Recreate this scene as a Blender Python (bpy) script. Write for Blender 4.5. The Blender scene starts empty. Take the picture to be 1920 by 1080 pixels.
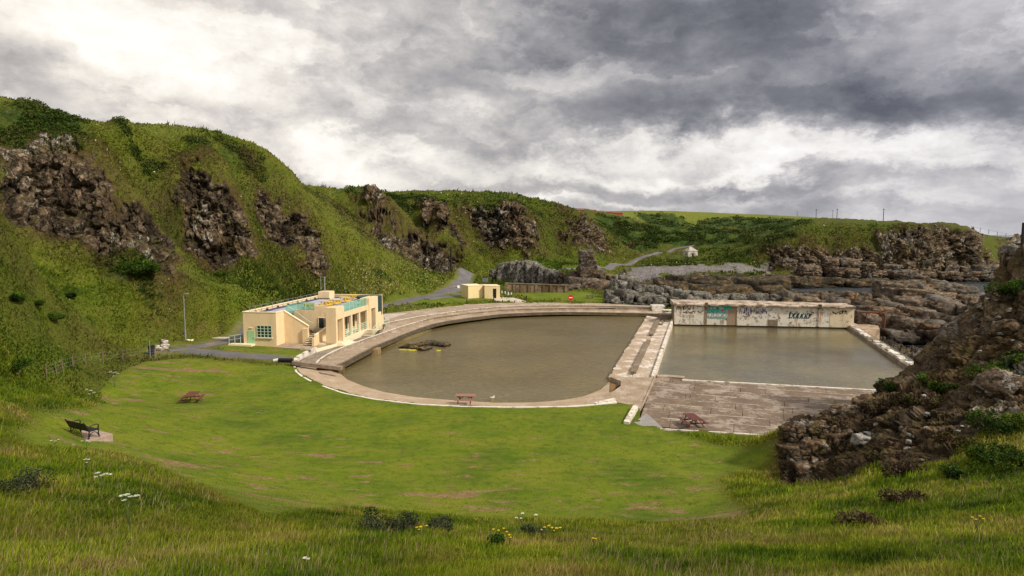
import bpy, bmesh, math, random
import numpy as np
from mathutils import Vector, Matrix, Euler

random.seed(7)
RNG = np.random.default_rng(11)
scene = bpy.context.scene
COL = scene.collection

# ------------------------------------------------------------------ camera
H = 15.0                       # eye height above the pool deck
FPX, CU, CV = 1150.0, 960.0, 540.0
PITCH = math.atan2(100.0, FPX)
_c, _s = math.cos(PITCH), math.sin(PITCH)
cam_d = bpy.data.cameras.new('camera')
cam = bpy.data.objects.new('camera', cam_d)
COL.objects.link(cam)
cam.location = (0, 0, H)
cam.rotation_euler = (math.pi / 2 - PITCH, 0, 0)
cam_d.sensor_width = 36.0
cam_d.lens = 36.0 * FPX / 1920.0
cam_d.clip_start = 0.2
cam_d.clip_end = 60000
scene.camera = cam
scene.view_settings.view_transform = 'Standard'
scene.view_settings.look = 'None'
scene.view_settings.exposure = 0
scene.render.engine = 'CYCLES'
scene.cycles.max_bounces = 5
scene.cycles.diffuse_bounces = 2
scene.cycles.glossy_bounces = 3
scene.cycles.use_denoising = True

def ray(u, v):
    xr = (u - CU) / FPX
    yr = -(v - CV) / FPX
    return np.array((xr, _c + yr * _s, -_s + yr * _c))

def G(u, v, z):
    """world point of a bearing that meets the level z"""
    d = ray(u, v)
    t = (z - H) / d[2]
    return np.array((d[0] * t, d[1] * t, z))

def D(u, v, Y):
    """world point of a bearing at northing Y"""
    d = ray(u, v)
    t = Y / d[1]
    return np.array((d[0] * t, Y, H + d[2] * t))

# ------------------------------------------------------------------ noise (numpy)
def _hash(ix, iy, iz, seed):
    h = (ix.astype(np.int64) * 374761393 + iy.astype(np.int64) * 668265263 + iz.astype(np.int64) * 2147483647 + seed * 974634777) & 0xFFFFFFFF
    h = ((h ^ (h >> 13)) * 1274126177) & 0xFFFFFFFF
    h = ((h ^ (h >> 16)) * 2246822519) & 0xFFFFFFFF
    h = h ^ (h >> 15)
    return (h & 0xFFFFFF) / float(0x1000000)

def vnoise(p, seed=0):
    i = np.floor(p).astype(np.int64)
    f = p - i
    f = f * f * f * (f * (f * 6 - 15) + 10)
    r = np.zeros(len(p))
    for dx in (0, 1):
        wx = f[:, 0] if dx else 1 - f[:, 0]
        for dy in (0, 1):
            wy = f[:, 1] if dy else 1 - f[:, 1]
            for dz in (0, 1):
                wz = f[:, 2] if dz else 1 - f[:, 2]
                r += wx * wy * wz * _hash(i[:, 0] + dx, i[:, 1] + dy, i[:, 2] + dz, seed)
    return r * 2 - 1

def fbm(p, octv=4, seed=0, gain=0.5):
    a, r, t = 1.0, 0.0, 0.0
    for o in range(octv):
        r = r + a * vnoise(p * (2.03 ** o) + o * 17.3, seed + o)
        t += a
        a *= gain
    return r / t

def worley(p, seed=0, jit=0.9):
    i = np.floor(p).astype(np.int64)
    f1 = np.full(len(p), 9.0); f2 = np.full(len(p), 9.0); cid = np.zeros(len(p))
    for dx in (-1, 0, 1):
        for dy in (-1, 0, 1):
            for dz in (-1, 0, 1):
                cx, cy, cz = i[:, 0] + dx, i[:, 1] + dy, i[:, 2] + dz
                qx = cx + 0.5 + jit * (_hash(cx, cy, cz, seed + 1) - 0.5)
                qy = cy + 0.5 + jit * (_hash(cx, cy, cz, seed + 2) - 0.5)
                qz = cz + 0.5 + jit * (_hash(cx, cy, cz, seed + 3) - 0.5)
                d = np.sqrt((p[:, 0] - qx) ** 2 + (p[:, 1] - qy) ** 2 + (p[:, 2] - qz) ** 2)
                near = d < f1
                f2 = np.where(near, f1, np.minimum(f2, d))
                cid = np.where(near, _hash(cx, cy, cz, seed + 7), cid)
                f1 = np.where(near, d, f1)
    return f1, f2, cid

def sstep(a, b, x):
    t = np.clip((x - a) / (b - a), 0, 1)
    return t * t * (3 - 2 * t)

def inpoly(X, Y, poly):
    ins = np.zeros(X.shape, bool)
    n = len(poly)
    for k in range(n):
        x1, y1 = poly[k][0], poly[k][1]
        x2, y2 = poly[(k + 1) % n][0], poly[(k + 1) % n][1]
        if y1 == y2:
            continue
        c = ((y1 > Y) != (y2 > Y)) & (X < (x2 - x1) * (Y - y1) / (y2 - y1) + x1)
        ins ^= c
    return ins

def polydist(X, Y, pts, closed=True):
    d = np.full(X.shape, 1e9)
    n = len(pts)
    for k in range(n if closed else n - 1):
        ax, ay = pts[k][0], pts[k][1]
        bx, by = pts[(k + 1) % n][0], pts[(k + 1) % n][1]
        vx, vy = bx - ax, by - ay
        L = vx * vx + vy * vy + 1e-9
        t = np.clip(((X - ax) * vx + (Y - ay) * vy) / L, 0, 1)
        d = np.minimum(d, np.hypot(X - ax - t * vx, Y - ay - t * vy))
    return d

def softpoly(X, Y, poly, w):
    """1 inside, 0 outside, soft over +-w"""
    d = polydist(X, Y, poly)
    sd = np.where(inpoly(X, Y, poly), d, -d)
    return sstep(-w, w, sd)

# ------------------------------------------------------------------ terrain control points
CP = []
def gz(u, v, z): CP.append(G(u, v, z))
def gy(u, v, Y): CP.append(D(u, v, Y))
def gx(u, Y, z): CP.append(np.array(((u - CU) / FPX * Y, Y, z)))
# lawn bowl round the pool
for u, v, z in [(548,684,.6),(564,703,.45),(602,723,.25),(700,748,.08),(872,762,0),(1060,762,0),(1190,758,0),(1178,797,.2),(1240,805,.2),(1360,812,.2),(1478,820,.2),
                (900,850,.5),(600,850,.8),(750,800,.2),(1200,880,.7),(1400,860,.6),(1050,830,.4),(700,950,1.9),(850,962,1.7),(1000,967,1.6),(1150,970,1.6),(1300,960,1.5),(1380,900,1.1),
                (400,760,.7),(200,760,1.7),(250,700,1.2),(300,675,1.0),(430,690,.7),(480,800,.8),(400,850,1.4),(500,920,2.2),(300,820,2.2),
                (150,822,3.8),(220,830,3.2),(100,800,4.3),(0,780,5.6),(80,740,3.6),(88,709,3.2),(137,692,2.4),(194,681,1.8),(262,669,1.2),(20,730,4.4),
                # foot of the hill, left
                (0,700,4.9),(100,660,4.0),(200,640,2.6),(300,640,1.6),(347,638,1.0),(400,636,.85),(445,628,.8),(0,640,6.7),(100,610,5.8),(200,600,4.4),(300,600,2.9),
                (440,575,4.2),(380,590,3.4),(530,556,3.4),(620,543,3.4),(520,681,.6),(400,665,.8),
                # around the building and road
                (519,652,.65),(470,645,.7),(560,662,.65),(720,572,1.0),(760,562,1.1),(800,555,1.25),(850,540,1.6),(890,514,2.9),(820,572,1.0),(760,583,1.05),(900,560,1.1),(950,560,1.05),
                (1000,561,1.0),(1100,563,.95),(1135,556,.9),(1000,545,1.1),(1100,545,.95),(930,530,1.6),(990,526,.9),(1060,532,.4),(1200,560,.4),(1260,575,.2),
                (700,555,1.6),(760,540,2.4)]:
    gz(u, v, z)
# pool floor level and what lies beyond the pools
for u, v, z in [(900,660,-.6),(1050,680,-.6),(1150,640,-.6),(900,610,-.4),(750,700,-.6),(1400,640,-.6),(1550,650,-.6),(1350,690,-.6),(1300,760,-.2),(1450,780,-.1)]:
    gz(u, v, z)
for u, v, z in [(1300,545,-1.6),(1450,552,-3),(1600,560,-2.4),(1720,600,-2.4),(1700,640,-2.3),(1800,600,-2.6),(1850,560,-3.4),(1600,535,-3.2),(1750,545,-3.2),(1300,528,-1.2),(1400,533,-2.6),
                (1200,528,-.8),(1900,560,-3.4),(2050,560,-3.4),(1850,545,-4.2),(1540,543,-5),(1640,545,-5),(1470,546,-4.6),(1600,550,-5),(1560,536,-4.8),(1480,538,-4.4),(1420,542,-3.6)]:
    gz(u, v, z)
# left hill crest
for u, v, Y in [(-200,190,96),(0,198,102),(60,200,108),(130,229,112),(200,245,116),(250,241,113),(310,261,118),(330,268,120),(352,256,122),(420,272,128),(480,296,132),(520,328,138),(556,346,142),
                # near bank at the left edge
                (-60,410,50),(0,432,55),(60,482,60),(110,545,66),(-60,470,44),(20,560,50),
                # first rock face
                (0,285,95),(130,268,101),(0,360,89),(100,360,94),(200,385,95),(280,410,96),(20,440,82),(120,450,86),(200,500,87),(280,500,89),(340,522,92),(150,540,80),(250,545,83),
                (150,258,104),(200,330,101),(255,400,99),(310,470,96),
                (270,300,112),(300,400,106),(332,460,101),(365,512,98),
                # second face
                (372,300,116),(400,300,118),(440,380,115),(478,460,112),(350,380,109),(400,440,108),(400,492,104),(440,494,106),(482,478,110),(420,530,98),
                (470,372,124),(500,440,120),(530,490,119),
                # third face
                (500,345,132),(550,420,130),(580,470,127),(602,528,124),(560,362,142),(605,440,134),(618,505,127),
                (640,400,168),(600,378,162),(640,480,140),(700,440,168),(700,500,140),(760,520,146),(820,532,152),(660,530,136),(730,470,160),
                # second group of hills
                (560,346,205),(640,355,210),(690,358,211),(720,371,215),(790,369,221),(850,384,224),(930,383,229),(1000,393,240),(1045,395,250),(1080,400,258),
                (850,494,176),(780,464,179),(720,430,182),(690,400,196),(800,440,201),(790,384,215),(850,440,204),(885,470,197),(900,430,216),
                (960,398,226),(960,440,218),(985,470,212),(1050,412,244),(1100,440,246),(1132,477,246),(1040,470,222),(900,492,206),(1000,492,203),(1100,492,212),(860,508,190),
                (1200,468,292),(1150,482,256),(1130,500,228),(1160,440,288),
                # valley and plateau
                (1150,404,330),(1250,397,400),(1350,399,420),(1500,406,380),(1600,412,330),(1700,418,290),(1790,421,268),(1650,416,285),(1750,420,272),(1550,410,310),(1650,421,370),(1750,428,340),(1550,414,460),(1800,432,320),(1818,430,262),(1900,448,330),
                (1200,432,320),(1300,440,318),(1400,440,306),(1290,420,370),(1294,480,268),(1390,466,272),(1280,467,290),(1220,480,258),(1350,484,262),
                # headland
                (1440,494,246),(1520,505,242),(1600,513,241),(1700,518,241),(1800,520,243),(1875,520,246),(1440,450,262),(1470,440,254),(1550,426,258),(1640,430,251),(1700,429,250),(1745,429,250),(1795,427,253),
                (1560,470,247),(1700,470,245.5),(1760,470,245.5),(1800,470,247),(1860,492,252),(1650,423,258),(1700,423,257),(1745,424,257),(1795,425,260),(1600,420,264),(1680,420,270),(1850,466,290),(1900,462,300),(1880,505,268),(1920,480,290),
                # beach
                (1200,505,232),(1150,508,226),(1300,503,236),(1400,503,238),(1250,515,214),(1120,512,205)]:
    gy(u, v, Y)
# far land and the sea bed
for u, Y, z in [(-400,130,36),(200,300,28),(800,500,26),(1300,1500,22),(300,1500,28),(800,3500,18),(1900,800,-12),(1700,900,8),(2300,900,-14),(1900,3500,-30),(1500,3500,0),(2300,400,-12),(2300,250,-6),
                (-400,400,30),(-400,2000,30),(0,220,32),(350,220,30),(500,240,26),(2200,150,-4),(1960,200,-5),(1800,200,-4.4),(1700,160,-3.6)]:
    gx(u, Y, z)
# the crag at the right
for u, v, Y in [(1482,884,36),(1440,880,36.5),(1496,800,37.2),(1540,797,38),(1600,764,39),(1690,712,41),(1762,650,44),(1800,592,45.5),(1850,570,46.5),(1895,480,48),(1940,462,48),
                (1560,915,30),(1700,900,26.5),(1800,930,22),(1920,930,20),(1900,1000,15.5),(1850,800,29.5),(1900,650,37),(1700,800,33),(1600,850,34.5),(1760,720,39),(2100,480,42),(2100,800,26),
                # the near slope
                (-100,1080,8.5),(0,1080,9),(500,1080,10),(960,1080,11),(1400,1080,11),(1920,1080,10),(0,930,15),(500,965,18.5),(0,850,23),(250,885,19.5),(1600,1000,17),(1420,985,21.5),(720,990,18.5),(1000,1003,18),(1250,1000,19),
                (1450,940,27)]:
    gy(u, v, Y)
for u, Y, z in [(1750,60,-2.2),(1850,64,-2.2),(1920,74,-2.4),(2100,70,0),(1620,52,-.6),(1560,46,0),(1700,51,-1.8),(1800,55,-1.0),(1800,90,-2.6),(1950,110,-3)]:
    gx(u, Y, z)
for x, y, z in [(0,0,13.2),(-15,0,13.4),(15,0,13.2),(0,5,11.4),(-6,5,11.4),(6,5,11.3),(0,-12,16),(-40,0,20),(40,0,15),(40,12,11.5),(-40,25,12)]:
    CP.append(np.array((x, y, z)))
for p in [(410,642,.8),(440,637,.75),(463,629,.7),(505,612,.7),(560,598,.75),(600,591,.78),(640,585,.8),(700,577,.9),(740,570,.95),(790,558,1.15),(835,547,1.5),(858,537,1.9),(870,527,2.4)]:
    gz(*p)
CP = np.array(CP)

def _feat(x, y):
    yy = np.maximum(y, 0.0) + 6.0
    r = np.sqrt(x * x + yy * yy)
    return np.stack((np.arctan2(x, yy), np.log(r)), -1)

_F = _feat(CP[:, 0], CP[:, 1])
_C2 = 0.024 ** 2
def _kern(a, b):
    return np.sqrt(((a[:, None, :] - b[None, :, :]) ** 2).sum(-1) + _C2)
_n = len(CP)
_A = np.zeros((_n + 3, _n + 3))
_A[:_n, :_n] = _kern(_F, _F) - np.eye(_n) * 0.0012
_A[:_n, _n:] = np.c_[np.ones(_n), _F]
_A[_n:, :_n] = _A[:_n, _n:].T
_W = np.linalg.solve(_A, np.r_[CP[:, 2], 0, 0, 0])

def base_z(x, y):
    x = np.atleast_1d(np.asarray(x, float)).ravel(); y = np.atleast_1d(np.asarray(y, float)).ravel()
    out = np.empty(len(x))
    for k in range(0, len(x), 40000):
        f = _feat(x[k:k + 40000], y[k:k + 40000])
        d = (f[:, 0:1] - _F[None, :, 0]) ** 2
        d += (f[:, 1:2] - _F[None, :, 1]) ** 2
        d += _C2
        np.sqrt(d, out=d)
        out[k:k + 40000] = d @ _W[:_n] + _W[_n] + f @ _W[_n + 1:]
    return out

_T = np.exp(np.linspace(math.log(7.0), math.log(900.0), 700))
def hit(pts, lo=0.0):
    """where the bearings meet the land; lo = start distance"""
    out = []
    for uv in pts:
        d = ray(uv[0], uv[1])
        T = _T[_T > lo] if lo else _T
        zr = H + d[2] * T
        zt = base_z(d[0] * T, d[1] * T)
        below = np.nonzero(zr < zt)[0]
        k = below[0] if len(below) else len(T) - 1
        if k == 0:
            t = T[0]
        else:
            a = zr[k - 1] - zt[k - 1]; b = zt[k] - zr[k]
            t = T[k - 1] + (T[k] - T[k - 1]) * a / max(a + b, 1e-6)
        out.append((d[0] * t, d[1] * t, H + d[2] * t))
    return np.array(out)
# ------------------------------------------------------------------ node helpers
class NT:
    def __init__(self, name):
        self.m = bpy.data.materials.new(name)
        self.m.use_nodes = True
        self.t = self.m.node_tree
        self.t.nodes.clear()
        self.out = self.t.nodes.new('ShaderNodeOutputMaterial')
    def n(self, typ, **kw):
        nd = self.t.nodes.new(typ)
        for k, v in kw.items():
            setattr(nd, k, v)
        return nd
    def link(self, a, b):
        self.t.links.new(a, b)
    def put(self, sock, v):
        if hasattr(v, 'links') or isinstance(v, bpy.types.NodeSocket):
            self.link(v, sock)
        else:
            sock.default_value = v
    def pos(self):
        return self.n('ShaderNodeNewGeometry').outputs['Position']
    def objco(self):
        return self.n('ShaderNodeTexCoord').outputs['Object']
    def mapv(self, vec, scale=(1, 1, 1), rot=(0, 0, 0), loc=(0, 0, 0)):
        m = self.n('ShaderNodeMapping')
        self.link(vec, m.inputs['Vector'])
        m.inputs['Scale'].default_value = scale
        m.inputs['Rotation'].default_value = rot
        m.inputs['Location'].default_value = loc
        return m.outputs[0]
    def noise(self, vec, scale, detail=4, rough=.55, dist=0):
        nd = self.n('ShaderNodeTexNoise')
        self.link(vec, nd.inputs['Vector'])
        nd.inputs['Scale'].default_value = scale
        nd.inputs['Detail'].default_value = detail
        nd.inputs['Roughness'].default_value = rough
        nd.inputs['Distortion'].default_value = dist
        return nd.outputs['Fac']
    def voro(self, vec, scale, feature='F1', out='Distance', rnd=1.0):
        nd = self.n('ShaderNodeTexVoronoi')
        nd.feature = feature
        self.link(vec, nd.inputs['Vector'])
        nd.inputs['Scale'].default_value = scale
        nd.inputs['Randomness'].default_value = rnd
        return nd.outputs[out]
    def ramp(self, fac, stops, interp='LINEAR'):
        nd = self.n('ShaderNodeValToRGB')
        nd.color_ramp.interpolation = interp
        el = nd.color_ramp.elements
        while len(el) > 1:
            el.remove(el[-1])
        for i, (p, c) in enumerate(stops):
            e = el[0] if i == 0 else el.new(p)
            e.position = p
            if not hasattr(c, '__len__'):
                c = (c, c, c)
            e.color = (c[0], c[1], c[2], 1)
        self.put(nd.inputs['Fac'], fac)
        return nd.outputs['Color']
    def mix(self, fac, a, b, mode='MIX'):
        nd = self.n('ShaderNodeMix', data_type='RGBA', blend_type=mode)
        self.put(nd.inputs[0], fac)
        for s, v in ((nd.inputs[6], a), (nd.inputs[7], b)):
            if isinstance(v, (tuple, list)) and len(v) == 3:
                v = (*v, 1)
            self.put(s, v)
        return nd.outputs[2]
    def math(self, op, a, b=0.0, clamp=False):
        nd = self.n('ShaderNodeMath', operation=op, use_clamp=clamp)
        self.put(nd.inputs[0], a)
        self.put(nd.inputs[1], b)
        return nd.outputs[0]
    def attr(self, name):
        a = self.n('ShaderNodeAttribute')
        a.attribute_name = name
        return a
    def sep(self, col):
        s = self.n('ShaderNodeSeparateColor')
        self.link(col, s.inputs[0])
        return s.outputs
    def bump(self, h, strength=.5, dist=.1, normal=None):
        b = self.n('ShaderNodeBump')
        b.inputs['Strength'].default_value = strength
        b.inputs['Distance'].default_value = dist
        self.put(b.inputs['Height'], h)
        if normal is not None:
            self.link(normal, b.inputs['Normal'])
        return b.outputs[0]
    def bsdf(self, col, rough=.8, normal=None, spec=.3, metal=0):
        b = self.n('ShaderNodeBsdfPrincipled')
        if isinstance(col, tuple) and len(col) == 3:
            col = (*col, 1)
        self.put(b.inputs['Base Color'], col)
        self.put(b.inputs['Roughness'], rough)
        b.inputs['Specular IOR Level'].default_value = spec
        b.inputs['Metallic'].default_value = metal
        if normal is not None:
            self.link(normal, b.inputs['Normal'])
        self.link(b.outputs[0], self.out.inputs[0])
        return b

def tag(o, label=None, cat=None, group=None, kind=None):
    if label: o['label'] = label
    if cat: o['category'] = cat
    if group: o['group'] = group
    if kind: o['kind'] = kind
    return o

def mesh_np(name, verts, quads=None, tris=None, mat=None, parent=None, smooth=False):
    """fast mesh from arrays"""
    me = bpy.data.meshes.new(name)
    verts = np.asarray(verts, np.float32)
    nq = 0 if quads is None else len(quads)
    nt = 0 if tris is None else len(tris)
    me.vertices.add(len(verts))
    me.vertices.foreach_set('co', verts.ravel())
    loops = []
    if nq: loops.append(np.asarray(quads, np.int32).ravel())
    if nt: loops.append(np.asarray(tris, np.int32).ravel())
    loops = np.concatenate(loops)
    me.loops.add(len(loops))
    me.loops.foreach_set('vertex_index', loops)
    me.polygons.add(nq + nt)
    st = np.r_[np.arange(nq) * 4, nq * 4 + np.arange(nt) * 3].astype(np.int32)
    me.polygons.foreach_set('loop_start', st)
    me.update(calc_edges=True)
    if smooth:
        me.polygons.foreach_set('use_smooth', np.ones(nq + nt, bool))
    if mat: me.materials.append(mat)
    o = bpy.data.objects.new(name, me)
    COL.objects.link(o)
    if parent is not None: o.parent = parent
    return o

def vattr(o, name, rgba):
    a = o.data.attributes.new(name, 'FLOAT_COLOR', 'POINT')
    a.data.foreach_set('color', np.ascontiguousarray(rgba, np.float32).ravel())

# ------------------------------------------------------------------ ground areas, traced on the land
def area(pts, lo=0.0): return hit(pts, lo)[:, :2]

P_LAWN = area([(322,672),(268,679),(220,702),(190,735),(176,765),(120,770),(70,782),(30,815),(60,838),(150,842),(220,852),(290,872),(350,897),(430,930),(500,962),(560,955),(640,950),(720,958),(900,972),(1100,975),(1385,968),
               (1390,955),(1352,905),(1372,880),(1440,868),(1480,860),(1482,822),(1240,803),(1178,797),(1195,765),(1190,757),(1060,761),(872,761),(780,756),(700,746),(640,734),(600,721),(562,703),(548,687),(440,682),(380,674)])
P_LAWN2 = np.array([G(u, v, .8)[:2] for u, v in [(700,590),(724,581),(800,575),(868,570),(925,565),(926,561),(905,560),(866,558),(820,562),(770,568),(720,574)]])
P_LAWN3 = np.array([G(u, v, .5)[:2] for u, v in [(408,655),(440,646),(520,650),(572,657),(590,662),(560,672),(525,672),(470,668),(420,661)]])
P_LAWN4 = np.array([G(u, v, .7)[:2] for u, v in [(955,548),(1068,549),(1133,555),(1133,568),(1010,566),(975,557)]])
ROCKS = [area(p, lo) for p, lo in [
    ([(0,300),(60,275),(128,262),(150,290),(185,350),(225,420),(275,425),(318,468),(343,515),(330,527),(282,500),(250,470),(200,492),(160,450),(100,440),(40,430),(0,420)], 76),
    ([(332,330),(370,315),(408,350),(436,390),(462,430),(478,470),(440,494),(400,492),(360,462),(340,400)], 76),
    ([(482,385),(520,372),(558,412),(598,458),(616,500),(606,530),(580,520),(562,470),(530,452),(490,432)], 76),
    ([(690,425),(740,430),(790,450),(830,470),(861,492),(850,507),(812,500),(760,482),(720,462)], 150),
    ([(664,368),(700,372),(722,400),(745,425),(700,405)], 150),
    ([(775,385),(800,380),(830,410),(858,440),(885,470),(865,470),(830,440),(800,415)], 150),
    ([(862,388),(930,384),(980,402),(1002,440),(1006,472),(980,477),(958,458),(930,458),(900,422)], 150),
    ([(1058,422),(1092,418),(1122,446),(1140,470),(1120,472),(1090,458),(1050,440)], 150),
    ([(1436,470),(1480,448),(1540,462),(1600,463),(1632,440),(1650,428),(1720,428),(1790,424),(1818,432),(1832,470),(1872,495),(1880,528),(1800,527),(1700,524),(1600,518),(1500,511),(1440,500)], 200),
    ([(1466,895),(1476,795),(1560,752),(1690,680),(1790,590),(1845,560),(1880,470),(1960,440),(1990,760),(1850,800),(1800,850),(1720,882),(1620,885),(1540,908)], 20)]]
ROCK_SOFT = [2.6, 2.2, 2.0, 3, 3, 3, 4, 2, 5, 1.6]
HEATHS = [area(p, lo) for p, lo in [
    ([(-60,270),(0,262),(140,258),(200,300),(262,370),(310,440),(358,530),(330,550),(230,520),(150,470),(60,450),(-60,440)], 76),
    ([(285,330),(345,300),(400,305),(450,370),(486,440),(496,492),(400,508),(340,480),(300,420)], 76),
    ([(462,320),(520,345),(570,395),(612,450),(624,520),(590,525),(520,465),(475,410)], 76),
    ([(600,372),(680,372),(780,430),(868,486),(850,508),(760,490),(680,440)], 150),
    ([(755,372),(830,384),(900,470),(868,476),(800,430)], 150),
    ([(850,384),(950,386),(1012,405),(1018,482),(930,470),(880,430)], 150),
    ([(1035,402),(1095,410),(1148,466),(1110,470),(1040,446)], 150),
    ([(1430,455),(1500,440),(1640,440),(1800,426),(1840,470),(1885,520),(1600,520),(1430,500)], 220)]]
SCRUB = [area(p, lo) for p, lo in [
    ([(-80,200),(0,199),(60,201),(130,228),(170,245),(140,268),(100,262),(40,268),(0,262),(-80,260)], 70),
    ([(232,240),(262,237),(318,258),(330,292),(290,296),(250,275)], 70),
    ([(332,254),(380,257),(430,272),(478,292),(486,318),(440,300),(380,278)], 70),
    ([(640,351),(690,353),(718,366),(790,367),(850,380),(800,384),(700,370),(650,362)], 150),
    ([(860,381),(930,379),(1000,390),(990,400),(900,392)], 150),
    ([(1120,402),(1190,412),(1240,455),(1215,466),(1170,452),(1128,424)], 200),
    ([(1192,401),(1250,402),(1300,418),(1350,408),(1440,408),(1520,420),(1460,436),(1420,452),(1330,462),(1268,458),(1222,440)], 200),
    ([(200,500),(280,490),(300,520),(260,530),(210,525)], 60),
    ([(1400,448),(1460,436),(1500,440),(1440,462)], 200)]]
FIELD = np.array([D(u, v, Y)[:2] for u, v, Y in [(1138,403,340),(1280,404,345),(1440,407,345),(1600,412,345),(1600,412,700),(1138,403,700)]])
PEBBLE = area([(1122,528),(1140,518),(1185,504),(1300,496),(1445,494),(1450,511),(1330,510),(1250,517),(1215,532),(1160,538),(1130,534)], 120)
PEBBLE2 = np.array([G(u, v, .9)[:2] for u, v in [(925,526),(1000,520),(1060,526),(1066,537),(960,538)]])
COVE = np.array([(64,100),(80,96),(76,76),(62,64),(56,62),(50,62)])
# the pool complex: the land is cut away under it
P_CUT = np.array([tuple(G(u, v, z)[:2]) for u, v, z in [(553,686,.6),(566,701,.45),(604,720.5,.25),(702,745.5,.08),(780,755,0),(872,760,0),(1060,760,0),(1157,751,0),(1188,757,0),(1200,763,0),(1202,792,.2),(1242,802,.2),(1470,817,.2)]]
                  + [(22.5,49.5),(36,49.5),(47,63),(62,108),(46,115),(26,119),(14,127)]
                  + [tuple(G(u, v, z)[:2]) for u, v, z in [(1140,571.5,1),(1098,569.5,1),(1000,568.5,1),(981,568.5,1),(925,568.5,1),(877,572,1),(820,577.5,1),(762,585,1),(722,596,1),(716,612,.6),(690,624,.6),(657,638,.6),(632,648,.6),(592,660,.6),(570,672,.6)]])

ROADS = []
def road_line(pts): return np.array([G(u, v, z)[:3] for u, v, z in pts])
ROAD_A = [(316,655,1.1),(360,652,.9),(410,642,.8),(440,637,.75),(463,629,.7),(505,612,.7),(560,598,.75),(640,585,.8),(700,577,.9),(740,570,.95),(790,558,1.15),(835,547,1.5),(858,537,1.9),(870,527,2.4),(878,518,2.8),(882,514.5,3.0)]
ROAD_W = [1.2,3.0,3.6,4.0,4.0,4,4,4,4,4.4,4.4,4.4,4.2,4.0,4.0,4.0]
ROAD_B = [(355,656,.9),(400,663,.7),(450,671,.5),(500,675,.35),(548,682,.2)]
ROAD_C = [(800,562,1.0),(850,557,.9),(885,552,.9),(930,551,.9),(960,556,.85)]
ROAD_D = [(1062,508,2.2),(1085,507,2.3),(1115,503,2.5),(1150,497,2.9),(1190,489,4.0),(1225,478,5.6),(1260,468,7.6),(1290,463,8.8),(1310,460,9.6)]
def polyline_world(pts): return np.array([G(u, v, z) for u, v, z in pts]) if len(pts[0]) == 3 and isinstance(pts[0], tuple) else np.asarray(pts)

ROAD_D = hit([(u, v) for u, v, z in ROAD_D], 200)
PATHS = [(polyline_world(ROAD_A), 2.8), (polyline_world(ROAD_B), 2.2), (polyline_world(ROAD_C), 2.0), (polyline_world(ROAD_D), 2.0)]

def masks(x, y, z):
    P = np.stack((x, y, z), -1)
    w1 = fbm(P * .35, 3, 5); w2 = fbm(P * .35 + 31, 3, 6)
    far = np.clip(y / 100, .25, 3)
    xx = x + w1 * 2.2 * far; yy = y + w2 * 2.2 * far
    m = {}
    lawn = np.zeros(len(x))
    for p, w in ((P_LAWN, .9), (P_LAWN2, .5), (P_LAWN3, .4), (P_LAWN4, .6)):
        lawn = np.maximum(lawn, softpoly(x + w1 * .5, y + w2 * .5, p, w))
    m['lawn'] = lawn
    rk = np.zeros(len(x))
    near = z > -30
    for p, w in zip(ROCKS, ROCK_SOFT):
        bb = (x > p[:, 0].min() - 14) & (x < p[:, 0].max() + 14) & (y > p[:, 1].min() - 14) & (y < p[:, 1].max() + 14)
        if bb.any():
            rk[bb] = np.maximum(rk[bb], softpoly(xx[bb], yy[bb], p, w))
    hd = (x > 90) & (y > 225) & (y < 300)
    zt = np.where(x < 148, 10.2, 17.0) + w1 * 3.0
    rk = np.where(hd, rk * sstep(zt + 1.2, zt - 1.2, z), rk)
    m['rock'] = rk
    ht = np.zeros(len(x))
    for p in HEATHS:
        bb = (x > p[:, 0].min() - 26) & (x < p[:, 0].max() + 26) & (y > p[:, 1].min() - 26) & (y < p[:, 1].max() + 26)
        if bb.any():
            sd = polydist(xx[bb], yy[bb], p); sd = np.where(inpoly(xx[bb], yy[bb], p), sd, -sd)
            ht[bb] = np.maximum(ht[bb], sstep(-6, 3.0, sd))
    m['heath'] = np.clip(ht * (.75 + .9 * w1), 0, 1)
    sc = np.zeros(len(x))
    for p in SCRUB:
        bb = (x > p[:, 0].min() - 20) & (x < p[:, 0].max() + 20) & (y > p[:, 1].min() - 20) & (y < p[:, 1].max() + 20)
        if bb.any():
            sc[bb] = np.maximum(sc[bb], softpoly(xx[bb], yy[bb], p, 3.0))
    m['scrub'] = sc * (fbm(P * .12 + 9, 3, 44) > -.25)
    m['field'] = softpoly(x, y, FIELD, 12.0)
    sh = sstep(.1, -.9, z + w1 * .5) * sstep(104, 122, y + w2 * 6) * sstep(6, 20, x)
    sh = np.maximum(sh, sstep(-.2, -1.2, z) * (x > 44) * (y > 52))
    m['shore'] = sh
    pb = softpoly(xx, yy, PEBBLE, 2.5)
    pb = np.maximum(pb, softpoly(x + w1, y + w2, PEBBLE2, 1.0))
    pb = np.maximum(pb, softpoly(x + w1 * 3, y + w2 * 3, COVE, 2.0) * 1.0)
    m['pebble'] = pb
    rd = np.zeros(len(x))
    for pl, w in PATHS:
        bb = (x > pl[:, 0].min() - 12) & (x < pl[:, 0].max() + 12) & (y > pl[:, 1].min() - 12) & (y < pl[:, 1].max() + 12)
        if bb.any():
            rd[bb] = np.maximum(rd[bb], sstep(w + .8, w - .8, polydist(x[bb], y[bb], pl, False)))
    m['road'] = rd
    m['cut'] = inpoly(x, y, P_CUT)
    return m

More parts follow.
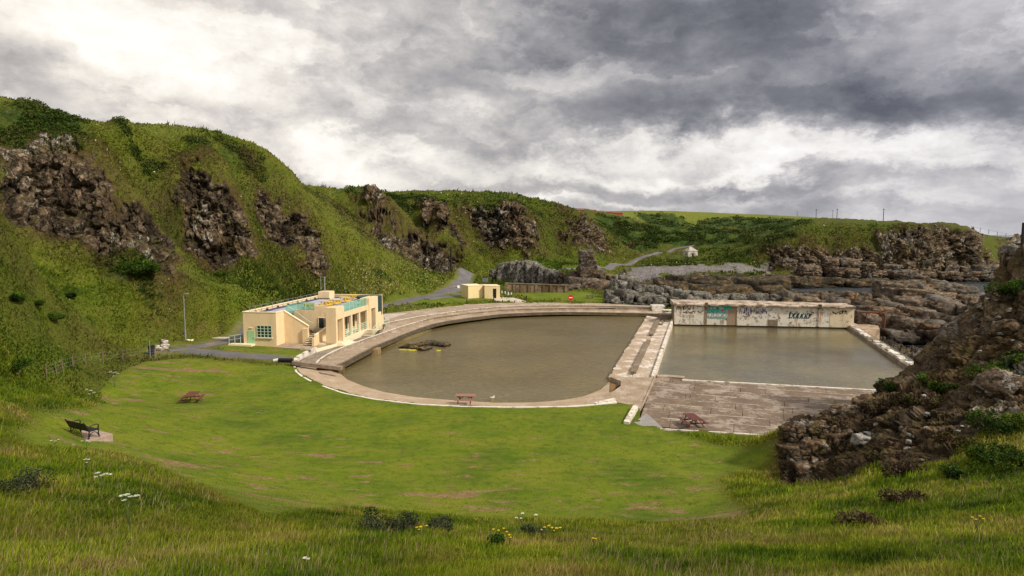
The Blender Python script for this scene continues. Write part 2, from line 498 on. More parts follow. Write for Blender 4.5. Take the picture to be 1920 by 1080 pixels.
RIDGES = [(area(p, lo), a, w) for p, lo, a, w in [
    ([(140,240),(175,290),(215,350),(262,412),(318,478),(345,512)], 76, 2.2, 3.2),
    ([(335,268),(372,285),(404,310),(446,392),(484,462)], 76, 2.2, 3.0),
    ([(430,275),(500,308),(562,368),(606,445),(620,505)], 76, 2.2, 3.4),
    ([(215,246),(275,335),(315,430),(352,500)], 76, -3.0, 3.5),
    ([(345,260),(440,335),(495,425),(530,480)], 76, -3.0, 3.5),
    ([(60,215),(40,300),(30,400)], 70, 1.5, 4),
    ([(90,240),(110,330),(120,430)], 76, -1.6, 3),
    ([(640,355),(700,380),(760,424),(840,472),(860,492)], 150, 3.2, 5),
    ([(780,372),(850,442),(892,474)], 150, 3.0, 4.5),
    ([(600,352),(680,400),(760,450),(800,480)], 150, -2.6, 6),
    ([(735,370),(800,438),(856,466)], 150, -3.6, 5),
    ([(850,384),(905,440),(960,484)], 150, -3.6, 6),
    ([(930,385),(990,420),(1012,470)], 150, 2.4, 4),
    ([(1010,395),(1042,440),(1052,482)], 150, -3.2, 5),
    ([(1060,402),(1100,425),(1140,462)], 150, 2.8, 5),
    ([(1120,400),(1170,440),(1195,470)], 200, -3.0, 6),
    ([(1652,424),(1654,470),(1660,516)], 225, -7, 3.6),
    ([(1568,436),(1560,480),(1556,512)], 225, -4.5, 3),
    ([(1500,440),(1495,470),(1490,498)], 225, -2.0, 3)]]
def ridge_z(x, y):
    r = np.zeros(len(x))
    for pl, a, w in RIDGES:
        a = a * 1.6
        bb = (x > pl[:, 0].min() - 4 * w) & (x < pl[:, 0].max() + 4 * w) & (y > pl[:, 1].min() - 4 * w) & (y < pl[:, 1].max() + 4 * w)
        if bb.any():
            e0 = np.hypot(x[bb] - pl[0, 0], y[bb] - pl[0, 1]); e1 = np.hypot(x[bb] - pl[-1, 0], y[bb] - pl[-1, 1])
            ta = sstep(0, 4 * w, e0) * sstep(0, 2.5 * w, e1)
            r[bb] += a * np.exp(-(polydist(x[bb], y[bb], pl, False) / w) ** 2) * ta
    return r

BEDANG = math.radians(20)
def rough_z(x, y, z, m):
    """gentle relief of the turf"""
    P = np.stack((x, y, z * 0), -1)
    dist = np.hypot(x, y)
    hill = sstep(60, 110, dist)
    n = fbm(P * .09, 3, 21) * 1.5 * hill + fbm(P * .3, 3, 22) * (.18 + .42 * hill) + fbm(P * 1.1, 3, 23) * (.11 + .12 * hill)
    flat = np.maximum(m['lawn'] * .93, m['road'])
    flat = np.maximum(flat, m['field'] * .8)
    bpad = sstep(16, 10, np.hypot(x + 27, y - 90))
    flat = np.maximum(flat, bpad)
    flat = np.maximum(flat, m['cut'] * .9)
    return (n + ridge_z(x, y)) * (1 - flat)

def ground(x, y):
    x = np.atleast_1d(np.asarray(x, float)); y = np.atleast_1d(np.asarray(y, float))
    z = base_z(x, y)
    return z + rough_z(x, y, z, masks(x, y, z))
def gnd(x, y): return float(ground(x, y)[0])
# ------------------------------------------------------------------ terrain sheet
def build_terrain():
    a_in = np.radians(np.linspace(-41.5, 41.5, 1060))
    az = np.r_[np.radians(np.linspace(-62, -41.6, 70)), a_in, np.radians(np.linspace(41.6, 62, 70))]
    nc, ns, nr = len(az), 520, 940
    rs = np.exp(np.linspace(math.log(1.6), math.log(5000), ns))
    sx = np.sin(az)[:, None] * rs[None, :]; sy = np.cos(az)[:, None] * rs[None, :]
    sz = base_z(sx.ravel(), sy.ravel()).reshape(nc, ns)
    el = np.arctan2(sz - H, rs[None, :])
    w = np.abs(np.diff(el, axis=1)) * 1.0 + np.diff(np.log(rs))[None, :] * .035
    # even the weights between neighbouring columns
    k = np.ones(31) / 31
    w = np.apply_along_axis(lambda c: np.convolve(np.pad(c, 15, mode='edge'), k, 'valid'), 0, w)
    cw = np.c_[np.zeros(nc), np.cumsum(w, 1)]
    cw /= cw[:, -1:]
    tt = np.linspace(0, 1, nr)
    R = np.stack([np.interp(tt, cw[i], rs) for i in range(nc)])
    Z = np.stack([np.interp(R[i], rs, sz[i]) for i in range(nc)])
    X = np.sin(az)[:, None] * R; Y = np.cos(az)[:, None] * R
    x, y, z = X.ravel(), Y.ravel(), Z.ravel()
    m = masks(x, y, z)
    z = z + rough_z(x, y, z, m)
    z = np.where(m['cut'], np.minimum(z, -1.7), z)
    # gorse swells the outline a little
    P = np.stack((x, y, z), -1)
    z = z + m['scrub'] * (.5 + fbm(P * .5, 3, 71)) * .9
    P = np.stack((x, y, z), -1).reshape(nc, nr, 3)
    # surface normals of the smooth land
    du = np.gradient(P, axis=0); dv = np.gradient(P, axis=1)
    N = np.cross(du, dv); N /= np.linalg.norm(N, axis=2, keepdims=True) + 1e-9
    N[N[..., 2] < 0] *= -1
    N = N.reshape(-1, 3); P = P.reshape(-1, 3)
    # crags: blocky relief pushed out of the slope
    rk = np.clip(np.maximum(m['rock'], m['shore'] * .9), 0, 1) * (1 - m['cut'])
    idx = np.nonzero((rk > .02) & (P[:, 1] < 420) & (P[:, 2] > -6))[0]
    p = P[idx]
    sc = np.clip(p[:, 1] / 100, .42, 2.0)
    near = p[:, 1] < 60
    nh = N[idx].copy(); nh[:, 2] *= .45
    nh /= np.linalg.norm(nh, axis=1, keepdims=True) + 1e-9
    ca, sa = math.cos(BEDANG), math.sin(BEDANG)
    q = np.stack((p[:, 0] * ca + p[:, 2] * sa * .6, p[:, 1], -p[:, 0] * sa * .6 + p[:, 2] * ca), -1)
    wob = np.stack((fbm(p * .5, 3, 81), fbm(p * .5, 3, 82), fbm(p * .5, 3, 83)), -1)
    disp = np.zeros(len(p))
    left = p[:, 0] < 30
    for (bx, bz, amp, sd) in ((4.5, 6.0, 2.1, 101), (1.7, 2.4, 1.0, 102), (.75, .9, .42, 103)):
        qs = q / sc[:, None] + wob * bx * .35
        qs = qs / np.array((bx, bx, bz))
        f1, f2, cid = worley(qs, sd)
        crack = sstep(.02, .16, f2 - f1)
        disp += ((cid - .35) * amp - (1 - crack) * amp * .45) * sc
    # ribs of the long coastal cliffs run down the slope
    disp += fbm(np.stack((p[:, 0] * .55, p[:, 1] * .3, p[:, 2] * .12), -1), 3, 90) * 1.0 * sc * (p[:, 1] > 60)
    shore_only = (m['shore'][idx] > m['rock'][idx])
    amp = np.where(shore_only, .5, np.where(near, .8, 1.0))
    nh[shore_only] = (0, -.2, .97)
    TM_R = None
    P[idx] += nh * (disp * rk[idx] * amp)[:, None]
    i = np.arange(nc - 1)[:, None] * nr + np.arange(nr - 1)[None, :]
    quads = np.stack((i, i + 1, i + nr + 1, i + nr), -1).reshape(-1, 4)
    quads = quads[:, ::-1]
    rocky = rk[quads].min(1) > .35
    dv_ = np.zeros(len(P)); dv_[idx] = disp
    o = mesh_np('terrain', P, quads, smooth=True)
    o.data.polygons.foreach_set('use_smooth', ~rocky)
    vattr(o, 'ma', np.stack((m['rock'], m['lawn'], m['scrub'], m['shore']), -1))
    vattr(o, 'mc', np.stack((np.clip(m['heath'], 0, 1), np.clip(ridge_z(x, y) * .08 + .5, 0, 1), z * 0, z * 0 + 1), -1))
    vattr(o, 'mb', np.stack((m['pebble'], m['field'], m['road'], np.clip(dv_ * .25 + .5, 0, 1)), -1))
    tag(o, kind='structure')
    return o, m, P, N

def mat_terrain():
    t = NT('turf_and_rock')
    pos = t.pos()
    A = t.attr('ma'); B = t.attr('mb')
    a = t.sep(A.outputs['Color']); b = t.sep(B.outputs['Color'])
    rock, lawn, scrub, shore = a[0], a[1], a[2], A.outputs['Alpha']
    pebble, field, road, relief = b[0], b[1], b[2], B.outputs['Alpha']
    big = t.noise(pos, .045, 4, .6)
    mid = t.noise(pos, .32, 5, .62)
    fine = t.noise(pos, 2.6, 6, .7)
    tuft = t.noise(t.mapv(pos, (1, 1, .35)), 9.0, 4, .7)
    # rough grass
    g1 = t.ramp(mid, [(.30, (.050, .082, .007)), (.44, (.105, .140, .010)), (.58, (.165, .178, .018)), (.74, (.205, .160, .050))])
    g2 = t.ramp(big, [(.35, (.060, .108, .007)), (.52, (.135, .165, .012)), (.70, (.17, .145, .035))])
    grass = t.mix(.45, g1, g2)
    grass = t.mix(t.ramp(fine, [(.3, 0), (.7, 1)]), t.mix(.45, grass, (.030, .045, .005)), grass)
    grass = t.mix(t.ramp(tuft, [(.56, 0), (.74, .55)]), grass, (.22, .21, .05))
    mc = t.sep(t.attr('mc').outputs['Color'])
    hcol = t.ramp(mid, [(.36, (.060, .045, .016)), (.5, (.105, .078, .028)), (.62, (.105, .105, .016))])
    grass = t.mix(t.math('MULTIPLY', mc[0], .95), grass, hcol)
    grass = t.mix(t.ramp(mc[1], [(.0, .65), (.45, 0)]), grass, (.035, .062, .008))  # gullies painted darker and greener, their occlusion put into the colour
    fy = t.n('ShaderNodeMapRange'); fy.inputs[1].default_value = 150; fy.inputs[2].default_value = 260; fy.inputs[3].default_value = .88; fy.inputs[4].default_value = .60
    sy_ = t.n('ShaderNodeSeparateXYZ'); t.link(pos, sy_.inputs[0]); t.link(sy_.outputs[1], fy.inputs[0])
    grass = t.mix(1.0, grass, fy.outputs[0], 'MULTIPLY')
    # mown lawn
    lm = t.noise(pos, .22, 4, .6); lf = t.noise(pos, 1.6, 5, .65)
    ls = t.noise(t.mapv(pos, (.35, 2.4, 1), rot=(0, 0, .1)), .8, 4, .6)
    lw = t.ramp(lm, [(.34, (.058, .108, .003)), (.48, (.098, .152, .004)), (.66, (.160, .185, .009))])
    lw = t.mix(t.ramp(ls, [(.35, 0), (.7, .55)]), lw, (.165, .165, .020))
    lw = t.mix(t.ramp(lf, [(.34, .5), (.52, 0)]), lw, (.036, .064, .004))
    lw = t.mix(t.ramp(t.noise(pos, .55, 5, .7), [(.56, 0), (.70, .45)]), lw, (.165, .160, .025))
    # worn ground away from the pool edge
    sepp = t.n('ShaderNodeSeparateXYZ'); t.link(pos, sepp.inputs[0])
    wear = t.n('ShaderNodeMapRange'); wear.inputs[1].default_value = 58; wear.inputs[2].default_value = 30
    t.link(sepp.outputs[1], wear.inputs[0])
    wl = t.n('ShaderNodeMapRange'); wl.inputs[1].default_value = -14; wl.inputs[2].default_value = -34
    t.link(sepp.outputs[0], wl.inputs[0])
    wear = t.math('MAXIMUM', wear.outputs[0], wl.outputs[0])
    bare = t.noise(t.mapv(pos, (.5, 1.1, 1)), 1.05, 5, .66)
    bare = t.math('ADD', bare, t.math('MULTIPLY', wear, .11))
    bare2 = t.noise(t.mapv(pos, (.5, 1.6, 1), loc=(40, 3, 0)), .30, 4, .55)
    bm = t.math('MAXIMUM', t.ramp(bare, [(.672, 0), (.725, .8)]), t.math('MULTIPLY', t.ramp(t.math('ADD', bare2, t.math('MULTIPLY', wear, .10)), [(.71, 0), (.75, .8)]), 1.0))
    dry = t.ramp(t.noise(t.mapv(pos, (.5, 1.5, 1), loc=(7, 9, 0)), .5, 4, .6), [(.52, 0), (.74, .55)])
    lw = t.mix(t.math('MULTIPLY', dry, wear), lw, (.20, .175, .035))
    lw = t.mix(bm, lw, t.ramp(fine, [(.35, (.16, .085, .045)), (.65, (.30, .185, .11))]))
    col = t.mix(lawn, grass, lw)
    col = t.mix(field, col, t.mix(t.ramp(mid, [(.4, 0), (.6, 1)]), (.115, .145, .012), (.155, .165, .024)))
    sc = t.ramp(t.noise(pos, .9, 4, .6), [(.32, (.010, .022, .004)), (.5, (.026, .052, .006)), (.6, (.05, .08, .01)), (.72, (.075, .05, .022))])
    col = t.mix(scrub, col, sc)
    # crags: grass keeps the flatter ledges
    geo = t.n('ShaderNodeNewGeometry')
    sn = t.n('ShaderNodeSeparateXYZ'); t.link(geo.outputs['Normal'], sn.inputs[0])
    flatn = t.math('ADD', sn.outputs[2], t.math('MULTIPLY', t.math('SUBTRACT', t.noise(pos, .55, 5, .65), .5), 1.5))
    ledge = t.ramp(flatn, [(.74, 0), (.92, 1)])
    hx = t.n('ShaderNodeMapRange'); hx.inputs[1].default_value = 30; hx.inputs[2].default_value = 60
    t.link(sepp.outputs[0], hx.inputs[0])
    r1 = t.ramp(t.noise(pos, .9, 6, .7), [(.28, (.036, .024, .015)), (.45, (.118, .082, .052)), (.58, (.205, .152, .102)), (.75, (.31, .26, .195))])
    r2 = t.ramp(t.noise(pos, .4, 6, .7), [(.3, (.055, .040, .028)), (.46, (.175, .130, .086)), (.60, (.31, .235, .155)), (.70, (.42, .29, .16)), (.82, (.46, .40, .32))])
    hy = t.n('ShaderNodeMapRange'); hy.inputs[1].default_value = 70; hy.inputs[2].default_value = 100
    t.link(sepp.outputs[1], hy.inputs[0])
    ofac = t.math('MULTIPLY', hx.outputs[0], hy.outputs[0])
    rc = t.mix(ofac, r1, r2)
    wv = t.n('ShaderNodeVectorMath', operation='ADD'); t.link(pos, wv.inputs[0])
    wn_ = t.n('ShaderNodeTexNoise'); t.link(pos, wn_.inputs['Vector']); wn_.inputs['Scale'].default_value = .9; wn_.inputs['Detail'].default_value = 3
    ws_ = t.n('ShaderNodeVectorMath', operation='SCALE'); t.link(wn_.outputs['Color'], ws_.inputs[0]); ws_.inputs['Scale'].default_value = .9
    t.link(ws_.outputs[0], wv.inputs[1]); wpos = wv.outputs[0]
    vcr = t.voro(t.mapv(wpos, (1, 1, .7)), .8, 'DISTANCE_TO_EDGE')
    fa = t.sep(t.voro(t.mapv(wpos, (1, 1, .6)), .55, 'F1', 'Color'))[0]
    fb = t.sep(t.voro(t.mapv(wpos, (1, 1, .55)), 1.9, 'F1', 'Color'))[1]
    facet = t.math('MULTIPLY', t.ramp(fa, [(0, .55), (1, 1.3)]), t.ramp(fb, [(0, .45), (.6, 1.0), (1, 1.7)]))
    rc = t.mix(1.0, rc, facet, 'MULTIPLY')
    rc = t.mix(t.ramp(vcr, [(.0, .75), (.06, 0)]), rc, (.012, .010, .008))
    lich = t.ramp(t.math('MULTIPLY', t.noise(t.mapv(pos, (1, 1, .38)), 1.3, 7, .74), t.ramp(t.noise(pos, .11, 3, .5), [(.42, .55), (.62, 1.12)])), [(.548, 0), (.585, 1)])
    rc = t.mix(t.math('MULTIPLY', lich, .92), rc, t.ramp(fine, [(.35, (.28, .26, .215)), (.65, (.58, .55, .48))]))
    brown = t.ramp(t.noise(pos, .25, 5, .65), [(.42, (.055, .034, .016)), (.55, (.105, .064, .026)), (.7, (.10, .095, .018))])
    rc = t.mix(t.ramp(t.noise(pos, .2, 5, .7), [(.50, 0), (.62, .75)]), rc, brown)
    dark = t.ramp(relief, [(.36, .85), (.50, 0)])  # shade in the rock's recesses, put into the colour from the relief
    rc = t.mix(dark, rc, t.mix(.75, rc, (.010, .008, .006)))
    hnear = t.math('MULTIPLY', t.math('LESS_THAN', sepp.outputs[1], 62.0), t.math('GREATER_THAN', sepp.outputs[0], 8.0))
    ochre = t.ramp(t.noise(pos, .8, 6, .7), [(.32, (.030, .018, .010)), (.46, (.105, .060, .026)), (.58, (.185, .115, .052)), (.72, (.24, .185, .115))])
    of = t.noise(pos, 3.8, 7, .75)
    ochre = t.mix(1.0, ochre, t.ramp(of, [(.34, .25), (.5, .9), (.66, 1.7)]), 'MULTIPLY')
    ochre = t.mix(t.ramp(t.noise(pos, 1.4, 6, .7), [(.56, 0), (.66, .7)]), ochre, (.075, .085, .014))
    brown = t.mix(t.math('MULTIPLY', hnear, .9), brown, ochre)
    rc = t.mix(t.math('MULTIPLY', hnear, t.ramp(t.noise(pos, .45, 5, .65), [(.50, 0), (.64, .7)])), rc, ochre)
    grass0 = grass
    grass = t.mix(t.math('MULTIPLY', hnear, .7), grass, ochre)
    edgeg = t.mix(t.ramp(mid, [(.42, 0), (.6, 1)]), brown, grass)
    rmask = t.ramp(t.math('ADD', rock, t.math('MULTIPLY', t.math('SUBTRACT', t.noise(pos, .7, 5, .65), .5), .9)), [(.42, 0), (.58, 1)])
    rr = t.mix(t.math('MULTIPLY', ledge, .85), rc, edgeg)
    col = t.mix(t.ramp(rock, [(.02, 0), (.35, .75)]), col, edgeg)
    col = t.mix(rmask, col, rr)
    # shore rock and weed
    sh = t.ramp(t.noise(t.mapv(pos, (.45, 1.5, 1), rot=(0, 0, .12)), .35, 6, .7), [(.34, (.012, .010, .009)), (.47, (.045, .036, .028)), (.56, (.13, .10, .055)), (.66, (.22, .16, .09)), (.8, (.26, .22, .17))])
    sh = t.mix(t.ramp(vcr, [(.0, .6), (.05, 0)]), sh, (.01, .01, .01))
    col = t.mix(shore, col, sh)
    vp = t.voro(pos, 2.3, 'F1', 'Color')
    pcol = t.mix(.5, t.ramp(t.sep(vp)[0], [(0, (.08, .073, .072)), (.6, (.21, .19, .185)), (1, (.38, .35, .33))]), (.19, .172, .17))
    cv = t.ramp(t.sep(t.voro(t.mapv(pos, (1, 1.2, 1)), 1.1, 'F1', 'Color'))[0], [(0, (.03, .022, .012)), (.4, (.16, .11, .045)), (.75, (.36, .27, .12)), (1, (.45, .37, .22))])
    pcol = t.mix(t.math('MULTIPLY', hx.outputs[0], t.math('SUBTRACT', 1.0, hy.outputs[0])), pcol, cv)
    col = t.mix(pebble, col, pcol)
    rdc = t.ramp(t.noise(pos, .9, 4, .6), [(.35, (.10, .115, .02)), (.6, (.20, .165, .10))])
    col = t.mix(t.ramp(t.math('ADD', road, t.math('MULTIPLY', t.math('SUBTRACT', mid, .5), .8)), [(.75, 0), (1, .8)]), col, rdc)
    # relief
    hb = t.math('MULTIPLY', t.math('ADD', fine, tuft), .12)
    hr = t.math('ADD', t.math('MULTIPLY', t.voro(t.mapv(pos, (1, 1, .8)), 1.3, 'F1'), .5), t.math('MULTIPLY', t.noise(pos, 3.5, 6, .7), .5))
    hmix = t.n('ShaderNodeMix', data_type='FLOAT')
    t.put(hmix.inputs[0], t.math('MAXIMUM', rmask, t.math('MAXIMUM', shore, pebble))); t.put(hmix.inputs[2], hb); t.put(hmix.inputs[3], t.math('MULTIPLY', hr, .9))
    hh = t.math('MULTIPLY', hmix.outputs[0], t.math('SUBTRACT', 1.0, t.math('MULTIPLY', lawn, .75)))
    nrm = t.bump(hh, 1.0, 1.0)
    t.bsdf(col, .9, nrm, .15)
    return t.m

TER, TM, TP, TN = build_terrain()
TER.data.materials.append(mat_terrain())
# ------------------------------------------------------------------ sky and light
SUN_AZ, SUN_EL = math.radians(118), math.radians(41)      # from behind the camera's right shoulder, through cloud

def build_world():
    w = bpy.data.worlds.new('World'); scene.world = w; w.use_nodes = True
    nt = w.node_tree; nt.nodes.clear()
    t = NT.__new__(NT); t.t = nt; t.m = None
    t.out = t.n('ShaderNodeOutputWorld')
    tc = t.n('ShaderNodeTexCoord').outputs['Generated']
    s = t.n('ShaderNodeSeparateXYZ'); t.link(tc, s.inputs[0])
    x, y, z = s.outputs
    az = t.math('ARCTAN2', x, y)
    el = t.math('ARCSINE', z)
    zz = t.math('ADD', t.math('MAXIMUM', z, 0.0), .13)
    cx = t.n('ShaderNodeCombineXYZ')
    t.put(cx.inputs[0], t.math('DIVIDE', x, zz)); t.put(cx.inputs[1], t.math('DIVIDE', y, zz)); cx.inputs[2].default_value = 0
    q = cx.outputs[0]
    ca = t.n('ShaderNodeCombineXYZ'); t.put(ca.inputs[0], az); t.put(ca.inputs[1], t.math('MULTIPLY', el, 1.55))
    ae = ca.outputs[0]
    # ragged edges: bend the bearings by cloud noise
    wn = t.n('ShaderNodeTexNoise'); t.link(ae, wn.inputs['Vector']); wn.inputs['Scale'].default_value = 3.4; wn.inputs['Detail'].default_value = 9; wn.inputs['Roughness'].default_value = .62
    ws = t.n('ShaderNodeSeparateColor'); t.link(wn.outputs['Color'], ws.inputs[0])
    azw = t.math('ADD', az, t.math('MULTIPLY', t.math('SUBTRACT', ws.outputs[0], .5), .62))
    elw = t.math('ADD', el, t.math('MULTIPLY', t.math('SUBTRACT', ws.outputs[1], .5), .26))
    def blob(u, v, ru, rv, gain):
        d = ray(u, v); d = d / np.linalg.norm(d)
        a0 = math.atan2(d[0], d[1]); e0 = math.asin(d[2])
        ra, re_ = ru / FPX, rv / FPX
        da = t.math('DIVIDE', t.math('SUBTRACT', azw, a0), ra)
        de = t.math('DIVIDE', t.math('SUBTRACT', elw, e0), re_)
        r2 = t.math('ADD', t.math('MULTIPLY', da, da), t.math('MULTIPLY', de, de))
        return t.math('MULTIPLY', t.math('EXPONENT', t.math('MULTIPLY', r2, -1.0)), gain)
    n1 = t.noise(q, .8, 6, .55, .2)
    n2 = t.noise(ae, 2.7, 12, .58, .25)
    n3 = t.noise(t.mapv(ae, (1, 1.2, 1), loc=(3, 1, 0)), 7.0, 10, .64, .1)
    B = t.math('ADD', .592, t.math('MULTIPLY', t.math('SUBTRACT', n2, .5), .92))
    B = t.math('ADD', B, t.math('MULTIPLY', t.math('SUBTRACT', n3, .5), .60))
    cl = t.n('ShaderNodeCombineXYZ'); t.put(cl.inputs[0], azw); t.put(cl.inputs[1], t.math('MULTIPLY', elw, 2.7))
    m4 = t.ramp(t.noise(cl.outputs[0], 3.4, 9, .50, .05), [(.455, 0), (.575, 1)])
    m5 = t.ramp(t.noise(t.mapv(cl.outputs[0], (1, 1, 1), loc=(5, 2, 0)), 5.0, 9, .52, .05), [(.50, 0), (.60, 1)])
    B = t.math('ADD', B, t.math('MULTIPLY', t.math('SUBTRACT', m5, .28), .10))
    B = t.math('SUBTRACT', B, t.math('MULTIPLY', t.math('SUBTRACT', m4, .5), .11))
    for b in [(330,50,200,80,.22),(60,60,240,60,.18),(430,120,60,40,.14),(540,10,150,50,.06),(200,140,200,30,.04),
              (170,195,330,30,-.05),(820,140,150,50,-.05),(540,205,90,30,-.12),(690,115,70,30,-.08),(150,300,300,40,-.02),
              (1250,60,260,95,-.34),(1130,10,160,80,-.12),(1500,212,280,38,-.30),(1760,195,230,34,-.12),(1380,185,170,50,-.16),(1090,225,110,36,-.16),(880,20,160,60,-.08),
              (1760,60,260,90,-.05),(1840,240,200,24,.12),(1560,262,160,18,.08),
              (735,300,120,24,.26),(640,272,60,14,.12),(1030,318,150,22,.24),(1260,268,150,22,.18),(1372,322,70,16,.26),(1200,330,120,12,.12),
              (545,325,110,22,-.12),(880,342,150,18,-.10),(1140,384,80,7,.24),(1010,376,60,7,.18),(1500,345,260,16,-.12),(1750,330,220,24,-.03),(1720,400,320,24,-.10),(1400,372,120,7,.10),
              (1650,300,170,18,.06),(300,212,140,10,.08),(300,238,130,8,.10)]:
        B = t.math('ADD', B, blob(*b))
    col = t.ramp(B, [(.05, (.125, .130, .150)), (.24, (.215, .217, .238)), (.40, (.350, .345, .360)), (.52, (.505, .485, .482)), (.62, (.665, .637, .62)), (.70, (.82, .782, .735)), (.80, (.98, .94, .875)), (.95, (1.12, 1.10, 1.05))])
    warm = t.ramp(t.math('ADD', az, .7), [(.0, 1), (.75, 0)])
    col = t.mix(t.math('MULTIPLY', warm, .45), col, t.mix(1.0, col, (1.05, .99, .92), 'MULTIPLY'))
    cool = t.ramp(az, [(.0, 0), (.6, 1)])
    col = t.mix(t.math('MULTIPLY', cool, .5), col, t.mix(1.0, col, (.93, .96, 1.08), 'MULTIPLY'))
    lowf = t.n('ShaderNodeMapRange'); t.link(z, lowf.inputs[0]); lowf.inputs[1].default_value = .07; lowf.inputs[2].default_value = .0
    col = t.mix(t.math('MULTIPLY', lowf.outputs[0], .45), col, (.50, .50, .545))
    # unseen sky overhead and behind, brightened to add ambient light
    up = t.n('ShaderNodeMapRange'); t.link(z, up.inputs[0]); up.inputs[1].default_value = .42; up.inputs[2].default_value = .75
    bk = t.n('ShaderNodeMapRange'); t.link(y, bk.inputs[0]); bk.inputs[1].default_value = .25; bk.inputs[2].default_value = -.25
    lift = t.math('MAXIMUM', up.outputs[0], bk.outputs[0])
    bright = t.ramp(n1, [(.3, (.62, .60, .58)), (.7, (1.05, 1.0, .94))])
    col = t.mix(t.math('MULTIPLY', lift, .95), col, bright)
    sky = t.n('ShaderNodeTexSky'); sky.sky_type = 'NISHITA'; sky.sun_disc = False
    sky.sun_elevation = SUN_EL; sky.sun_rotation = SUN_AZ
    bg1 = t.n('ShaderNodeBackground'); t.link(sky.outputs[0], bg1.inputs[0]); bg1.inputs[1].default_value = .05
    bg2 = t.n('ShaderNodeBackground'); t.link(col, bg2.inputs[0]); bg2.inputs[1].default_value = 1.0
    mx = t.n('ShaderNodeMixShader'); mx.inputs[0].default_value = .95
    t.link(bg1.outputs[0], mx.inputs[1]); t.link(bg2.outputs[0], mx.inputs[2])
    t.link(mx.outputs[0], t.out.inputs[0])
    w.cycles.sampling_method = 'MANUAL'; w.cycles.sample_map_resolution = 256

build_world()
sd = bpy.data.lights.new('sun', 'SUN'); sd.energy = 3.9; sd.angle = math.radians(7); sd.color = (1, .915, .78)
so = bpy.data.objects.new('sun', sd); COL.objects.link(so)
_dir = Vector((math.sin(SUN_AZ) * math.cos(SUN_EL), math.cos(SUN_AZ) * math.cos(SUN_EL), math.sin(SUN_EL)))
so.rotation_euler = _dir.to_track_quat('Z', 'Y').to_euler()
so.location = (0, 0, 80)

# ------------------------------------------------------------------ sea and pool water
def mat_water(name, c1, c2, rip, strength, rough=.12, wscale=.5):
    t = NT(name)
    pos = t.pos()
    col = t.mix(t.ramp(t.noise(pos, .06, 4, .6), [(.38, 0), (.62, 1)]), c1, c2)
    rp = t.noise(t.mapv(pos, (.8, 2.0, 1), rot=(0, 0, .12)), rip * 1.5, 5, .7, .3)  # ripples' varied sky reflection is put into the base colour as light and dark
    col = t.mix(t.ramp(rp, [(.36, .55), (.56, 0)]), col, tuple(k * .55 for k in c1))
    col = t.mix(t.ramp(rp, [(.55, 0), (.72, .5)]), col, tuple(min(1, k * 1.7) for k in c1))
    n = t.math('ADD', t.noise(t.mapv(pos, (1, 1.6, 1), rot=(0, 0, .15)), rip, 5, .65, .4), t.math('MULTIPLY', t.noise(pos, rip * 3.1, 3, .6), .35))
    # calmer and rougher patches
    g = t.ramp(t.noise(t.mapv(pos, (.5, 1.2, 1)), .08, 3, .5), [(.35, .35), (.65, 1)])
    nr = t.bump(t.math('MULTIPLY', n, g), strength, wscale)
    b = t.bsdf(col, rough, nr, .5)
    b.inputs['IOR'].default_value = 1.33
    return t.m

def sheet(name, pts, z, mat):
    bm = bmesh.new()
    vs = [bm.verts.new((p[0], p[1], z)) for p in pts]
    f = bm.faces.new(vs)
    bmesh.ops.triangulate(bm, faces=[f])
    bmesh.ops.recalc_face_normals(bm, faces=bm.faces)
    for f in bm.faces:
        if f.normal.z < 0: f.normal_flip()
    me = bpy.data.meshes.new(name); bm.to_mesh(me); bm.free()
    me.materials.append(mat)
    o = bpy.data.objects.new(name, me); COL.objects.link(o)
    tag(o, kind='structure')
    return o

SEA_Z, POOL_Z = -2.75, -.6
M_SEA = mat_water('sea_water', (.030, .042, .050), (.055, .065, .070), .55, .8, .15, 1.0)
M_POOL = mat_water('pool_water', (.175, .135, .055), (.130, .102, .042), 1.5, .55, .08, .25)
M_POOL2 = mat_water('swimming_pool_water', (.190, .155, .070), (.085, .075, .045), 1.4, .32, .05, .22)
sea_pts = [(-60, 128)] + [(20, 128), (63, 110), (62, 60), (400, 20), (30000, 20), (30000, 40000), (-20000, 40000), (-60, 900)]
sheet('sea', [(18,128),(64,108),(60,56),(400,20),(30000,20),(30000,42000),(-12000,42000),(-400,1200),(18,600)], SEA_Z, M_SEA)
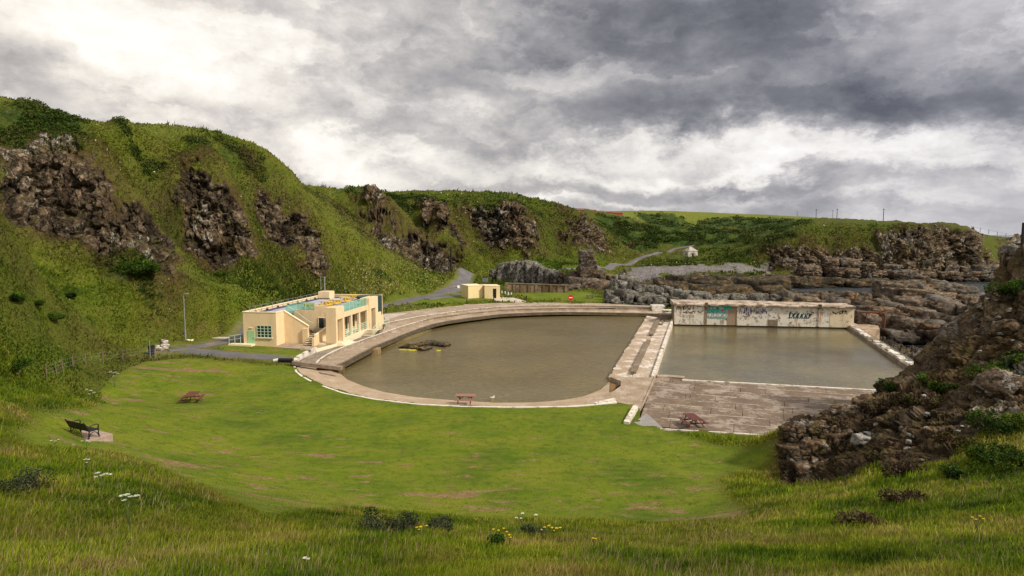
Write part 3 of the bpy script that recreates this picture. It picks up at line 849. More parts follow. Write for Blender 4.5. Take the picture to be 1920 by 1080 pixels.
# ------------------------------------------------------------------ mesh builder
class MB:
    def __init__(self):
        self.v = []; self.f = []
    def quad(self, a, b, c, d):
        n = len(self.v); self.v += [tuple(a), tuple(b), tuple(c), tuple(d)]; self.f.append((n, n + 1, n + 2, n + 3))
    def box(self, x0, x1, y0, y1, z0, z1, M=None):
        c = [(x0, y0, z0), (x1, y0, z0), (x1, y1, z0), (x0, y1, z0), (x0, y0, z1), (x1, y0, z1), (x1, y1, z1), (x0, y1, z1)]
        if M is not None: c = [tuple(M @ Vector(p)) for p in c]
        n = len(self.v); self.v += c
        for q in ((0, 3, 2, 1), (4, 5, 6, 7), (0, 1, 5, 4), (1, 2, 6, 5), (2, 3, 7, 6), (3, 0, 4, 7)):
            self.f.append(tuple(n + i for i in q))
        return self
    def bar(self, p, q, w, h=None, up=(0, 0, 1)):
        h = h or w
        p, q = Vector(p), Vector(q)
        d = (q - p); L = d.length
        if L < 1e-6: return self
        d.normalize(); up = Vector(up)
        if abs(d.dot(up)) > .98: up = Vector((0, 1, 0))
        r = d.cross(up).normalized(); u = r.cross(d)
        M = Matrix((r, d, u)).transposed().to_4x4(); M.translation = p
        return self.box(-w / 2, w / 2, 0, L, -h / 2, h / 2, M)
    def tube(self, pts, r, seg=8, r2=None, cap=True):
        pts = [Vector(p) for p in pts]; k = len(pts)
        n0 = len(self.v)
        prev = None
        for i, p in enumerate(pts):
            t = (pts[min(i + 1, k - 1)] - pts[max(i - 1, 0)]).normalized()
            ref = Vector((0, 0, 1)) if abs(t.z) < .95 else Vector((1, 0, 0))
            if prev is not None: ref = prev
            a = (ref - t * ref.dot(t)).normalized(); b = t.cross(a); prev = a
            rr = r if r2 is None else r + (r2 - r) * i / max(1, k - 1)
            for s in range(seg):
                an = 2 * math.pi * s / seg
                self.v.append(tuple(p + (a * math.cos(an) + b * math.sin(an)) * rr))
        for i in range(k - 1):
            for s in range(seg):
                a0 = n0 + i * seg + s; a1 = n0 + i * seg + (s + 1) % seg
                self.f.append((a0, a1, a1 + seg, a0 + seg))
        if cap:
            self.f.append(tuple(n0 + s for s in reversed(range(seg))))
            self.f.append(tuple(n0 + (k - 1) * seg + s for s in range(seg)))
        return self
    def prism(self, poly, z0, z1):
        """upright prism; z0, z1 numbers or per-point lists"""
        k = len(poly); n = len(self.v)
        zb = z0 if hasattr(z0, '__len__') else [z0] * k
        zt = z1 if hasattr(z1, '__len__') else [z1] * k
        self.v += [(p[0], p[1], zb[i]) for i, p in enumerate(poly)] + [(p[0], p[1], zt[i]) for i, p in enumerate(poly)]
        self.f.append(tuple(n + i for i in reversed(range(k)))); self.f.append(tuple(n + k + i for i in range(k)))
        for i in range(k):
            j = (i + 1) % k
            self.f.append((n + i, n + j, n + k + j, n + k + i))
        return self
    def loft(self, rails, closed=False):
        n = len(self.v); k = len(rails[0])
        for r in rails: self.v += [tuple(p) for p in r]
        for i in range(len(rails) - 1):
            for j in range(k - 1):
                a = n + i * k + j
                self.f.append((a, a + 1, a + k + 1, a + k))
        return self
    def build(self, name, mat, parent=None, bevel=0, smooth=False, fix=True):
        me = bpy.data.meshes.new(name)
        me.from_pydata(self.v, [], self.f)
        bm = bmesh.new(); bm.from_mesh(me)
        if fix: bmesh.ops.recalc_face_normals(bm, faces=bm.faces)
        bm.to_mesh(me); bm.free()
        if smooth: me.polygons.foreach_set('use_smooth', [True] * len(me.polygons))
        me.materials.append(mat)
        o = bpy.data.objects.new(name, me); COL.objects.link(o)
        if parent is not None: o.parent = parent
        if bevel:
            md = o.modifiers.new('bevel', 'BEVEL'); md.width = bevel; md.segments = 2; md.limit_method = 'ANGLE'
        return o

def empty(name, loc, rz=0, label=None, cat=None, group=None):
    o = bpy.data.objects.new(name, None); COL.objects.link(o)
    o.location = loc; o.rotation_euler = (0, 0, rz); o.empty_display_size = .3
    return tag(o, label, cat, group)

def dup(root, loc, rz, label=None):
    r = root.copy(); COL.objects.link(r); r.location = loc; r.rotation_euler = (0, 0, rz)
    if label: r['label'] = label
    for ch in list(root.children):
        c = ch.copy(); COL.objects.link(c); c.parent = r
        for g in list(ch.children):
            d = g.copy(); COL.objects.link(d); d.parent = c
    return r

def resample(pts, n):
    pts = np.asarray(pts, float)
    d = np.r_[0, np.cumsum(np.linalg.norm(np.diff(pts[:, :2], axis=0), axis=1))]
    # Catmull-like smoothing through dense linear + box blur
    t = np.linspace(0, d[-1], n)
    P = np.stack([np.interp(t, d, pts[:, k]) for k in range(pts.shape[1])], -1)
    Q = P.copy()
    for _ in range(3):
        Q[1:-1] = (Q[:-2] + 2 * Q[1:-1] + Q[2:]) / 4
    return Q
def rail(pts, n=120): return resample([G(u, v, z) for u, v, z in pts], n)
def dz(r, z): q = r.copy(); q[:, 2] += z; return q
def setz(r, z): q = r.copy(); q[:, 2] = z; return q
def offset(r, d):
    t = np.gradient(r[:, :2], axis=0); t /= np.linalg.norm(t, axis=1, keepdims=True)
    q = r.copy(); q[:, 0] += -t[:, 1] * d; q[:, 1] += t[:, 0] * d
    return q

# ------------------------------------------------------------------ materials
def paint(name, col, grime=.25, rough=.75, scale=1.2, dirt=None, spec=.25):
    t = NT(name); p = t.pos()
    n = t.noise(p, scale, 5, .65); s = t.noise(t.mapv(p, (1, 1, .18)), scale * 2.2, 4, .6)
    d = dirt or (col[0] * .5, col[1] * .45, col[2] * .38)
    f = t.math('MULTIPLY', t.ramp(t.math('ADD', t.math('MULTIPLY', n, .6), t.math('MULTIPLY', s, .4)), [(.45, 0), (.75, 1)]), grime)
    c = t.mix(f, col, d)
    t.bsdf(c, rough, t.bump(t.noise(p, 30, 3, .6), .15, .02), spec)
    return t.m
def concrete(name, c1, c2, c3, white=0.0, scale=.8, slab=None, weed=0.0):
    t = NT(name); p = t.pos()
    n = t.noise(p, scale, 6, .65); n2 = t.noise(p, scale * 6, 5, .7); n3 = t.noise(p, scale * .23, 4, .6)
    c = t.ramp(n, [(.3, c2), (.55, c1), (.75, c3)])
    c = t.mix(t.ramp(n2, [(.35, .45), (.6, 0)]), c, (c2[0] * .6, c2[1] * .6, c2[2] * .6))
    c = t.mix(t.ramp(n3, [(.4, 0), (.65, .4)]), c, c2)
    if white:
        w = t.ramp(t.math('ADD', t.math('MULTIPLY', t.noise(p, .45, 5, .7), .7), t.math('MULTIPLY', n2, .3)), [(.50, 0), (.56, 1)])
        c = t.mix(t.math('MULTIPLY', w, white), c, (.68, .60, .52))
    if weed:
        w = t.ramp(t.noise(p, .7, 5, .6), [(.55, 0), (.68, 1)])
        c = t.mix(t.math('MULTIPLY', w, weed), c, (.13, .105, .02))
    t.bsdf(c, .88, t.bump(n2, .35, .06), .2)
    return t.m
def flaked(name, white=(.74, .69, .62), under=(.22, .17, .13), lo=.40, hi=.50, scale=.9, rust=0):
    """old white paint coming away from concrete"""
    t = NT(name); p = t.pos()
    n = t.math('ADD', t.math('MULTIPLY', t.noise(p, scale, 6, .72), .75), t.math('MULTIPLY', t.noise(p, scale * 7, 4, .7), .25))
    w = t.ramp(n, [(lo, 0), (hi, 1)])
    u = t.ramp(t.noise(p, scale * 3, 4, .6), [(.35, tuple(k * .5 for k in under)), (.65, under)])
    wc = t.mix(t.ramp(t.noise(p, scale * 1.7, 5, .6), [(.45, 0), (.7, .5)]), white, tuple(k * .72 for k in white))
    c = t.mix(w, u, wc)
    if rust:
        r = t.ramp(t.noise(t.mapv(p, (1, 1, .12)), 1.1, 5, .65), [(.56, 0), (.70, 1)])
        c = t.mix(t.math('MULTIPLY', r, rust), c, (.36, .17, .055))
    t.bsdf(c, .85, t.bump(n, .4, .04), .2)
    return t.m
def plain(name, col, rough=.6, metal=0, spec=.3):
    t = NT(name); p = t.pos()
    n = t.noise(p, 6, 4, .6)
    c = t.mix(t.ramp(n, [(.35, 0), (.7, .35)]), col, tuple(k * .6 for k in col))
    t.bsdf(c, rough, None, spec, metal)
    return t.m

M_CREAM = paint('cream_render', (.80, .612, .375), .40, .8, .7)
M_CREAM2 = paint('pale_cream_coping', (.86, .72, .50), .2)
M_SAGE = paint('sage_green_paint', (.36, .60, .33), .15, .5)
M_PALEGREEN = paint('pale_green_rail', (.52, .66, .50), .15, .5)
M_TEAL = paint('dark_teal_cladding', (.026, .060, .064), .3, .4)
M_DARKGLASS = plain('dark_glass', (.025, .04, .035), .08, 0, .6)
M_BLACK = plain('black_paint', (.016, .015, .016), .45)
M_GALV = plain('galvanised_steel', (.42, .45, .47), .45, .6)
M_YELLOW = paint('yellow_plastic', (.80, .52, .015), .12, .5)
M_DECKGREY = paint('roof_felt', (.40, .40, .47), .35, .85, .5)
M_DECKDARK = paint('dark_roof_edge', (.07, .07, .11), .3, .8)
M_CONC = concrete('warm_concrete', (.40, .305, .215), (.27, .20, .14), (.50, .40, .30), .25)
M_CONC_D = concrete('stained_concrete', (.24, .18, .125), (.15, .11, .075), (.33, .26, .19), .12)
M_TERR = concrete('terrace_concrete', (.215, .158, .115), (.145, .105, .078), (.31, .24, .17), .25, .5, None, .3)
M_ALGAE = concrete('algae_concrete', (.20, .15, .07), (.10, .085, .025), (.30, .22, .11), 0, .9, None, .8)
M_WHITE = flaked('flaking_white_paint')
M_WHITEK = flaked('white_kerb_paint', (.72, .65, .56), (.30, .23, .165), .40, .50, 1.4)
M_SIDE = concrete('dark_side_concrete', (.12, .09, .06), (.06, .05, .03), (.20, .15, .10), 0, 1.2)  # dark brown concrete for pool sides, step risers and brackets
M_RUST = paint('rusty_iron', (.16, .060, .030), .5, .9)
M_TIMBER = paint('weathered_timber', (.30, .22, .16), .4, .9, 4)
M_REDWOOD = paint('red_brown_timber', (.145, .048, .040), .4, .6, 5)
M_REDWOOD2 = paint('faded_red_brown_timber', (.30, .16, .12), .35, .6, 5)

# glass balustrade
def _glass():
    t = NT('tinted_balustrade_glass')
    g = t.bsdf((.35, .62, .52), .1, None, .5)
    tr = t.n('ShaderNodeBsdfTransparent'); tr.inputs[0].default_value = (.72, .92, .84, 1)
    m = t.n('ShaderNodeMixShader'); m.inputs[0].default_value = .22
    t.link(tr.outputs[0], m.inputs[1]); t.link(g.outputs[0], m.inputs[2]); t.link(m.outputs[0], t.out.inputs[0])
    return t.m
M_GLASS = _glass()

# gravel roads
def mat_road(name, c):
    t = NT(name); p = t.pos()
    n = t.noise(p, .35, 5, .6); f = t.noise(p, 7, 4, .7)
    col = t.ramp(n, [(.3, tuple(k * .72 for k in c)), (.6, c), (.8, tuple(k * 1.25 for k in c))])
    col = t.mix(t.ramp(f, [(.35, .5), (.6, 0)]), col, tuple(k * .45 for k in c))
    col = t.mix(t.ramp(t.noise(p, .22, 4, .6), [(.60, 0), (.70, .7)]), col, (.30, .20, .14))
    t.bsdf(col, .9, t.bump(f, .6, .06), .2)
    return t.m
M_ROAD = mat_road('grey_gravel', (.165, .155, .160))

def road(name, line, widths, mat, n=90, lift=.07):
    c = resample(polyline_world(line), n)
    if not hasattr(widths, '__len__'): widths = [widths] * len(line)
    d0 = np.linspace(0, 1, len(line)); W = np.interp(np.linspace(0, 1, n), d0, widths)
    t = np.gradient(c[:, :2], axis=0); t /= np.linalg.norm(t, axis=1, keepdims=True)
    nrm = np.stack((-t[:, 1], t[:, 0]), -1)
    wob = fbm(np.c_[c[:, :2] * .8, np.zeros(n)], 3, 3) * .5
    rows = []
    K = 7
    for k in range(K):
        o = (k / (K - 1) - .5) * (W + (wob if k in (0, K - 1) else 0))
        x = c[:, 0] + nrm[:, 0] * o; y = c[:, 1] + nrm[:, 1] * o
        z = ground(x, y) + lift - (.16 if k in (0, K - 1) else 0)
        rows.append(np.stack((x, y, z), -1))
    mb = MB(); mb.loft(rows)
    o = mb.build(name, mat, smooth=True)
    for p in o.data.polygons:
        if p.normal.z < 0: p.flip()
    return tag(o, kind='structure')
road('gravel_road', ROAD_A, ROAD_W, M_ROAD, 140)
road('gravel_path', ROAD_B, [3.0, 3.6, 3.2, 2.6, 1.6], M_ROAD, 60, .09)
road('gravel_turning', ROAD_C, [2.5, 3.0, 3.0, 3, 2.5], M_ROAD, 50, .10)
road('shore_road', ROAD_D, [2.2, 2.4, 2.6, 2.6, 2.6, 2.5, 2.4, 2.4, 2.4], M_ROAD, 110, .32)

# ------------------------------------------------------------------ boating pool surround
N = 160
r1 = rail([(594,682.5,.72),(599,675.5,.72),(609,668.3,.72),(630,657,.72),(656,646.7,.72),(685,636,.72),(714,626,.72),(750,613.3,.72),(790,601.5,.72),(820,595.3,.72),(878,587.6,.72),(943,581,.72),(1000,579,.72),(1054,578,.74),(1098,577.5,.76),(1180,577.5,.76),(1246,578,.76)], N)
r2 = rail([(634,685,.3),(640,682.5,.3),(655,674.5,.3),(675,664,.3),(700,651,.3),(730,638.2,.3),(757,627,.3),(785,616.6,.3),(812,607.6,.3),(835,602.6,.3),(878,596.5,.25),(937,589.3,.2),(1000,586.2,.2),(1060,585,.2),(1100,585.5,.1),(1180,587,0),(1240,588.5,-.1)], N)
r3 = rail([(640,697,-.6),(648,689,-.6),(665,679,-.6),(690,667,-.6),(720,653,-.6),(750,642,-.6),(782,632.5,-.6),(800,623,-.6),(820,612,-.6),(850,603.5,-.6),(878,599.8,-.6),(944,593,-.6),(1000,591,-.6),(1060,590,-.55),(1100,590,-.5),(1180,591.3,-.5),(1214,592,-.5)], N)
u1 = rail([(722,607,1.05),(732,604,1.05),(745,601,1.05),(790,592.5,1.05),(820,588.5,1.05),(878,580.5,1.05),(934,575.2,1.05),(981,573,1.03),(1040,572.2,1.0),(1098,572.4,1.0),(1180,574,1.0),(1247,576,1.0)], N)
wo = rail([(716,589,1.04),(762,583.5,1.04),(820,575.5,1.04),(877,570,1.04),(925,566.5,1.04),(981,566.5,1.02),(1001,566.8,1.0),(1016,567.4,1.0),(1098,567.6,1.0),(1140,569.5,1.0),(1180,571.5,1.0),(1247,574,1.0)], N)
tw = N
# tier between the two kerbs; starts by the right stairs
s0 = int(N * .0)
def cut_rail(r, u0):
    """part of a rail beyond bearing u0"""
    uu = CU + FPX * r[:, 0] / (r[:, 1] * _c - (r[:, 2] - H) * _s)
    k = np.nonzero(uu >= u0)[0][0]
    return resample(r[k:], N)
r1b = cut_rail(r1, 716)
mb = MB()
mb.loft([wo, dz(offset(u1, .28), -.03)]); 
pave = mb.build('upper_promenade', M_CONC); tag(pave, kind='structure')
mb = MB()
mb.loft([dz(u1, -.02), dz(u1, -.34), dz(offset(r1b, .30), -.06)])
o = mb.build('middle_tier', M_CONC); tag(o, kind='structure')
mb = MB()
mb.loft([dz(r1, 0), dz(r1, -.46), dz(offset(r2, .26), -.02)])
o = mb.build('lower_tier', M_CONC); tag(o, kind='structure')
mb = MB(); ri = offset(r2, -.05)
mb.loft([r2, dz(ri, -.42), dz(offset(r2, -.28), -.46)]); 
o = mb.build('pool_wall', M_SIDE); tag(o, kind='structure')
mb = MB(); mb.loft([dz(offset(r2, -.06), -.44), dz(r3, .04), setz(offset(r3, -1.5), -1.6)])
o = mb.build('pool_ledge', M_ALGAE); tag(o, kind='structure')
def kerb(name, r, w, h, mat, label, cat='kerb', jog=0):
    """a kerb of square section along a rail, worn along its edges"""
    a = offset(r, w)
    n = fbm(np.c_[r[:, :2] * 1.3, np.zeros(len(r))], 3, 8)
    h2 = h * (1 + .35 * n)
    lo = -h - .12
    mb = MB()
    e0 = r.copy(); e0[:, 2] += h2 * 0; e1 = a.copy()
    rails = [dz(r, lo), np.c_[r[:, :2], r[:, 2] + h2 * .5], np.c_[a[:, :2], a[:, 2] + h2 * .5], dz(a, lo)]
    mb.loft(rails)
    o = mb.build(name, mat)
    return tag(o, label, cat)
kerb('white_kerb', u1, .22, .07, M_WHITEK, 'curved white kerb along the upper promenade behind the round pool')
kerb('white_kerb', r1[:int(N * .43)], .24, .08, M_WHITEK, 'flaking white kerb curving past the front of the cream pavilion')
kerb('dark_kerb', r2, .26, .06, M_CONC_D, 'worn concrete coping curving round the back of the round pool')
kerb('stained_kerb', cut_rail(r1, 790), .28, .05, M_CONC_D, 'stained step edge on the middle tier behind the round pool')

# lower walkway before the pavilion
lw_o = rail([(556,681,.62),(575,668.5,.62),(592,661.5,.62),(630,649,.62),(655,640.5,.62),(689,627.5,.62),(716,617,.62)], 60)
lw_i = resample(offset(r1, .30)[:int(N * .32)], 60); lw_i[:, 2] = .66
mb = MB(); mb.loft([lw_o, lw_i]); o = mb.build('lower_walkway', concrete('walkway_concrete', (.25, .20, .15), (.19, .15, .11), (.42, .33, .24), .15)); tag(o, kind='structure')
# bank wall at the start of the walkway (curved, white with dark patches)
pw = rail([(551,684,.62),(551,679,.64),(556,674,.66),(566,668,.70),(578,662,.74),(590,657,.80)], 40)
mb = MB(); pi_ = offset(pw, -.35)
mb.loft([dz(pw, -.5), dz(pw, .42), dz(pi_, .42), dz(pi_, -.3)])
o = mb.build('curved_wall', flaked('patched_white_wall', (.72, .66, .57), (.17, .12, .09), .43, .50, .8)); tag(o, 'low curved white wall with dark patches beside the pavilion lawn', 'low wall')

# near side ring
n0 = rail([(550,687,.55),(553,697,.5),(564,706,.42),(580,715,.32),(602,724,.22),(640,737.5,.12),(700,749.5,.05),(780,758.8,.02),(872,763.4,0),(960,764.5,0),(1060,763.5,0),(1120,759.5,0),(1157,754,0)], N)
n3 = rail([(631,692,-.56),(634,698,-.58),(650,711,-.6),(680,723.5,-.6),(720,735.2,-.6),(780,744.8,-.6),(860,751.2,-.6),(930,755,-.6),(1000,754.6,-.6),(1060,749.5,-.6),(1100,742,-.6),(1130,728,-.6),(1143,712,-.6)], N)
n2 = rail([(592,687.5,.16),(594,696,.14),(603,706,.05),(624,719.5,-.12),(652,732,-.2),(705,744,-.25),(780,753,-.26),(866,758.5,-.26),(945,760.5,-.27),(1030,759.5,-.27),(1080,754,-.27),(1120,746,-.24),(1142,735,-.2)], N)
mb = MB()
e = np.clip(np.linspace(1, -1.2, N), 0, 1)[:, None] * np.array((0, 0, .26))
n1 = offset(n0, .32)
mb.loft([dz(n1, -.02), n2 + e * .5, n2 - e * .9, n3, setz(offset(n3, 2.5), -1.15), setz(offset(n3, 8), -1.7)])
o = mb.build('near_pool_edge', concrete('sandy_concrete', (.46, .345, .235), (.36, .26, .17), (.55, .44, .32), .15)); tag(o, kind='structure')
kerb('white_kerb', n0, .22, .08, flaked('clean_white_kerb', (.76, .71, .64), (.36, .28, .20), .36, .48, 1.2), 'thin white kerb between the mown lawn and the round pool')

# heavy beam across the tiers
A_, B_ = G(549, 680, .95), G(641, 690.5, .55)
mb = MB(); mb.bar(A_, B_, .55, .42)
o = mb.build('concrete_beam', concrete('grey_beam', (.30, .22, .165), (.2, .15, .11), (.40, .31, .23), .1), bevel=.03); tag(o, 'heavy concrete beam lying across the tiers at the left end of the round pool', 'concrete beam')
mb = MB(); p_ = G(640, 700, -.6); mb.box(p_[0] - .25, p_[0] + .35, p_[1] - .3, p_[1] + .3, -1.6, .36)
o = mb.build('beam_pier', M_ALGAE, bevel=.03); tag(o, 'green algae covered pier under the end of the concrete beam', 'pier')
# two buttresses in the algae wall
mb = MB(); p_ = G(704, 664, -.6); mb.box(p_[0] - .45, p_[0] + .45, p_[1] - .35, p_[1] + 1.2, -1.6, .10)
o = mb.build('pool_buttress', concrete('tan_block', (.36, .255, .13), (.25, .17, .08), (.42, .33, .2), 0)); tag(o, 'tan concrete buttress against the wall of the round pool', 'buttress')

# ------------------------------------------------------------------ divider between the pools
def dv(k, j):
    """k along the divider (0 near, 1 far), j across (0 left, 1 right)"""
    L0, L1 = G(1142, 706, -.2), G(1213, 592, -.2)
    R0, R1 = G(1227, 708, -.05), G(1264, 597.5, -.05)
    a = L0 + (L1 - L0) * k; b = R0 + (R1 - R0) * k
    return a + (b - a) * j
M_DIV = concrete('divider_concrete', (.44, .33, .235), (.33, .25, .18), (.54, .43, .32), .9)
M_DIVW = concrete('whitewashed_concrete', (.50, .40, .30), (.36, .28, .21), (.62, .52, .42), 1.0, .6)
div = empty('pool_divider', dv(.5, .5), 0, 'long concrete walkway with flaking white patches between the two pools', 'walkway')
def dloc(p): q = np.array(p) - np.array(div.location); return tuple(q)
def dslab(name, k0, k1, j0, j1, zb, zt, mat, n=24, wear=0):
    A = np.array([dv(k, j0) for k in np.linspace(k0, k1, n)]); B = np.array([dv(k, j1) for k in np.linspace(k0, k1, n)])
    if wear:
        w = fbm(np.c_[A[:, :2] * 1.2, np.zeros(n)], 3, 66) * wear
        A[:, 0] += w
    off = np.array(div.location)
    mb = MB()
    P = [np.c_[A[:, :2], np.full(n, zb)], np.c_[A[:, :2], np.full(n, zt)], np.c_[B[:, :2], np.full(n, zt)], np.c_[B[:, :2], np.full(n, zb)]]
    mb.loft([p - off for p in P])
    for p in (0, n - 1):
        mb.quad(*[tuple(q[p] - off) for q in P])
    return mb.build(name, mat, div)
dslab('walk_deck', 0, 1, 0, .52, -1.8, -.22, M_DIV, 60, .25)
dslab('side_deck', 0, 1, .52, .93, -1.8, -.12, M_DIVW, 60)
for k0, k1 in ((.03, .46), (.56, .985)):
    dslab('bench_wall', k0, k1, .44, .56, -.3, .16, M_CONC_D, 20)
for k0, k1 in ((.0, .33), (.345, .70), (.71, 1.0)):
    dslab('white_coping', k0, k1, .93, 1.0, -1.8, .16, M_WHITEK, 20)
dslab('pit_wall', .80, .985, .66, .70, -.2, .05, M_CONC_D, 6)
dslab('pit_wall', .80, .83, .56, .66, -.2, .05, M_CONC_D, 6)
dslab('algae_edge', .0, 1, -.035, .0, -1.8, -.30, M_ALGAE, 40, .12)

# landing at the near end of the divider
def poly_obj(name, pts, zb, zt, mat, kind=None, label=None, cat=None, bevel=0):
    mb = MB(); mb.prism(pts, zb, zt); o = mb.build(name, mat, bevel=bevel)
    if kind: tag(o, kind=kind)
    if label: tag(o, label, cat)
    return o
land = [G(u, v, -.02) for u, v in [(1144,707),(1227,707.5),(1207,757),(1200,765),(1189,758.5),(1158,752.5),(1120,752),(1096,756),(1118,745),(1140,735),(1160,724),(1172,714)]]
poly_obj('pool_landing', [G(u, v, -.04) for u, v in [(1143,706),(1227,707.5),(1206.5,758),(1200,766),(1189,759.5),(1157,754),(1120,758.5),(1085,761),(1100,752),(1125,743),(1150,733),(1164,723),(1164,714)]], -1.8, -.06, M_CONC, 'structure')
sandp = [G(u, v, -.56) for u, v in [(1143,705),(1166,712),(1163,722),(1150,730),(1125,740),(1098,749),(1080,752),(1105,742),(1132,727),(1141,716)]]
mb = MB(); mb.prism(sandp, -1.6, -.53); o = mb.build('wet_sand', concrete('brown_sand', (.25, .15, .07), (.17, .10, .045), (.33, .22, .12), 0)); tag(o, kind='structure')
mb = MB(); mb.prism([G(u, v, .02) for u, v in [(1199,766.5),(1207,757.5),(1229,708),(1227,706),(1205,756),(1196,764)]], -1.2, .04)
o = mb.build('side_wall', M_CONC); tag(o, 'low side wall between the pool landing and the dark terraces', 'low wall')
def wkerb(pts, z, w, h, label, mat=M_WHITEK, name='white_kerb'):
    r = resample([G(u, v, z) for u, v in pts], 24); a = offset(r, w)
    mb = MB(); mb.loft([dz(r, -.6), dz(r, h), dz(a, h), dz(a, -.6)])
    for p in (0, -1): mb.quad(*[tuple(q[p]) for q in (dz(r, -.6), dz(r, h), dz(a, h), dz(a, -.6))])
    return tag(mb.build(name, mat), label, 'kerb')
wkerb([(1180,797),(1197,766)], .15, .45, .25, 'short thick white kerb sloping down beside the gravel patch')
wkerb([(1118,759.5),(1155,751.5)], 0, .35, .18, 'short white kerb block at the corner of the lawn and pool landing')

# ------------------------------------------------------------------ terraces and swimming pool
tl0, tl1 = G(1196, 795, .15), G(1480, 820.5, .15)
tw0, tw1 = G(1228, 708, -.45), G(1640, 735.5, -.45)
tr1 = tl1 + (tl1 - tl0) * 1.0
NS = 8
slabs, noses, weeds = MB(), MB(), MB()
for k in range(NS):
    f0, f1 = k / NS, (k + 1) / NS
    z = .12 - .07 * k
    a0, a1 = tl0 + (tw0 - tl0) * f0, tl0 + (tw0 - tl0) * f1
    E0 = tl1 + (tl1 - tl0) * .9; E1 = tw1 + (tw1 - tw0) * .15
    b0, b1 = E0 + (E1 - E0) * f0, E0 + (E1 - E0) * f1
    cuts = [0] + sorted(random.uniform(.05, .95) for _ in range(4)) + [1]
    def at_(g, h): return (a0 + (b0 - a0) * g) * (1 - h) + (a1 + (b1 - a1) * g) * h
    for s in range(len(cuts) - 1):
        g0, g1 = cuts[s] + .0008, cuts[s + 1] - .0008
        zz = z + random.uniform(-.015, .015)
        slabs.prism([tuple(at_(g, h)[:2]) for g, h in ((g0, 0), (g1, 0), (g1, .985), (g0, .985))], -1.4, [zz + random.uniform(-.012, .012) for _ in range(4)])
    # worn pale nosing, broken in places, and weeds in the joints
    g = 0
    while g < 1:
        L = random.uniform(.02, .12); g2 = min(1, g + L)
        if random.random() < .62:
            w0 = random.uniform(.90, .95)
            noses.prism([tuple(at_(q, h)[:2]) for q, h in ((g, w0), (g2, w0 + random.uniform(-.02, .02)), (g2, 1.0), (g, 1.0))], z - .1, z + .024)
        if random.random() < .14:
            weeds.prism([tuple(at_(q, h)[:2]) for q, h in ((g, .0), (g + L * .6, .0), (g + L * .6, .035), (g, .05))], z - .05, z + .045)
        g = g2
o = slabs.build('pool_terrace', M_TERR); tag(o, kind='structure')
o = noses.build('terrace_edges', concrete('pale_nosing', (.40, .32, .25), (.30, .235, .18), (.5, .42, .34), .4)); tag(o, kind='structure')
o = weeds.build('terrace_weeds', plain('joint_weeds', (.085, .095, .015), .9)); tag(o, kind='stuff')
wkerb([(1279,715.2),(1400,721.5),(1500,727),(1612,733),(1680,737)], -.42, .35, .16, 'straight white kerb along the near side of the square pool')
wkerb([(1232,709.5),(1256,710),(1281,712.5)], -.42, .9, .22, 'pale step block at the near left corner of the square pool', M_CONC)
wkerb([(1238,805.5),(1360,812.5),(1486,821.5)], .2, .18, .06, 'thin pale kerb between the lawn and the dark terraces')
mb = MB(); gp = [G(u, v, .16) for u, v in [(1183,797),(1212,775),(1226,787),(1243,803),(1236,805)]]
mb.prism(gp, -.3, .17)
o = mb.build('gravel_patch', mat_road('pale_gravel', (.34, .32, .30))); tag(o, kind='structure')

# water sheets
sheet('boating_pool_water', [tuple(p[:2]) for p in offset(r3, .35)[::4]] + [tuple(dv(.99, .05)[:2]), tuple(dv(.5, .05)[:2]), tuple(dv(0.0, .05)[:2])] + [tuple(p[:2]) for p in offset(n3, -.3)[::-4]], POOL_Z, M_POOL)
far_l, far_r = G(1262, 606.5, -.6), G(1606, 615, -.6)
near_l, near_r = G(1229, 712, -.6), G(1760, 742, -.6)
sheet('swimming_pool_water', [dv(-.06, .95)[:2], dv(1.03, .95)[:2], (far_l + np.array((0, .5, 0)))[:2], (far_r + np.array((.8, .6, 0)))[:2], (G(1740, 700, -.6))[:2] + np.array((.8, 0)), near_r[:2] + np.array((1, -1)), G(1290, 716.5, -.6)[:2]], POOL_Z, M_POOL2)

# far ledge below the changing block
A_, B_ = G(1263, 606.5, -.6), G(1608, 615.5, -.6)
dA, dB = G(1262, 598.5, .15), G(1606, 606, .15)
dirl = (B_ - A_) / np.linalg.norm(B_ - A_); perp = np.array((-dirl[1], dirl[0], 0))
mb = MB()
n = 60
ed = np.array([A_ + (B_ - A_) * k for k in np.linspace(-.002, 1.0, n)])
wv = fbm(np.c_[ed[:, :2] * .7, np.zeros(n)], 3, 55)
ed2 = ed + perp * (.12 + .22 * np.abs(wv))[:, None]
mb.loft([setz(ed, -1.7), setz(ed, -.32), np.c_[ed2[:, :2], np.full(n, -.26)], np.c_[ed2[:, :2], .05 + .06 * wv], np.c_[(ed + perp * 2.2)[:, :2], np.full(n, .08)], np.c_[(ed + perp * 2.4)[:, :2], np.full(n, .24)], np.c_[(ed + perp * 6.4)[:, :2], np.full(n, .24)], np.c_[(ed + perp * 6.4)[:, :2], np.full(n, -1.7)]])
o = mb.build('far_pool_ledge', flaked('ledge_white', (.66, .58, .48), (.19, .14, .10), .42, .52, .7)); tag(o, kind='structure')
# ------------------------------------------------------------------ the cream pavilion
BO = G(519, 648, .75)
PSI = math.atan2(.1375, .9905)
pav = empty('seaside_pavilion', (BO[0], BO[1], 0), -PSI, 'long cream flat roofed seaside pavilion with roof terrace and outside stair beside the round pool', 'pavilion')
def P(name, mb, mat, parent=None, bevel=0, smooth=False): return mb.build(name, mat, parent or pav, bevel, smooth)
# local x = across (t), local y = along (s)
GZ = .2
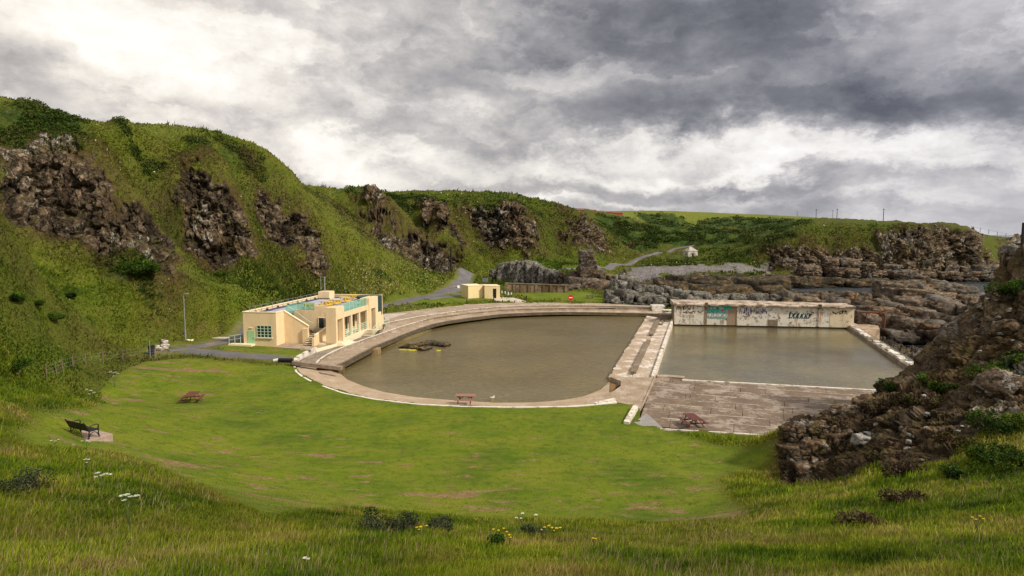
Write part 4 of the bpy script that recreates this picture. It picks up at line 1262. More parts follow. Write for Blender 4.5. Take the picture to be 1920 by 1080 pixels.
# main walls -------------------------------------------------------
mb = MB()
mb.box(-4.55, 0, 0, .25, GZ, 5.0)                      # end wall (window recess cut by frame standing proud)
mb.box(-4.55, -4.3, .25, 24, GZ, 5.0)                  # back wall and parapet
mb.box(-.25, 0, .25, 2.05, GZ, 4.98)                   # short return
mb.prism([(0, 2.05), (3.35, 2.05), (3.35, 2.3), (0, 2.3)], GZ, [4.98, 3.0, 3.0, 4.98])   # raking stair wall
mb.box(2.65, 3.4, 1.75, 2.05, GZ, 2.75)                # newel block
mb.box(-.3, 2.7, 5.2, 5.45, GZ, 4.75); mb.box(2.7, 6.8, 5.2, 5.45, GZ, 5.35)                  # wing wall facing the stair
mb.box(-4.3, 5.6, 23.75, 24, GZ, 5.0)                  # far wall
mb.box(5.3, 5.5, 5.45, 23.75, GZ, 4.5)                 # wall behind the colonnade
P('wall', mb, M_CREAM)
# roof deck
mb = MB(); mb.box(-4.3, -.25, .25, 5.2, 4.3, 4.55); mb.box(-4.3, 6.85, 5.45, 16.6, 4.3, 4.56); mb.box(-4.3, 5.3, 16.6, 23.75, 4.3, 4.56)
rf = P('roof_deck', mb, M_DECKGREY)
mb = MB(); mb.box(-4.29, -3.75, .3, 20.6, 4.55, 4.70); mb.box(-4.29, -2.2, 20.6, 21, 4.55, 4.70); mb.box(-2.6, 3.5, 22.9, 23.3, 4.56, 4.72)
P('roof_upstand', mb, M_DECKDARK, rf)
mb = MB(); mb.box(-4.62, -4.22, -.05, 24.05, 5.0, 5.10); mb.box(-4.22, .06, -.05, .3, 5.0, 5.09); mb.box(-.3, .05, .3, 2.1, 4.98, 5.07)
mb.box(-4.22, 5.6, 23.7, 24.05, 5.0, 5.09)
P('coping', mb, M_CREAM2)
mb = MB(); mb.bar((0, 2.17, 5.03), (3.38, 2.17, 3.04), .34, .09); P('stair_coping', mb, M_CREAM2)
mb = MB(); mb.box(-4.2, -2.3, 21, 23.0, 4.56, 5.75); P('roof_chimney', mb, M_CREAM)
mb = MB(); mb.tube([(-3.5, 22, 5.75), (-3.5, 22, 7.9)], .09); mb.tube([(-3.5, 22, 7.9), (-3.5, 22, 8.1)], .15); P('flue', mb, M_GALV)
mb = MB(); mb.tube([(-4.0, 21.6, 5.75), (-4.0, 21.6, 8.3)], .03); P('aerial', mb, M_GALV)
# back parapet rail posts and lamps
mb = MB()
for k in range(14):
    y = 1.0 + k * 1.45
    mb.tube([(-4.2, y, 4.6), (-4.2, y, 5.55)], .03, 6)
mb.tube([(-4.2, .5, 5.55), (-4.2, 21, 5.55)], .018, 6)
P('roof_rail', mb, M_GALV)
for k in range(7):
    mb = MB(); mb.box(-4.2, -4.02, 2.2 + k * 2.9, 2.45 + k * 2.9, 4.74, 4.9); P('deck_light', mb, M_BLACK)
# end wall door, window, lamp
mb = MB(); mb.box(-3.98, -3.02, -.05, 0, .72, 2.62); d = P('door', mb, M_SAGE, bevel=.01)
mb = MB(); mb.tube([(-3.12, -.1, 1.6), (-3.12, -.1, 1.72)], .03); P('handle', mb, M_BLACK, d)
mb = MB(); mb.box(-3.68, -3.3, -.12, 0, 2.95, 3.06); P('door_lamp', mb, M_CREAM2)
wx0, wx1, wz0, wz1 = -2.62, -.62, 1.78, 3.30
mb = MB(); mb.box(wx0, wx1, -.04, 0, wz0, wz1); w = P('window', mb, M_DARKGLASS)
mb = MB()
for k in range(5): x = wx0 + (wx1 - wx0) * k / 4; mb.box(x - .035, x + .035, -.085, -.04, wz0, wz1)
for k in range(5): z = wz0 + (wz1 - wz0) * k / 4; mb.box(wx0, wx1, -.078, -.04, z - .032, z + .032)
P('window_frame', mb, M_PALEGREEN, w)
mb = MB(); mb.box(wx0 - .12, wx1 + .12, -.16, 0, wz0 - .12, wz0 - .02); P('sill', mb, M_CREAM2, w)
# ramp and rail at the end wall
mb = MB(); mb.prism([(-6.2, -.9), (-3.0, -.9), (-3.0, 0), (-6.2, 0)], GZ, [.95, .95, .95, .95]); P('ramp', mb, M_CREAM2)
mb = MB()
for x in (-6.1, -5.3, -4.5): mb.tube([(x, -.8, .95), (x, -.8, 1.95)], .035, 6)
mb.tube([(-6.1, -.8, 1.95), (-4.5, -.8, 2.25)], .04, 6); mb.tube([(-6.1, -.8, 1.45), (-4.5, -.8, 1.75)], .03, 6)
P('ramp_rail', mb, M_PALEGREEN)
# outside stair: lower flight rises away from the lawn, upper flight turns back to the roof
for k in range(7):
    mb = MB(); mb.box(3.42, 4.6, .55 + k * .30, 2.75, .3, .72 + .17 * (k + 1)); st = P('stair_step', mb, M_SIDE)
    mb = MB(); mb.box(3.42, 4.6, .52 + k * .30, .85 + k * .30 if k < 6 else 3.3, .72 + .17 * (k + 1), .75 + .17 * (k + 1)); P('tread', mb, M_CREAM2, st)
for k in range(14):
    x1 = 3.42 - k * .25
    mb = MB(); mb.box(x1 - .25, x1 if k == 0 else x1 - .002, 2.32, 3.5, .3, 1.95 + .185 * (k + 1)); P('stair_step', mb, M_CONC_D)
mb = MB(); mb.box(3.42, 4.6, 2.75, 3.5, .3, 1.9); P('landing', mb, M_CONC)
mb = MB(); mb.tube([(3.3, 2.5, 3.6), (.2, 2.5, 5.75)], .03, 6); mb.tube([(4.4, 2.9, 2.2), (4.4, 2.9, 3.1), (3.3, 2.5, 3.6)], .03, 6)
P('stair_rail', mb, M_PALEGREEN)
# wall of the terrace beside the stair
mb = MB(); mb.prism([(4.75, .75), (4.95, .75), (4.95, 5.2), (4.75, 5.2)], GZ, [2.05, 2.05, 2.75, 2.75]); mb.prism([(4.7, .2), (5.0, .2), (5.0, .75), (4.7, .75)], GZ, 1.75)
P('terrace_wall', mb, M_CREAM)
mb = MB(); mb.bar((4.85, .8, 2.08), (4.85, 5.2, 2.79), .3, .07); P('terrace_coping', mb, M_CREAM2)
# window in the wing wall and downpipe
mb = MB(); mb.box(3.3, 4.95, 5.15, 5.2, 2.35, 3.75); w = P('window', mb, M_DARKGLASS)
mb = MB(); mb.box(3.26, 3.33, 5.1, 5.2, 2.3, 3.8); mb.box(4.92, 5.0, 5.1, 5.2, 2.3, 3.8); mb.box(4.1, 4.16, 5.12, 5.16, 2.35, 3.75); mb.box(3.33, 4.92, 5.1, 5.2, 3.72, 3.8); P('window_frame', mb, M_CREAM2, w)
mb = MB(); mb.tube([(5.6, 5.05, .8), (5.6, 5.05, 4.1)], .07); mb.box(5.4, 5.85, 4.93, 5.2, 4.1, 4.3); P('downpipe', mb, M_CREAM2)
# paving and plinth in front
mb = MB(); mb.prism([(-.1, -.9), (4.0, -1.6), (5.2, -.8), (6.6, -2.9), (7.45, 1.0), (7.45, 2.05), (3.4, 2.05), (0, 1.9)], .3, .74); P('paving', mb, M_CONC)
mb = MB(); mb.prism([(6.55, -3.0), (6.75, -3.1), (7.62, 1.25), (7.45, 1.35)], .2, .98); mb.box(5.0, 7.3, 1.35, 5.2, .3, .95); P('plinth', mb, M_CREAM2)
# portal piers: four posts and a lintel each
def portal(y0, y1, z1, open0, open1, zo):
    mb = MB(); x0, x1 = 6.85, 7.5
    mb.box(x0, x1, y0, open0, GZ, z1); mb.box(x0, x1, open1, y1, GZ, z1); mb.box(x0, x1, open0, open1, zo, z1)
    mb.box(x0 - .75, x0, y0, y0 + .25, GZ + .5, z1 - .02)      # cheek running back to the wing
    mb.box(x0 - .75, x0, y1 - .25, y1, GZ + .5, z1 - .02)
    mb.box(x0 - .75, x0 - .5, y0 + .25, y1 - .25, zo + .35, z1 - .02)
    return mb
P('portal', portal(1.35, 4.05, 5.6, 1.85, 3.5, 4.0), M_CREAM)
P('portal', portal(13.0, 16.7, 5.65, 13.9, 15.6, 4.0), M_CREAM)
mb = MB(); mb.box(5.5, 6.9, 1.4, 5.25, 4.4, 4.75); P('portal_roof', mb, M_CREAM)
# colonnade
mb = MB(); mb.box(6.95, 7.4, 4.05, 13.0, 4.0, 4.62); P('beam', mb, M_CREAM)
mb = MB(); mb.box(5.5, 7.45, 4.05, 13.0, .3, 1.18); P('verandah_floor', mb, M_CREAM2)
for y in (4.2, 6.9, 9.75, 12.85):
    mb = MB(); mb.box(7.02, 7.36, y - .16, y + .16, 1.18, 4.0); P('column', mb, M_CREAM2, bevel=.02)
for y0, y1 in ((4.4, 6.7), (7.1, 9.55), (9.95, 12.65)):
    mb = MB()
    for z in (1.42, 1.68, 1.94, 2.2): mb.box(7.14, 7.2, y0, y1, z - .035, z + .035)
    for y in (y0 + .05, (y0 + y1) / 2, y1 - .05): mb.box(7.12, 7.22, y - .03, y + .03, 1.18, 2.22)
    P('verandah_rail', mb, M_PALEGREEN)
for y0, y1 in ((5.8, 6.6), (7.2, 8.3), (8.9, 9.6), (10.2, 11.0), (11.5, 12.2)):
    mb = MB(); mb.box(5.5, 5.56, y0, y1, 1.5, 3.9); P('window', mb, M_DARKGLASS)
for y0, y1 in ((6.65, 7.15), (8.35, 8.85), (11.05, 11.45)):
    mb = MB(); mb.box(5.5, 5.6, y0, y1, 1.2, 3.9); P('shutter', mb, paint('brown_shutter', (.30, .20, .12), .3))
# roof balustrade of tinted glass
mb = MB(); mb.box(7.05, 7.09, 4.1, 13.0, 4.64, 5.72); mb.box(.05, 2.7, 5.33, 5.37, 4.78, 5.75); mb.box(0, .04, 2.5, 5.3, 4.6, 5.7)
P('glass_balustrade', mb, M_GLASS)
mb = MB(); mb.tube([(7.07, 4.1, 5.74), (7.07, 13.0, 5.74)], .03, 6); mb.tube([(.05, 5.35, 5.77), (2.7, 5.35, 5.77)], .03, 6)
for k in range(8): mb.tube([(7.12, 4.2 + k * 1.24, 4.62), (7.12, 4.2 + k * 1.24, 5.72)], .025, 6)
for k in range(3): mb.tube([(.1 + k * 1.28, 5.30, 4.75), (.1 + k * 1.32, 5.30, 5.75)], .025, 6)
P('balustrade_rail', mb, M_PALEGREEN)
# low wall beyond the second portal, curved dark bay at the far end
mb = MB(); mb.box(7.1, 7.4, 16.7, 18.4, GZ, 3.0); mb.box(7.1, 7.4, 18.4, 19.4, GZ, 2.4); P('yard_wall', mb, M_CREAM)
mb = MB(); mb.tube([(4.75, 20.4, GZ), (4.75, 20.4, 5.15)], 1.95, 28); P('curved_bay', mb, M_TEAL, smooth=False)
mb = MB(); mb.tube([(4.75, 20.4, 5.15), (4.75, 20.4, 5.25)], 2.0, 28); P('bay_roof', mb, M_TEAL)
# entrance steps: small at the first portal, broad flight between the walks
for k in range(3):
    mb = MB(); mb.box(7.5, 8.9 - .35 * k, 1.5 - .2 + .1 * k, 4.4 - .1 * k, .4, .74 + .12 * k); P('entrance_step', mb, M_CREAM2)
sx0, sx1 = 7.75, 9.35
for k in range(5):
    mb = MB(); mb.box(sx0, sx1, 9.6 + k * .42, 9.6 + (k + 1) * .42 if k < 4 else 12.2, .3, .66 + .12 * k); st = P('walk_step', mb, M_SIDE)
    mb = MB(); mb.box(sx0, sx1, 9.58 + k * .42, 9.6 + (k + 1) * .42 if k < 4 else 12.2, .66 + .12 * k, .69 + .12 * k); P('tread', mb, M_CREAM2, st)
mb = MB()
for dx in (0, .5): 
    mb.tube([(sx1 - .1 + dx * 0, 9.7 + dx, .8), (sx1 - .1, 9.7 + dx, 1.75 + dx * .1)], .035, 6)
mb.tube([(sx1 - .1, 9.7, 1.7), (sx1 - .1, 12.0, 2.3), (sx1 + .6, 14.6, 2.3)], .04, 6); mb.tube([(sx1 - .1, 9.7, 1.3), (sx1 - .1, 12.0, 1.85), (sx1 + .6, 14.6, 1.85)], .035, 6)
for q in ((sx1 - .1, 12.0), (sx1 + .25, 13.4), (sx1 + .6, 14.6)): mb.tube([(q[0], q[1], .9), (q[0], q[1], 2.3)], .035, 6)
P('walk_rail', mb, M_PALEGREEN)

# ------------------------------------------------------------------ picnic tables
def picnic_table(name, mats, label, cat='picnic table', L=1.8, group=None):
    root = empty(name, (0, 0, 0), 0, label, cat, group)
    def pc(n, mb, m=mats): return mb.build(n, m, root, .008)
    mb = MB()
    for k in range(6): x = -.36 + k * .144; mb.box(x - .062, x + .062, -L / 2, L / 2, .70, .745)
    for y in (-L / 2 + .28, L / 2 - .28): mb.box(-.36, .36, y - .05, y + .05, .61, .70)
    pc('tabletop', mb)
    for s in (-1, 1):
        mb = MB()
        for k in range(2): x = s * (.66 + k * .14); mb.box(x - .062, x + .062, -L / 2, L / 2, .41, .452)
        pc('bench_seat', mb)
    for y in (-L / 2 + .34, L / 2 - .34):
        mb = MB(); mb.box(-.80, .80, y - .022, y + .022, .30, .41)
        pc('crossbar', mb)
        for s in (-1, 1):
            mb = MB(); mb.bar((s * .70, y + .046, 0), (s * .26, y + .046, .63), .045, .10, up=(0, 1, 0)) ; pc('leg', mb)
    for s in (-1, 1):
        mb = MB(); mb.bar((0, s * (L / 2 - .36), .36), (0, s * .12, .62), .05, .08); pc('brace', mb)
    return root
def put(root, u, v, z=None, rz=0, pt=None):
    p = pt if pt is not None else hit([(u, v)])[0]
    root.location = (p[0], p[1], gnd(p[0], p[1]) if z is None else z); root.rotation_euler = (0, 0, rz)
    return root
t1 = picnic_table('picnic_table', M_REDWOOD, 'dark red brown picnic table on the mown lawn near the worn patches', group=None)
put(t1, 360, 754, None, math.radians(12))
t2 = dup(t1, (0, 0, 0), 0, 'dark red brown picnic table standing on the terrace slabs by the gravel patch')
p = G(1299, 799, .1); t2.location = (p[0], p[1], .13); t2.rotation_euler = (0, 0, math.radians(9))
t3 = picnic_table('picnic_table', M_REDWOOD2, 'faded reddish picnic table at the near edge of the round pool')
p = G(872, 757, -.1); t3.location = (p[0], p[1] + .5, -.17); t3.rotation_euler = (0, 0, math.radians(86))
t4 = picnic_table('picnic_table', paint('grey_timber', (.12, .115, .10), .3), 'grey picnic table on the far grass below the jointed grey rocks')
p = G(1106, 560, .95); t4.location = (p[0], p[1], gnd(p[0], p[1])); t4.rotation_euler = (0, 0, math.radians(86))
# yellow tables on the roof terrace
ty = picnic_table('roof_picnic_table', M_YELLOW, 'bright yellow picnic table on the roof terrace, nearest the stair behind the glass screen', 'picnic table', 1.7)
def on_roof(t, x, y, rz):
    M = Matrix.Translation((BO[0], BO[1], 0)) @ Matrix.Rotation(-PSI, 4, 'Z')
    p = M @ Vector((x, y, 4.565)); t.location = p; t.rotation_euler = (0, 0, -PSI + rz)
def on_roof2(t, u, v, rz):
    p = G(u, v, 4.57); t.location = p; t.rotation_euler = (0, 0, -PSI + rz); t.scale = (1.12, 1.12, 1.12)
M_ = Matrix.Translation((BO[0], BO[1], 0)) @ Matrix.Rotation(-PSI, 4, 'Z'); ty.location = M_ @ Vector((1.25, 6.9, 4.57)); ty.rotation_euler = (0, 0, -PSI + math.radians(82)); ty.scale = (1.12, 1.12, 1.12)
for lb, u, v, rz in (('bright yellow picnic table mid roof terrace behind the first portal', 612, 575.5, 75), ('bright yellow picnic table mid roof terrace close behind another', 628, 572, 80),
                     ('bright yellow picnic table further along the roof terrace by the glass screen', 648, 567.5, 70), ('bright yellow picnic table at the far end of the roof by the dark bay', 662, 562.5, 80)):
    t = dup(ty, (0, 0, 0), 0, lb); on_roof2(t, u, v, math.radians(rz))

# ------------------------------------------------------------------ cream huts
def hut(name, pts, z0, z1, label, door=None, slope=0):
    c = np.mean(pts, 0); root = empty(name, (c[0], c[1], 0), 0, label, 'hut')
    loc = [(p[0] - c[0], p[1] - c[1]) for p in pts]
    mb = MB(); mb.prism(loc, z0 - .6, [z1 + slope * k for k in (0, 0, 1, 1)]); mb.build('wall', M_HUT, root)
    big = [(x * 1.03, y * 1.03) for x, y in loc]
    mb = MB(); mb.prism(big, [z1 + slope * k for k in (0, 0, 1, 1)], [z1 + .1 + slope * k for k in (0, 0, 1, 1)]); mb.build('roof', M_CREAM2, root)
    return root, loc
M_HUT = paint('pale_cream_block', (.80, .635, .36), .18, .85, 1.0)
zb = 1.0
q = [G(885, 560.3, zb)[:2], G(905, 559, zb)[:2]]
a0, a1, a2 = G(878, 561, zb)[:2], G(905.5, 559.5, zb)[:2], G(865, 557.5, zb)[:2]
h1, l1 = hut('changing_hut', [a0, a1, a1 + (a2 - a0), a2], zb, zb + 2.85, 'cream hut without windows beside the gravel turning place')
b0, b1 = G(909, 560.5, zb)[:2], G(937.5, 560.5, zb)[:2]; back = np.array((-.9, 3.2))
h2, l2 = hut('changing_hut', [b0, b1, b1 + back, b0 + back], zb, zb + 2.85, 'cream hut with an open dark doorway at the promenade')
dx = b1 - b0; dn = np.array((dx[1], -dx[0])) / np.linalg.norm(dx); c_ = np.array(h2.location[:2])
mb = MB(); d0 = b0 + dx * .54 - c_ + dn * .03; d1 = b0 + dx * .76 - c_ + dn * .03
mb.prism([tuple(d0), tuple(d1), tuple(d1 - dn * .05), tuple(d0 - dn * .05)], zb + .05, zb + 2.25); mb.build('doorway', M_BLACK, h2)  # black panel on the wall, put there for the dark of the opening
mb = MB(); d0 = b0 + dx * .5 - c_ + dn * .7; d1 = b0 + dx * .8 - c_ + dn * .7
mb.prism([tuple(d0), tuple(d1), tuple(d1 - dn * .7), tuple(d0 - dn * .7)], zb - .3, zb + .12); mb.build('doorstep', M_CREAM2, h2)
poly_obj('pale_slab', [G(u, v, 1.06) for u, v in [(928,562),(938,557.5),(962,558),(990,565.5),(978,567.5),(925,566.5)]], .3, 1.075, concrete('pale_slab_concrete', (.56, .48, .39), (.46, .38, .30), (.62, .55, .46), .4), 'structure')
poly_obj('pale_apron', [G(u, v, 1.06) for u, v in [(719,589.5),(766,586.5),(738,595.5),(722,599)]], .3, 1.075, concrete('pale_apron_concrete', (.56, .48, .42), (.46, .38, .33), (.62, .55, .50), .4), 'structure')

# ------------------------------------------------------------------ street lamp, bin, signs, posts
def mk_lamp():
    p = hit([(348, 637)])[0]; r = empty('street_lamp', p, 0, 'tall grey street lamp beside the gravel road below the hill', 'street lamp')
    mb = MB(); mb.tube([(0, 0, -.3), (0, 0, 1.3)], .115, 10); mb.build('base_sleeve', M_GALV, r, smooth=False)
    mb = MB(); mb.tube([(0, 0, 1.3), (0, 0, 6.1)], .07, 10, .045); mb.build('pole', M_GALV, r)
    mb = MB(); mb.tube([(-.05, 0, 6.1), (.28, -.05, 6.16)], .05, 8); mb.box(.2, .68, -.17, .09, 6.1, 6.24); mb.build('lamp_head', M_GALV, r, .03)
mk_lamp()
def simple_post(name, u, v, h, w, mat, label, cat, z=None, top=None, rnd=False, lean=0, kinds=None):
    p = hit([(u, v)])[0] if z is None else G(u, v, z)
    r = empty(name, p, random.uniform(0, .5), label, cat)
    mb = MB()
    if rnd: mb.tube([(0, 0, -.3), (lean, 0, h)], w / 2, 10)
    else: mb.box(-w / 2, w / 2, -w / 2, w / 2, -.3, h)
    mb.build('post', mat, r, .012)
    if top is not None:
        mb = MB(); mb.tube([(0, 0, h), (0, 0, h + .12)], w * .62, 10); mb.build('cap', top, r)
    return r
M_BOLL = paint('dark_bollard', (.022, .02, .022), .2, .5)
first = None
lab = ['nearest the pavilion', 'second along from the pavilion', 'third along from the pavilion', 'in front of the left cream hut', 'at the corner of the hut with the doorway', 'alone in the far grass']
for k, (u, v) in enumerate([(724, 586), (770, 581), (820, 574), (875.5, 569.5), (925, 566), (987, 561)]):
    p = G(u, v, 1.02)
    lb = 'short black bollard by the promenade, ' + lab[k]
    if first is None:
        first = empty('path_bollard', p, 0, lb, 'bollard', 'black bollards along the promenade')
        mb = MB(); mb.tube([(0, 0, -.2), (0, 0, .86)], .10, 12); mb.build('post', M_BOLL, first)
        mb = MB(); mb.tube([(0, 0, .86), (0, 0, .98)], .115, 12); mb.build('cap', M_GALV, first)
    else: dup(first, p, 0, lb)
M_WHITEPOST = paint('white_bollard_paint', (.80, .78, .72), .15, .6)
first = None
for k, (u, v) in enumerate([(941, 551.5), (947, 552.5), (953, 554), (958.5, 555.5)]):
    p = G(u, v, 1.0); lb = 'short white bollard beside the cream hut, ' + ['closest to the hut', 'second from the hut', 'third from the hut', 'last and nearest the pool'][k]
    if first is None:
        first = empty('white_bollard', p, 0, lb, 'bollard', 'white bollards by the hut')
        mb = MB(); mb.tube([(0, 0, -.3), (0, 0, .78)], .13, 12, .115); mb.build('post', M_WHITEPOST, first)
        mb = MB(); mb.tube([(0, 0, .78), (0, 0, .84)], .115, 12, .05); mb.build('cap', M_WHITEPOST, first)
    else: dup(first, p, 0, lb)
simple_post('marker_post', 846.5, 543, 2.0, .18, M_TIMBER, 'pale timber marker post beside the road bend', 'post')
simple_post('white_marker', 859, 540, .62, .6, M_WHITEPOST, 'squat white marker stone at the road bend left of the huts', 'marker')
for k, (u, v) in enumerate([(889.5, 536), (892, 531), (895, 526)]):
    simple_post('road_post', u, v, 1.2, .2, M_BOLL, 'dark timber post edging the road behind the huts, ' + ['nearest the huts', 'middle of three', 'furthest of three'][k], 'post')
# information board
p = hit([(910, 534)])[0]; r = empty('information_board', p, 0, 'grey blue information board on two posts behind the cream huts', 'sign board')
for x in (-.72, .72): mb = MB(); mb.box(x - .05, x + .05, -.05, .05, -.3, 1.95); mb.build('leg', M_GALV, r)
mb = MB(); mb.box(-.66, .66, -.07, -.045, .75, 1.85); mb.build('panel', plain('board_blue_grey', (.16, .19, .22), .5), r)
mb = MB(); mb.box(-.66, .66, -.06, -.05, 1.1, 1.14); mb.build('rail', M_GALV, r)
# no entry sign
p = G(1070, 567, 1.0); r = empty('no_entry_sign', p, 0, 'round red no entry sign with a white bar on the far grass edge', 'road sign')
mb = MB(); mb.tube([(0, 0, -.3), (0, 0, .45)], .05, 8); mb.build('post', paint('sign_post_red', (.45, .03, .03), .2), r)
mb = MB(); mb.tube([(0, -.03, 1.0), (0, .0, 1.0)], .55, 32); mb.build('disc', paint('sign_red', (.62, .012, .016), .1, .5), r)
mb = MB(); mb.box(-.36, .36, -.045, -.03, .90, 1.10); mb.build('white_bar', M_WHITEPOST, r)
mb = MB(); mb.box(-.06, .06, 0, .05, .3, 1.2); mb.build('bracket', M_GALV, r)
M_POSTW = paint('old_fence_post', (.17, .125, .085), .4, .9, 4)
# wire fence with timber posts
fp = [(88,709),(106,703),(119,697),(137,692),(161,682),(194,681),(230,675),(262,669),(290,671)]
hts = [1.15,1.15,1.15,1.15,1.05,1.25,1.15,1.05,1.0]
W3 = hit(fp)
r = empty('wire_fence', W3[0], 0, 'sagging wire fence on leaning timber posts above the lawn at the left', 'fence')
tops = []
for (p, h) in zip(W3, hts):
    q = Vector(p) - Vector(W3[0]); lx, ly = random.uniform(-.08, .08), random.uniform(-.05, .05)
    mb = MB(); mb.tube([q + Vector((0, 0, -.4)), q + Vector((lx, ly, h))], .05, 8, .045); mb.build('post', M_POSTW, r)
    tops.append((q, lx, ly, h))
for f in (.9, .62, .34):
    pts = []
    for k, (q, lx, ly, h) in enumerate(tops):
        pts.append(q + Vector((lx * f, ly * f, h * f)))
        if k < len(tops) - 1:
            q2, l2, m2, h2 = tops[k + 1]
            pts.append((q + Vector((lx * f, ly * f, h * f)) + q2 + Vector((l2 * f, m2 * f, h2 * f))) / 2 - Vector((0, 0, .06)))
    mb = MB(); mb.tube(pts, .007, 5); mb.build('wire', M_GALV, r)
# litter bin and sign posts beside it
p = hit([(284.5, 664)])[0]; r = empty('litter_bin', p, .2, 'dark litter bin standing at the end of the wire fence', 'litter bin')
mb = MB(); mb.tube([(0, 0, -.1), (0, 0, .95)], .30, 14, .36); mb.build('body', paint('bin_black', (.03, .028, .036), .3, .5), r)
mb = MB(); mb.tube([(0, 0, .95), (0, 0, 1.02)], .39, 14); mb.build('rim', M_BLACK, r)
mb = MB(); mb.tube([(0, 0, .93), (0, 0, .955)], .33, 14); mb.build('liner', plain('bin_inside', (.01, .01, .01), .9), r)
simple_post('galvanised_post', 281.5, 666, 1.75, .10, M_GALV, 'thin galvanised post beside the litter bin', 'post', rnd=True)
simple_post('galvanised_post', 292, 667, 1.3, .09, M_TIMBER, 'short timber stake right of the litter bin', 'post')
# manhole slab beside the road
p = hit([(413, 634.5)])[0]; mb = MB(); mb.box(-1.0, 1.0, -.45, .45, -.3, .13); mb.box(-.95, .95, -.40, -.30, .13, .18)
o = mb.build('manhole_slab', concrete('white_slab', (.72, .62, .52), (.55, .45, .36), (.8, .7, .6), 0), bevel=.02); o.location = (p[0], p[1], p[2]); tag(o, 'pale concrete manhole slab beside the gravel road', 'manhole')
# black drain pipe on the path
p = G(531, 677, .75); r = empty('drain_pipe', (p[0], p[1], gnd(p[0], p[1]) + .26), math.radians(-4), 'black drain pipe with a white end lying by the curved wall', 'pipe')
mb = MB(); mb.tube([(-.5, 0, 0), (1.0, 0, 0)], .24, 14); mb.build('body', M_BLACK, r)
mb = MB(); mb.tube([(-1.1, .05, -.1), (-.5, 0, 0)], .2, 12); mb.build('pipe_end', M_WHITEPOST, r)

# ------------------------------------------------------------------ park bench on its slab
def mk_bench():
    near = hit([(164, 824)])[0]; far = hit([(139, 812)])[0]
    pa, pb = near[:2], far[:2]
    ax = (pb - pa) / np.linalg.norm(pb - pa)
    c = (pa + pb) / 2; z = gnd(c[0], c[1]) - .04
    # local y runs along the bench, +x is the seat front
    rz = math.atan2(ax[1], ax[0]) - math.pi / 2
    fx = math.cos(rz)
    sl = empty('bench_slab', (c[0], c[1], z), rz)
    tag(sl, 'square pale concrete slab under the black park bench', 'concrete slab')
    mb = MB(); mb.box(-.35, 1.15, -1.0, 1.15, -.5, 0); mb.build('slab', concrete('pinkish_slab', (.42, .31, .25), (.33, .24, .19), (.5, .4, .33), .1), sl, .02)
    b = empty('park_bench', (c[0], c[1], z), rz, 'black cast iron park bench with curled arms facing the pools', 'park bench')
    for y in (-.85, .85):
        mb = MB()
        mb.tube([(-.06, y, 0), (-.04, y, .25), (-.02, y, .43), (-.10, y, .62), (-.20, y, .86), (-.30, y, .98)], .032, 8)       # back leg and back post
        mb.tube([(.50, y, 0), (.47, y, .22), (.46, y, .44), (.47, y, .62)], .032, 8)                        # front leg
        mb.build('leg', M_BLACK, b)
        mb = MB(); mb.tube([(-.04, y, .10)] + [(.21 + .25 * math.cos(a), y, .05 + .30 * math.sin(a)) for a in np.linspace(math.pi * .95, .05 * math.pi, 10)], .024, 8); mb.build('arch', M_BLACK, b)
        mb = MB(); mb.tube([(-.12, y, .64), (.05, y, .72), (.25, y, .76), (.42, y, .74), (.50, y, .66), (.48, y, .56), (.36, y, .50), (.14, y, .46)], .028, 8); mb.build('arm', M_BLACK, b)
    mb = MB()
    for k in range(7): x = .02 + k * .075; mb.box(x - .03, x + .03, -.9, .9, .415, .45)
    mb.build('seat', M_BLACK, b, .006)
    mb = MB()
    for k in range(7): zz = .50 + k * .068; xx = -.05 - (zz - .45) * .46; mb.box(xx - .02, xx + .02, -.9, .9, zz - .029, zz + .029)
    mb.build('backrest', M_BLACK, b, .006)
mk_bench()

# small white gull in the shallows
def mk_gull():
    p = G(922.5, 750, -.5)
    r = empty('gull', (p[0], p[1] + .15, -.60), math.radians(25), 'small white gull standing in the shallows near the faded picnic table', 'gull')
    bm = bmesh.new(); bmesh.ops.create_uvsphere(bm, u_segments=14, v_segments=10, radius=1)
    for v in bm.verts:
        x, y, z = v.co
        tail = max(0, -x); v.co = (x * .23 - tail * .06, y * .095 * (1 - .5 * tail), z * .095 * (1 - .45 * tail) + .27 + .02 * tail)
    bmesh.ops.create_uvsphere(bm, u_segments=10, v_segments=8, radius=.058, matrix=Matrix.Translation((.20, 0, .40)))
    bmesh.ops.create_cone(bm, segments=8, radius1=.06, radius2=.045, depth=.12, cap_ends=True, matrix=Matrix.Translation((.18, 0, .34)))
    me = bpy.data.meshes.new('body'); bm.to_mesh(me); bm.free(); me.materials.append(M_WHITEPOST)
    o = bpy.data.objects.new('body', me); COL.objects.link(o); o.parent = r
    mb = MB(); mb.tube([(.245, 0, .395), (.32, 0, .38)], .014, 6, .004); mb.build('beak', M_YELLOW, r)
    for s in (-1, 1):
        mb = MB(); mb.tube([(.02, s * .035, .2), (.02, s * .035, .0)], .009, 5); mb.box(.0, .07, s * .035 - .02, s * .035 + .02, -.004, .004); mb.build('leg', M_YELLOW, r)
        mb = MB(); mb.prism([(.12, s * .09), (-.28, s * .05), (-.3, s * .03), (-.05, s * .105)], .26, .33); mb.build('wing', plain('wing_grey', (.16, .17, .18), .7), r)
mk_gull()
# ------------------------------------------------------------------ rocks
def _ico(sub):
    bm = bmesh.new(); bmesh.ops.create_icosphere(bm, subdivisions=sub, radius=1)
    v = np.array([tuple(x.co) for x in bm.verts]); f = np.array([[q.index for q in x.verts] for x in bm.faces]); bm.free()
    return v / np.linalg.norm(v, axis=1, keepdims=True), f
ICO = {k: _ico(k) for k in (3, 4, 5)}

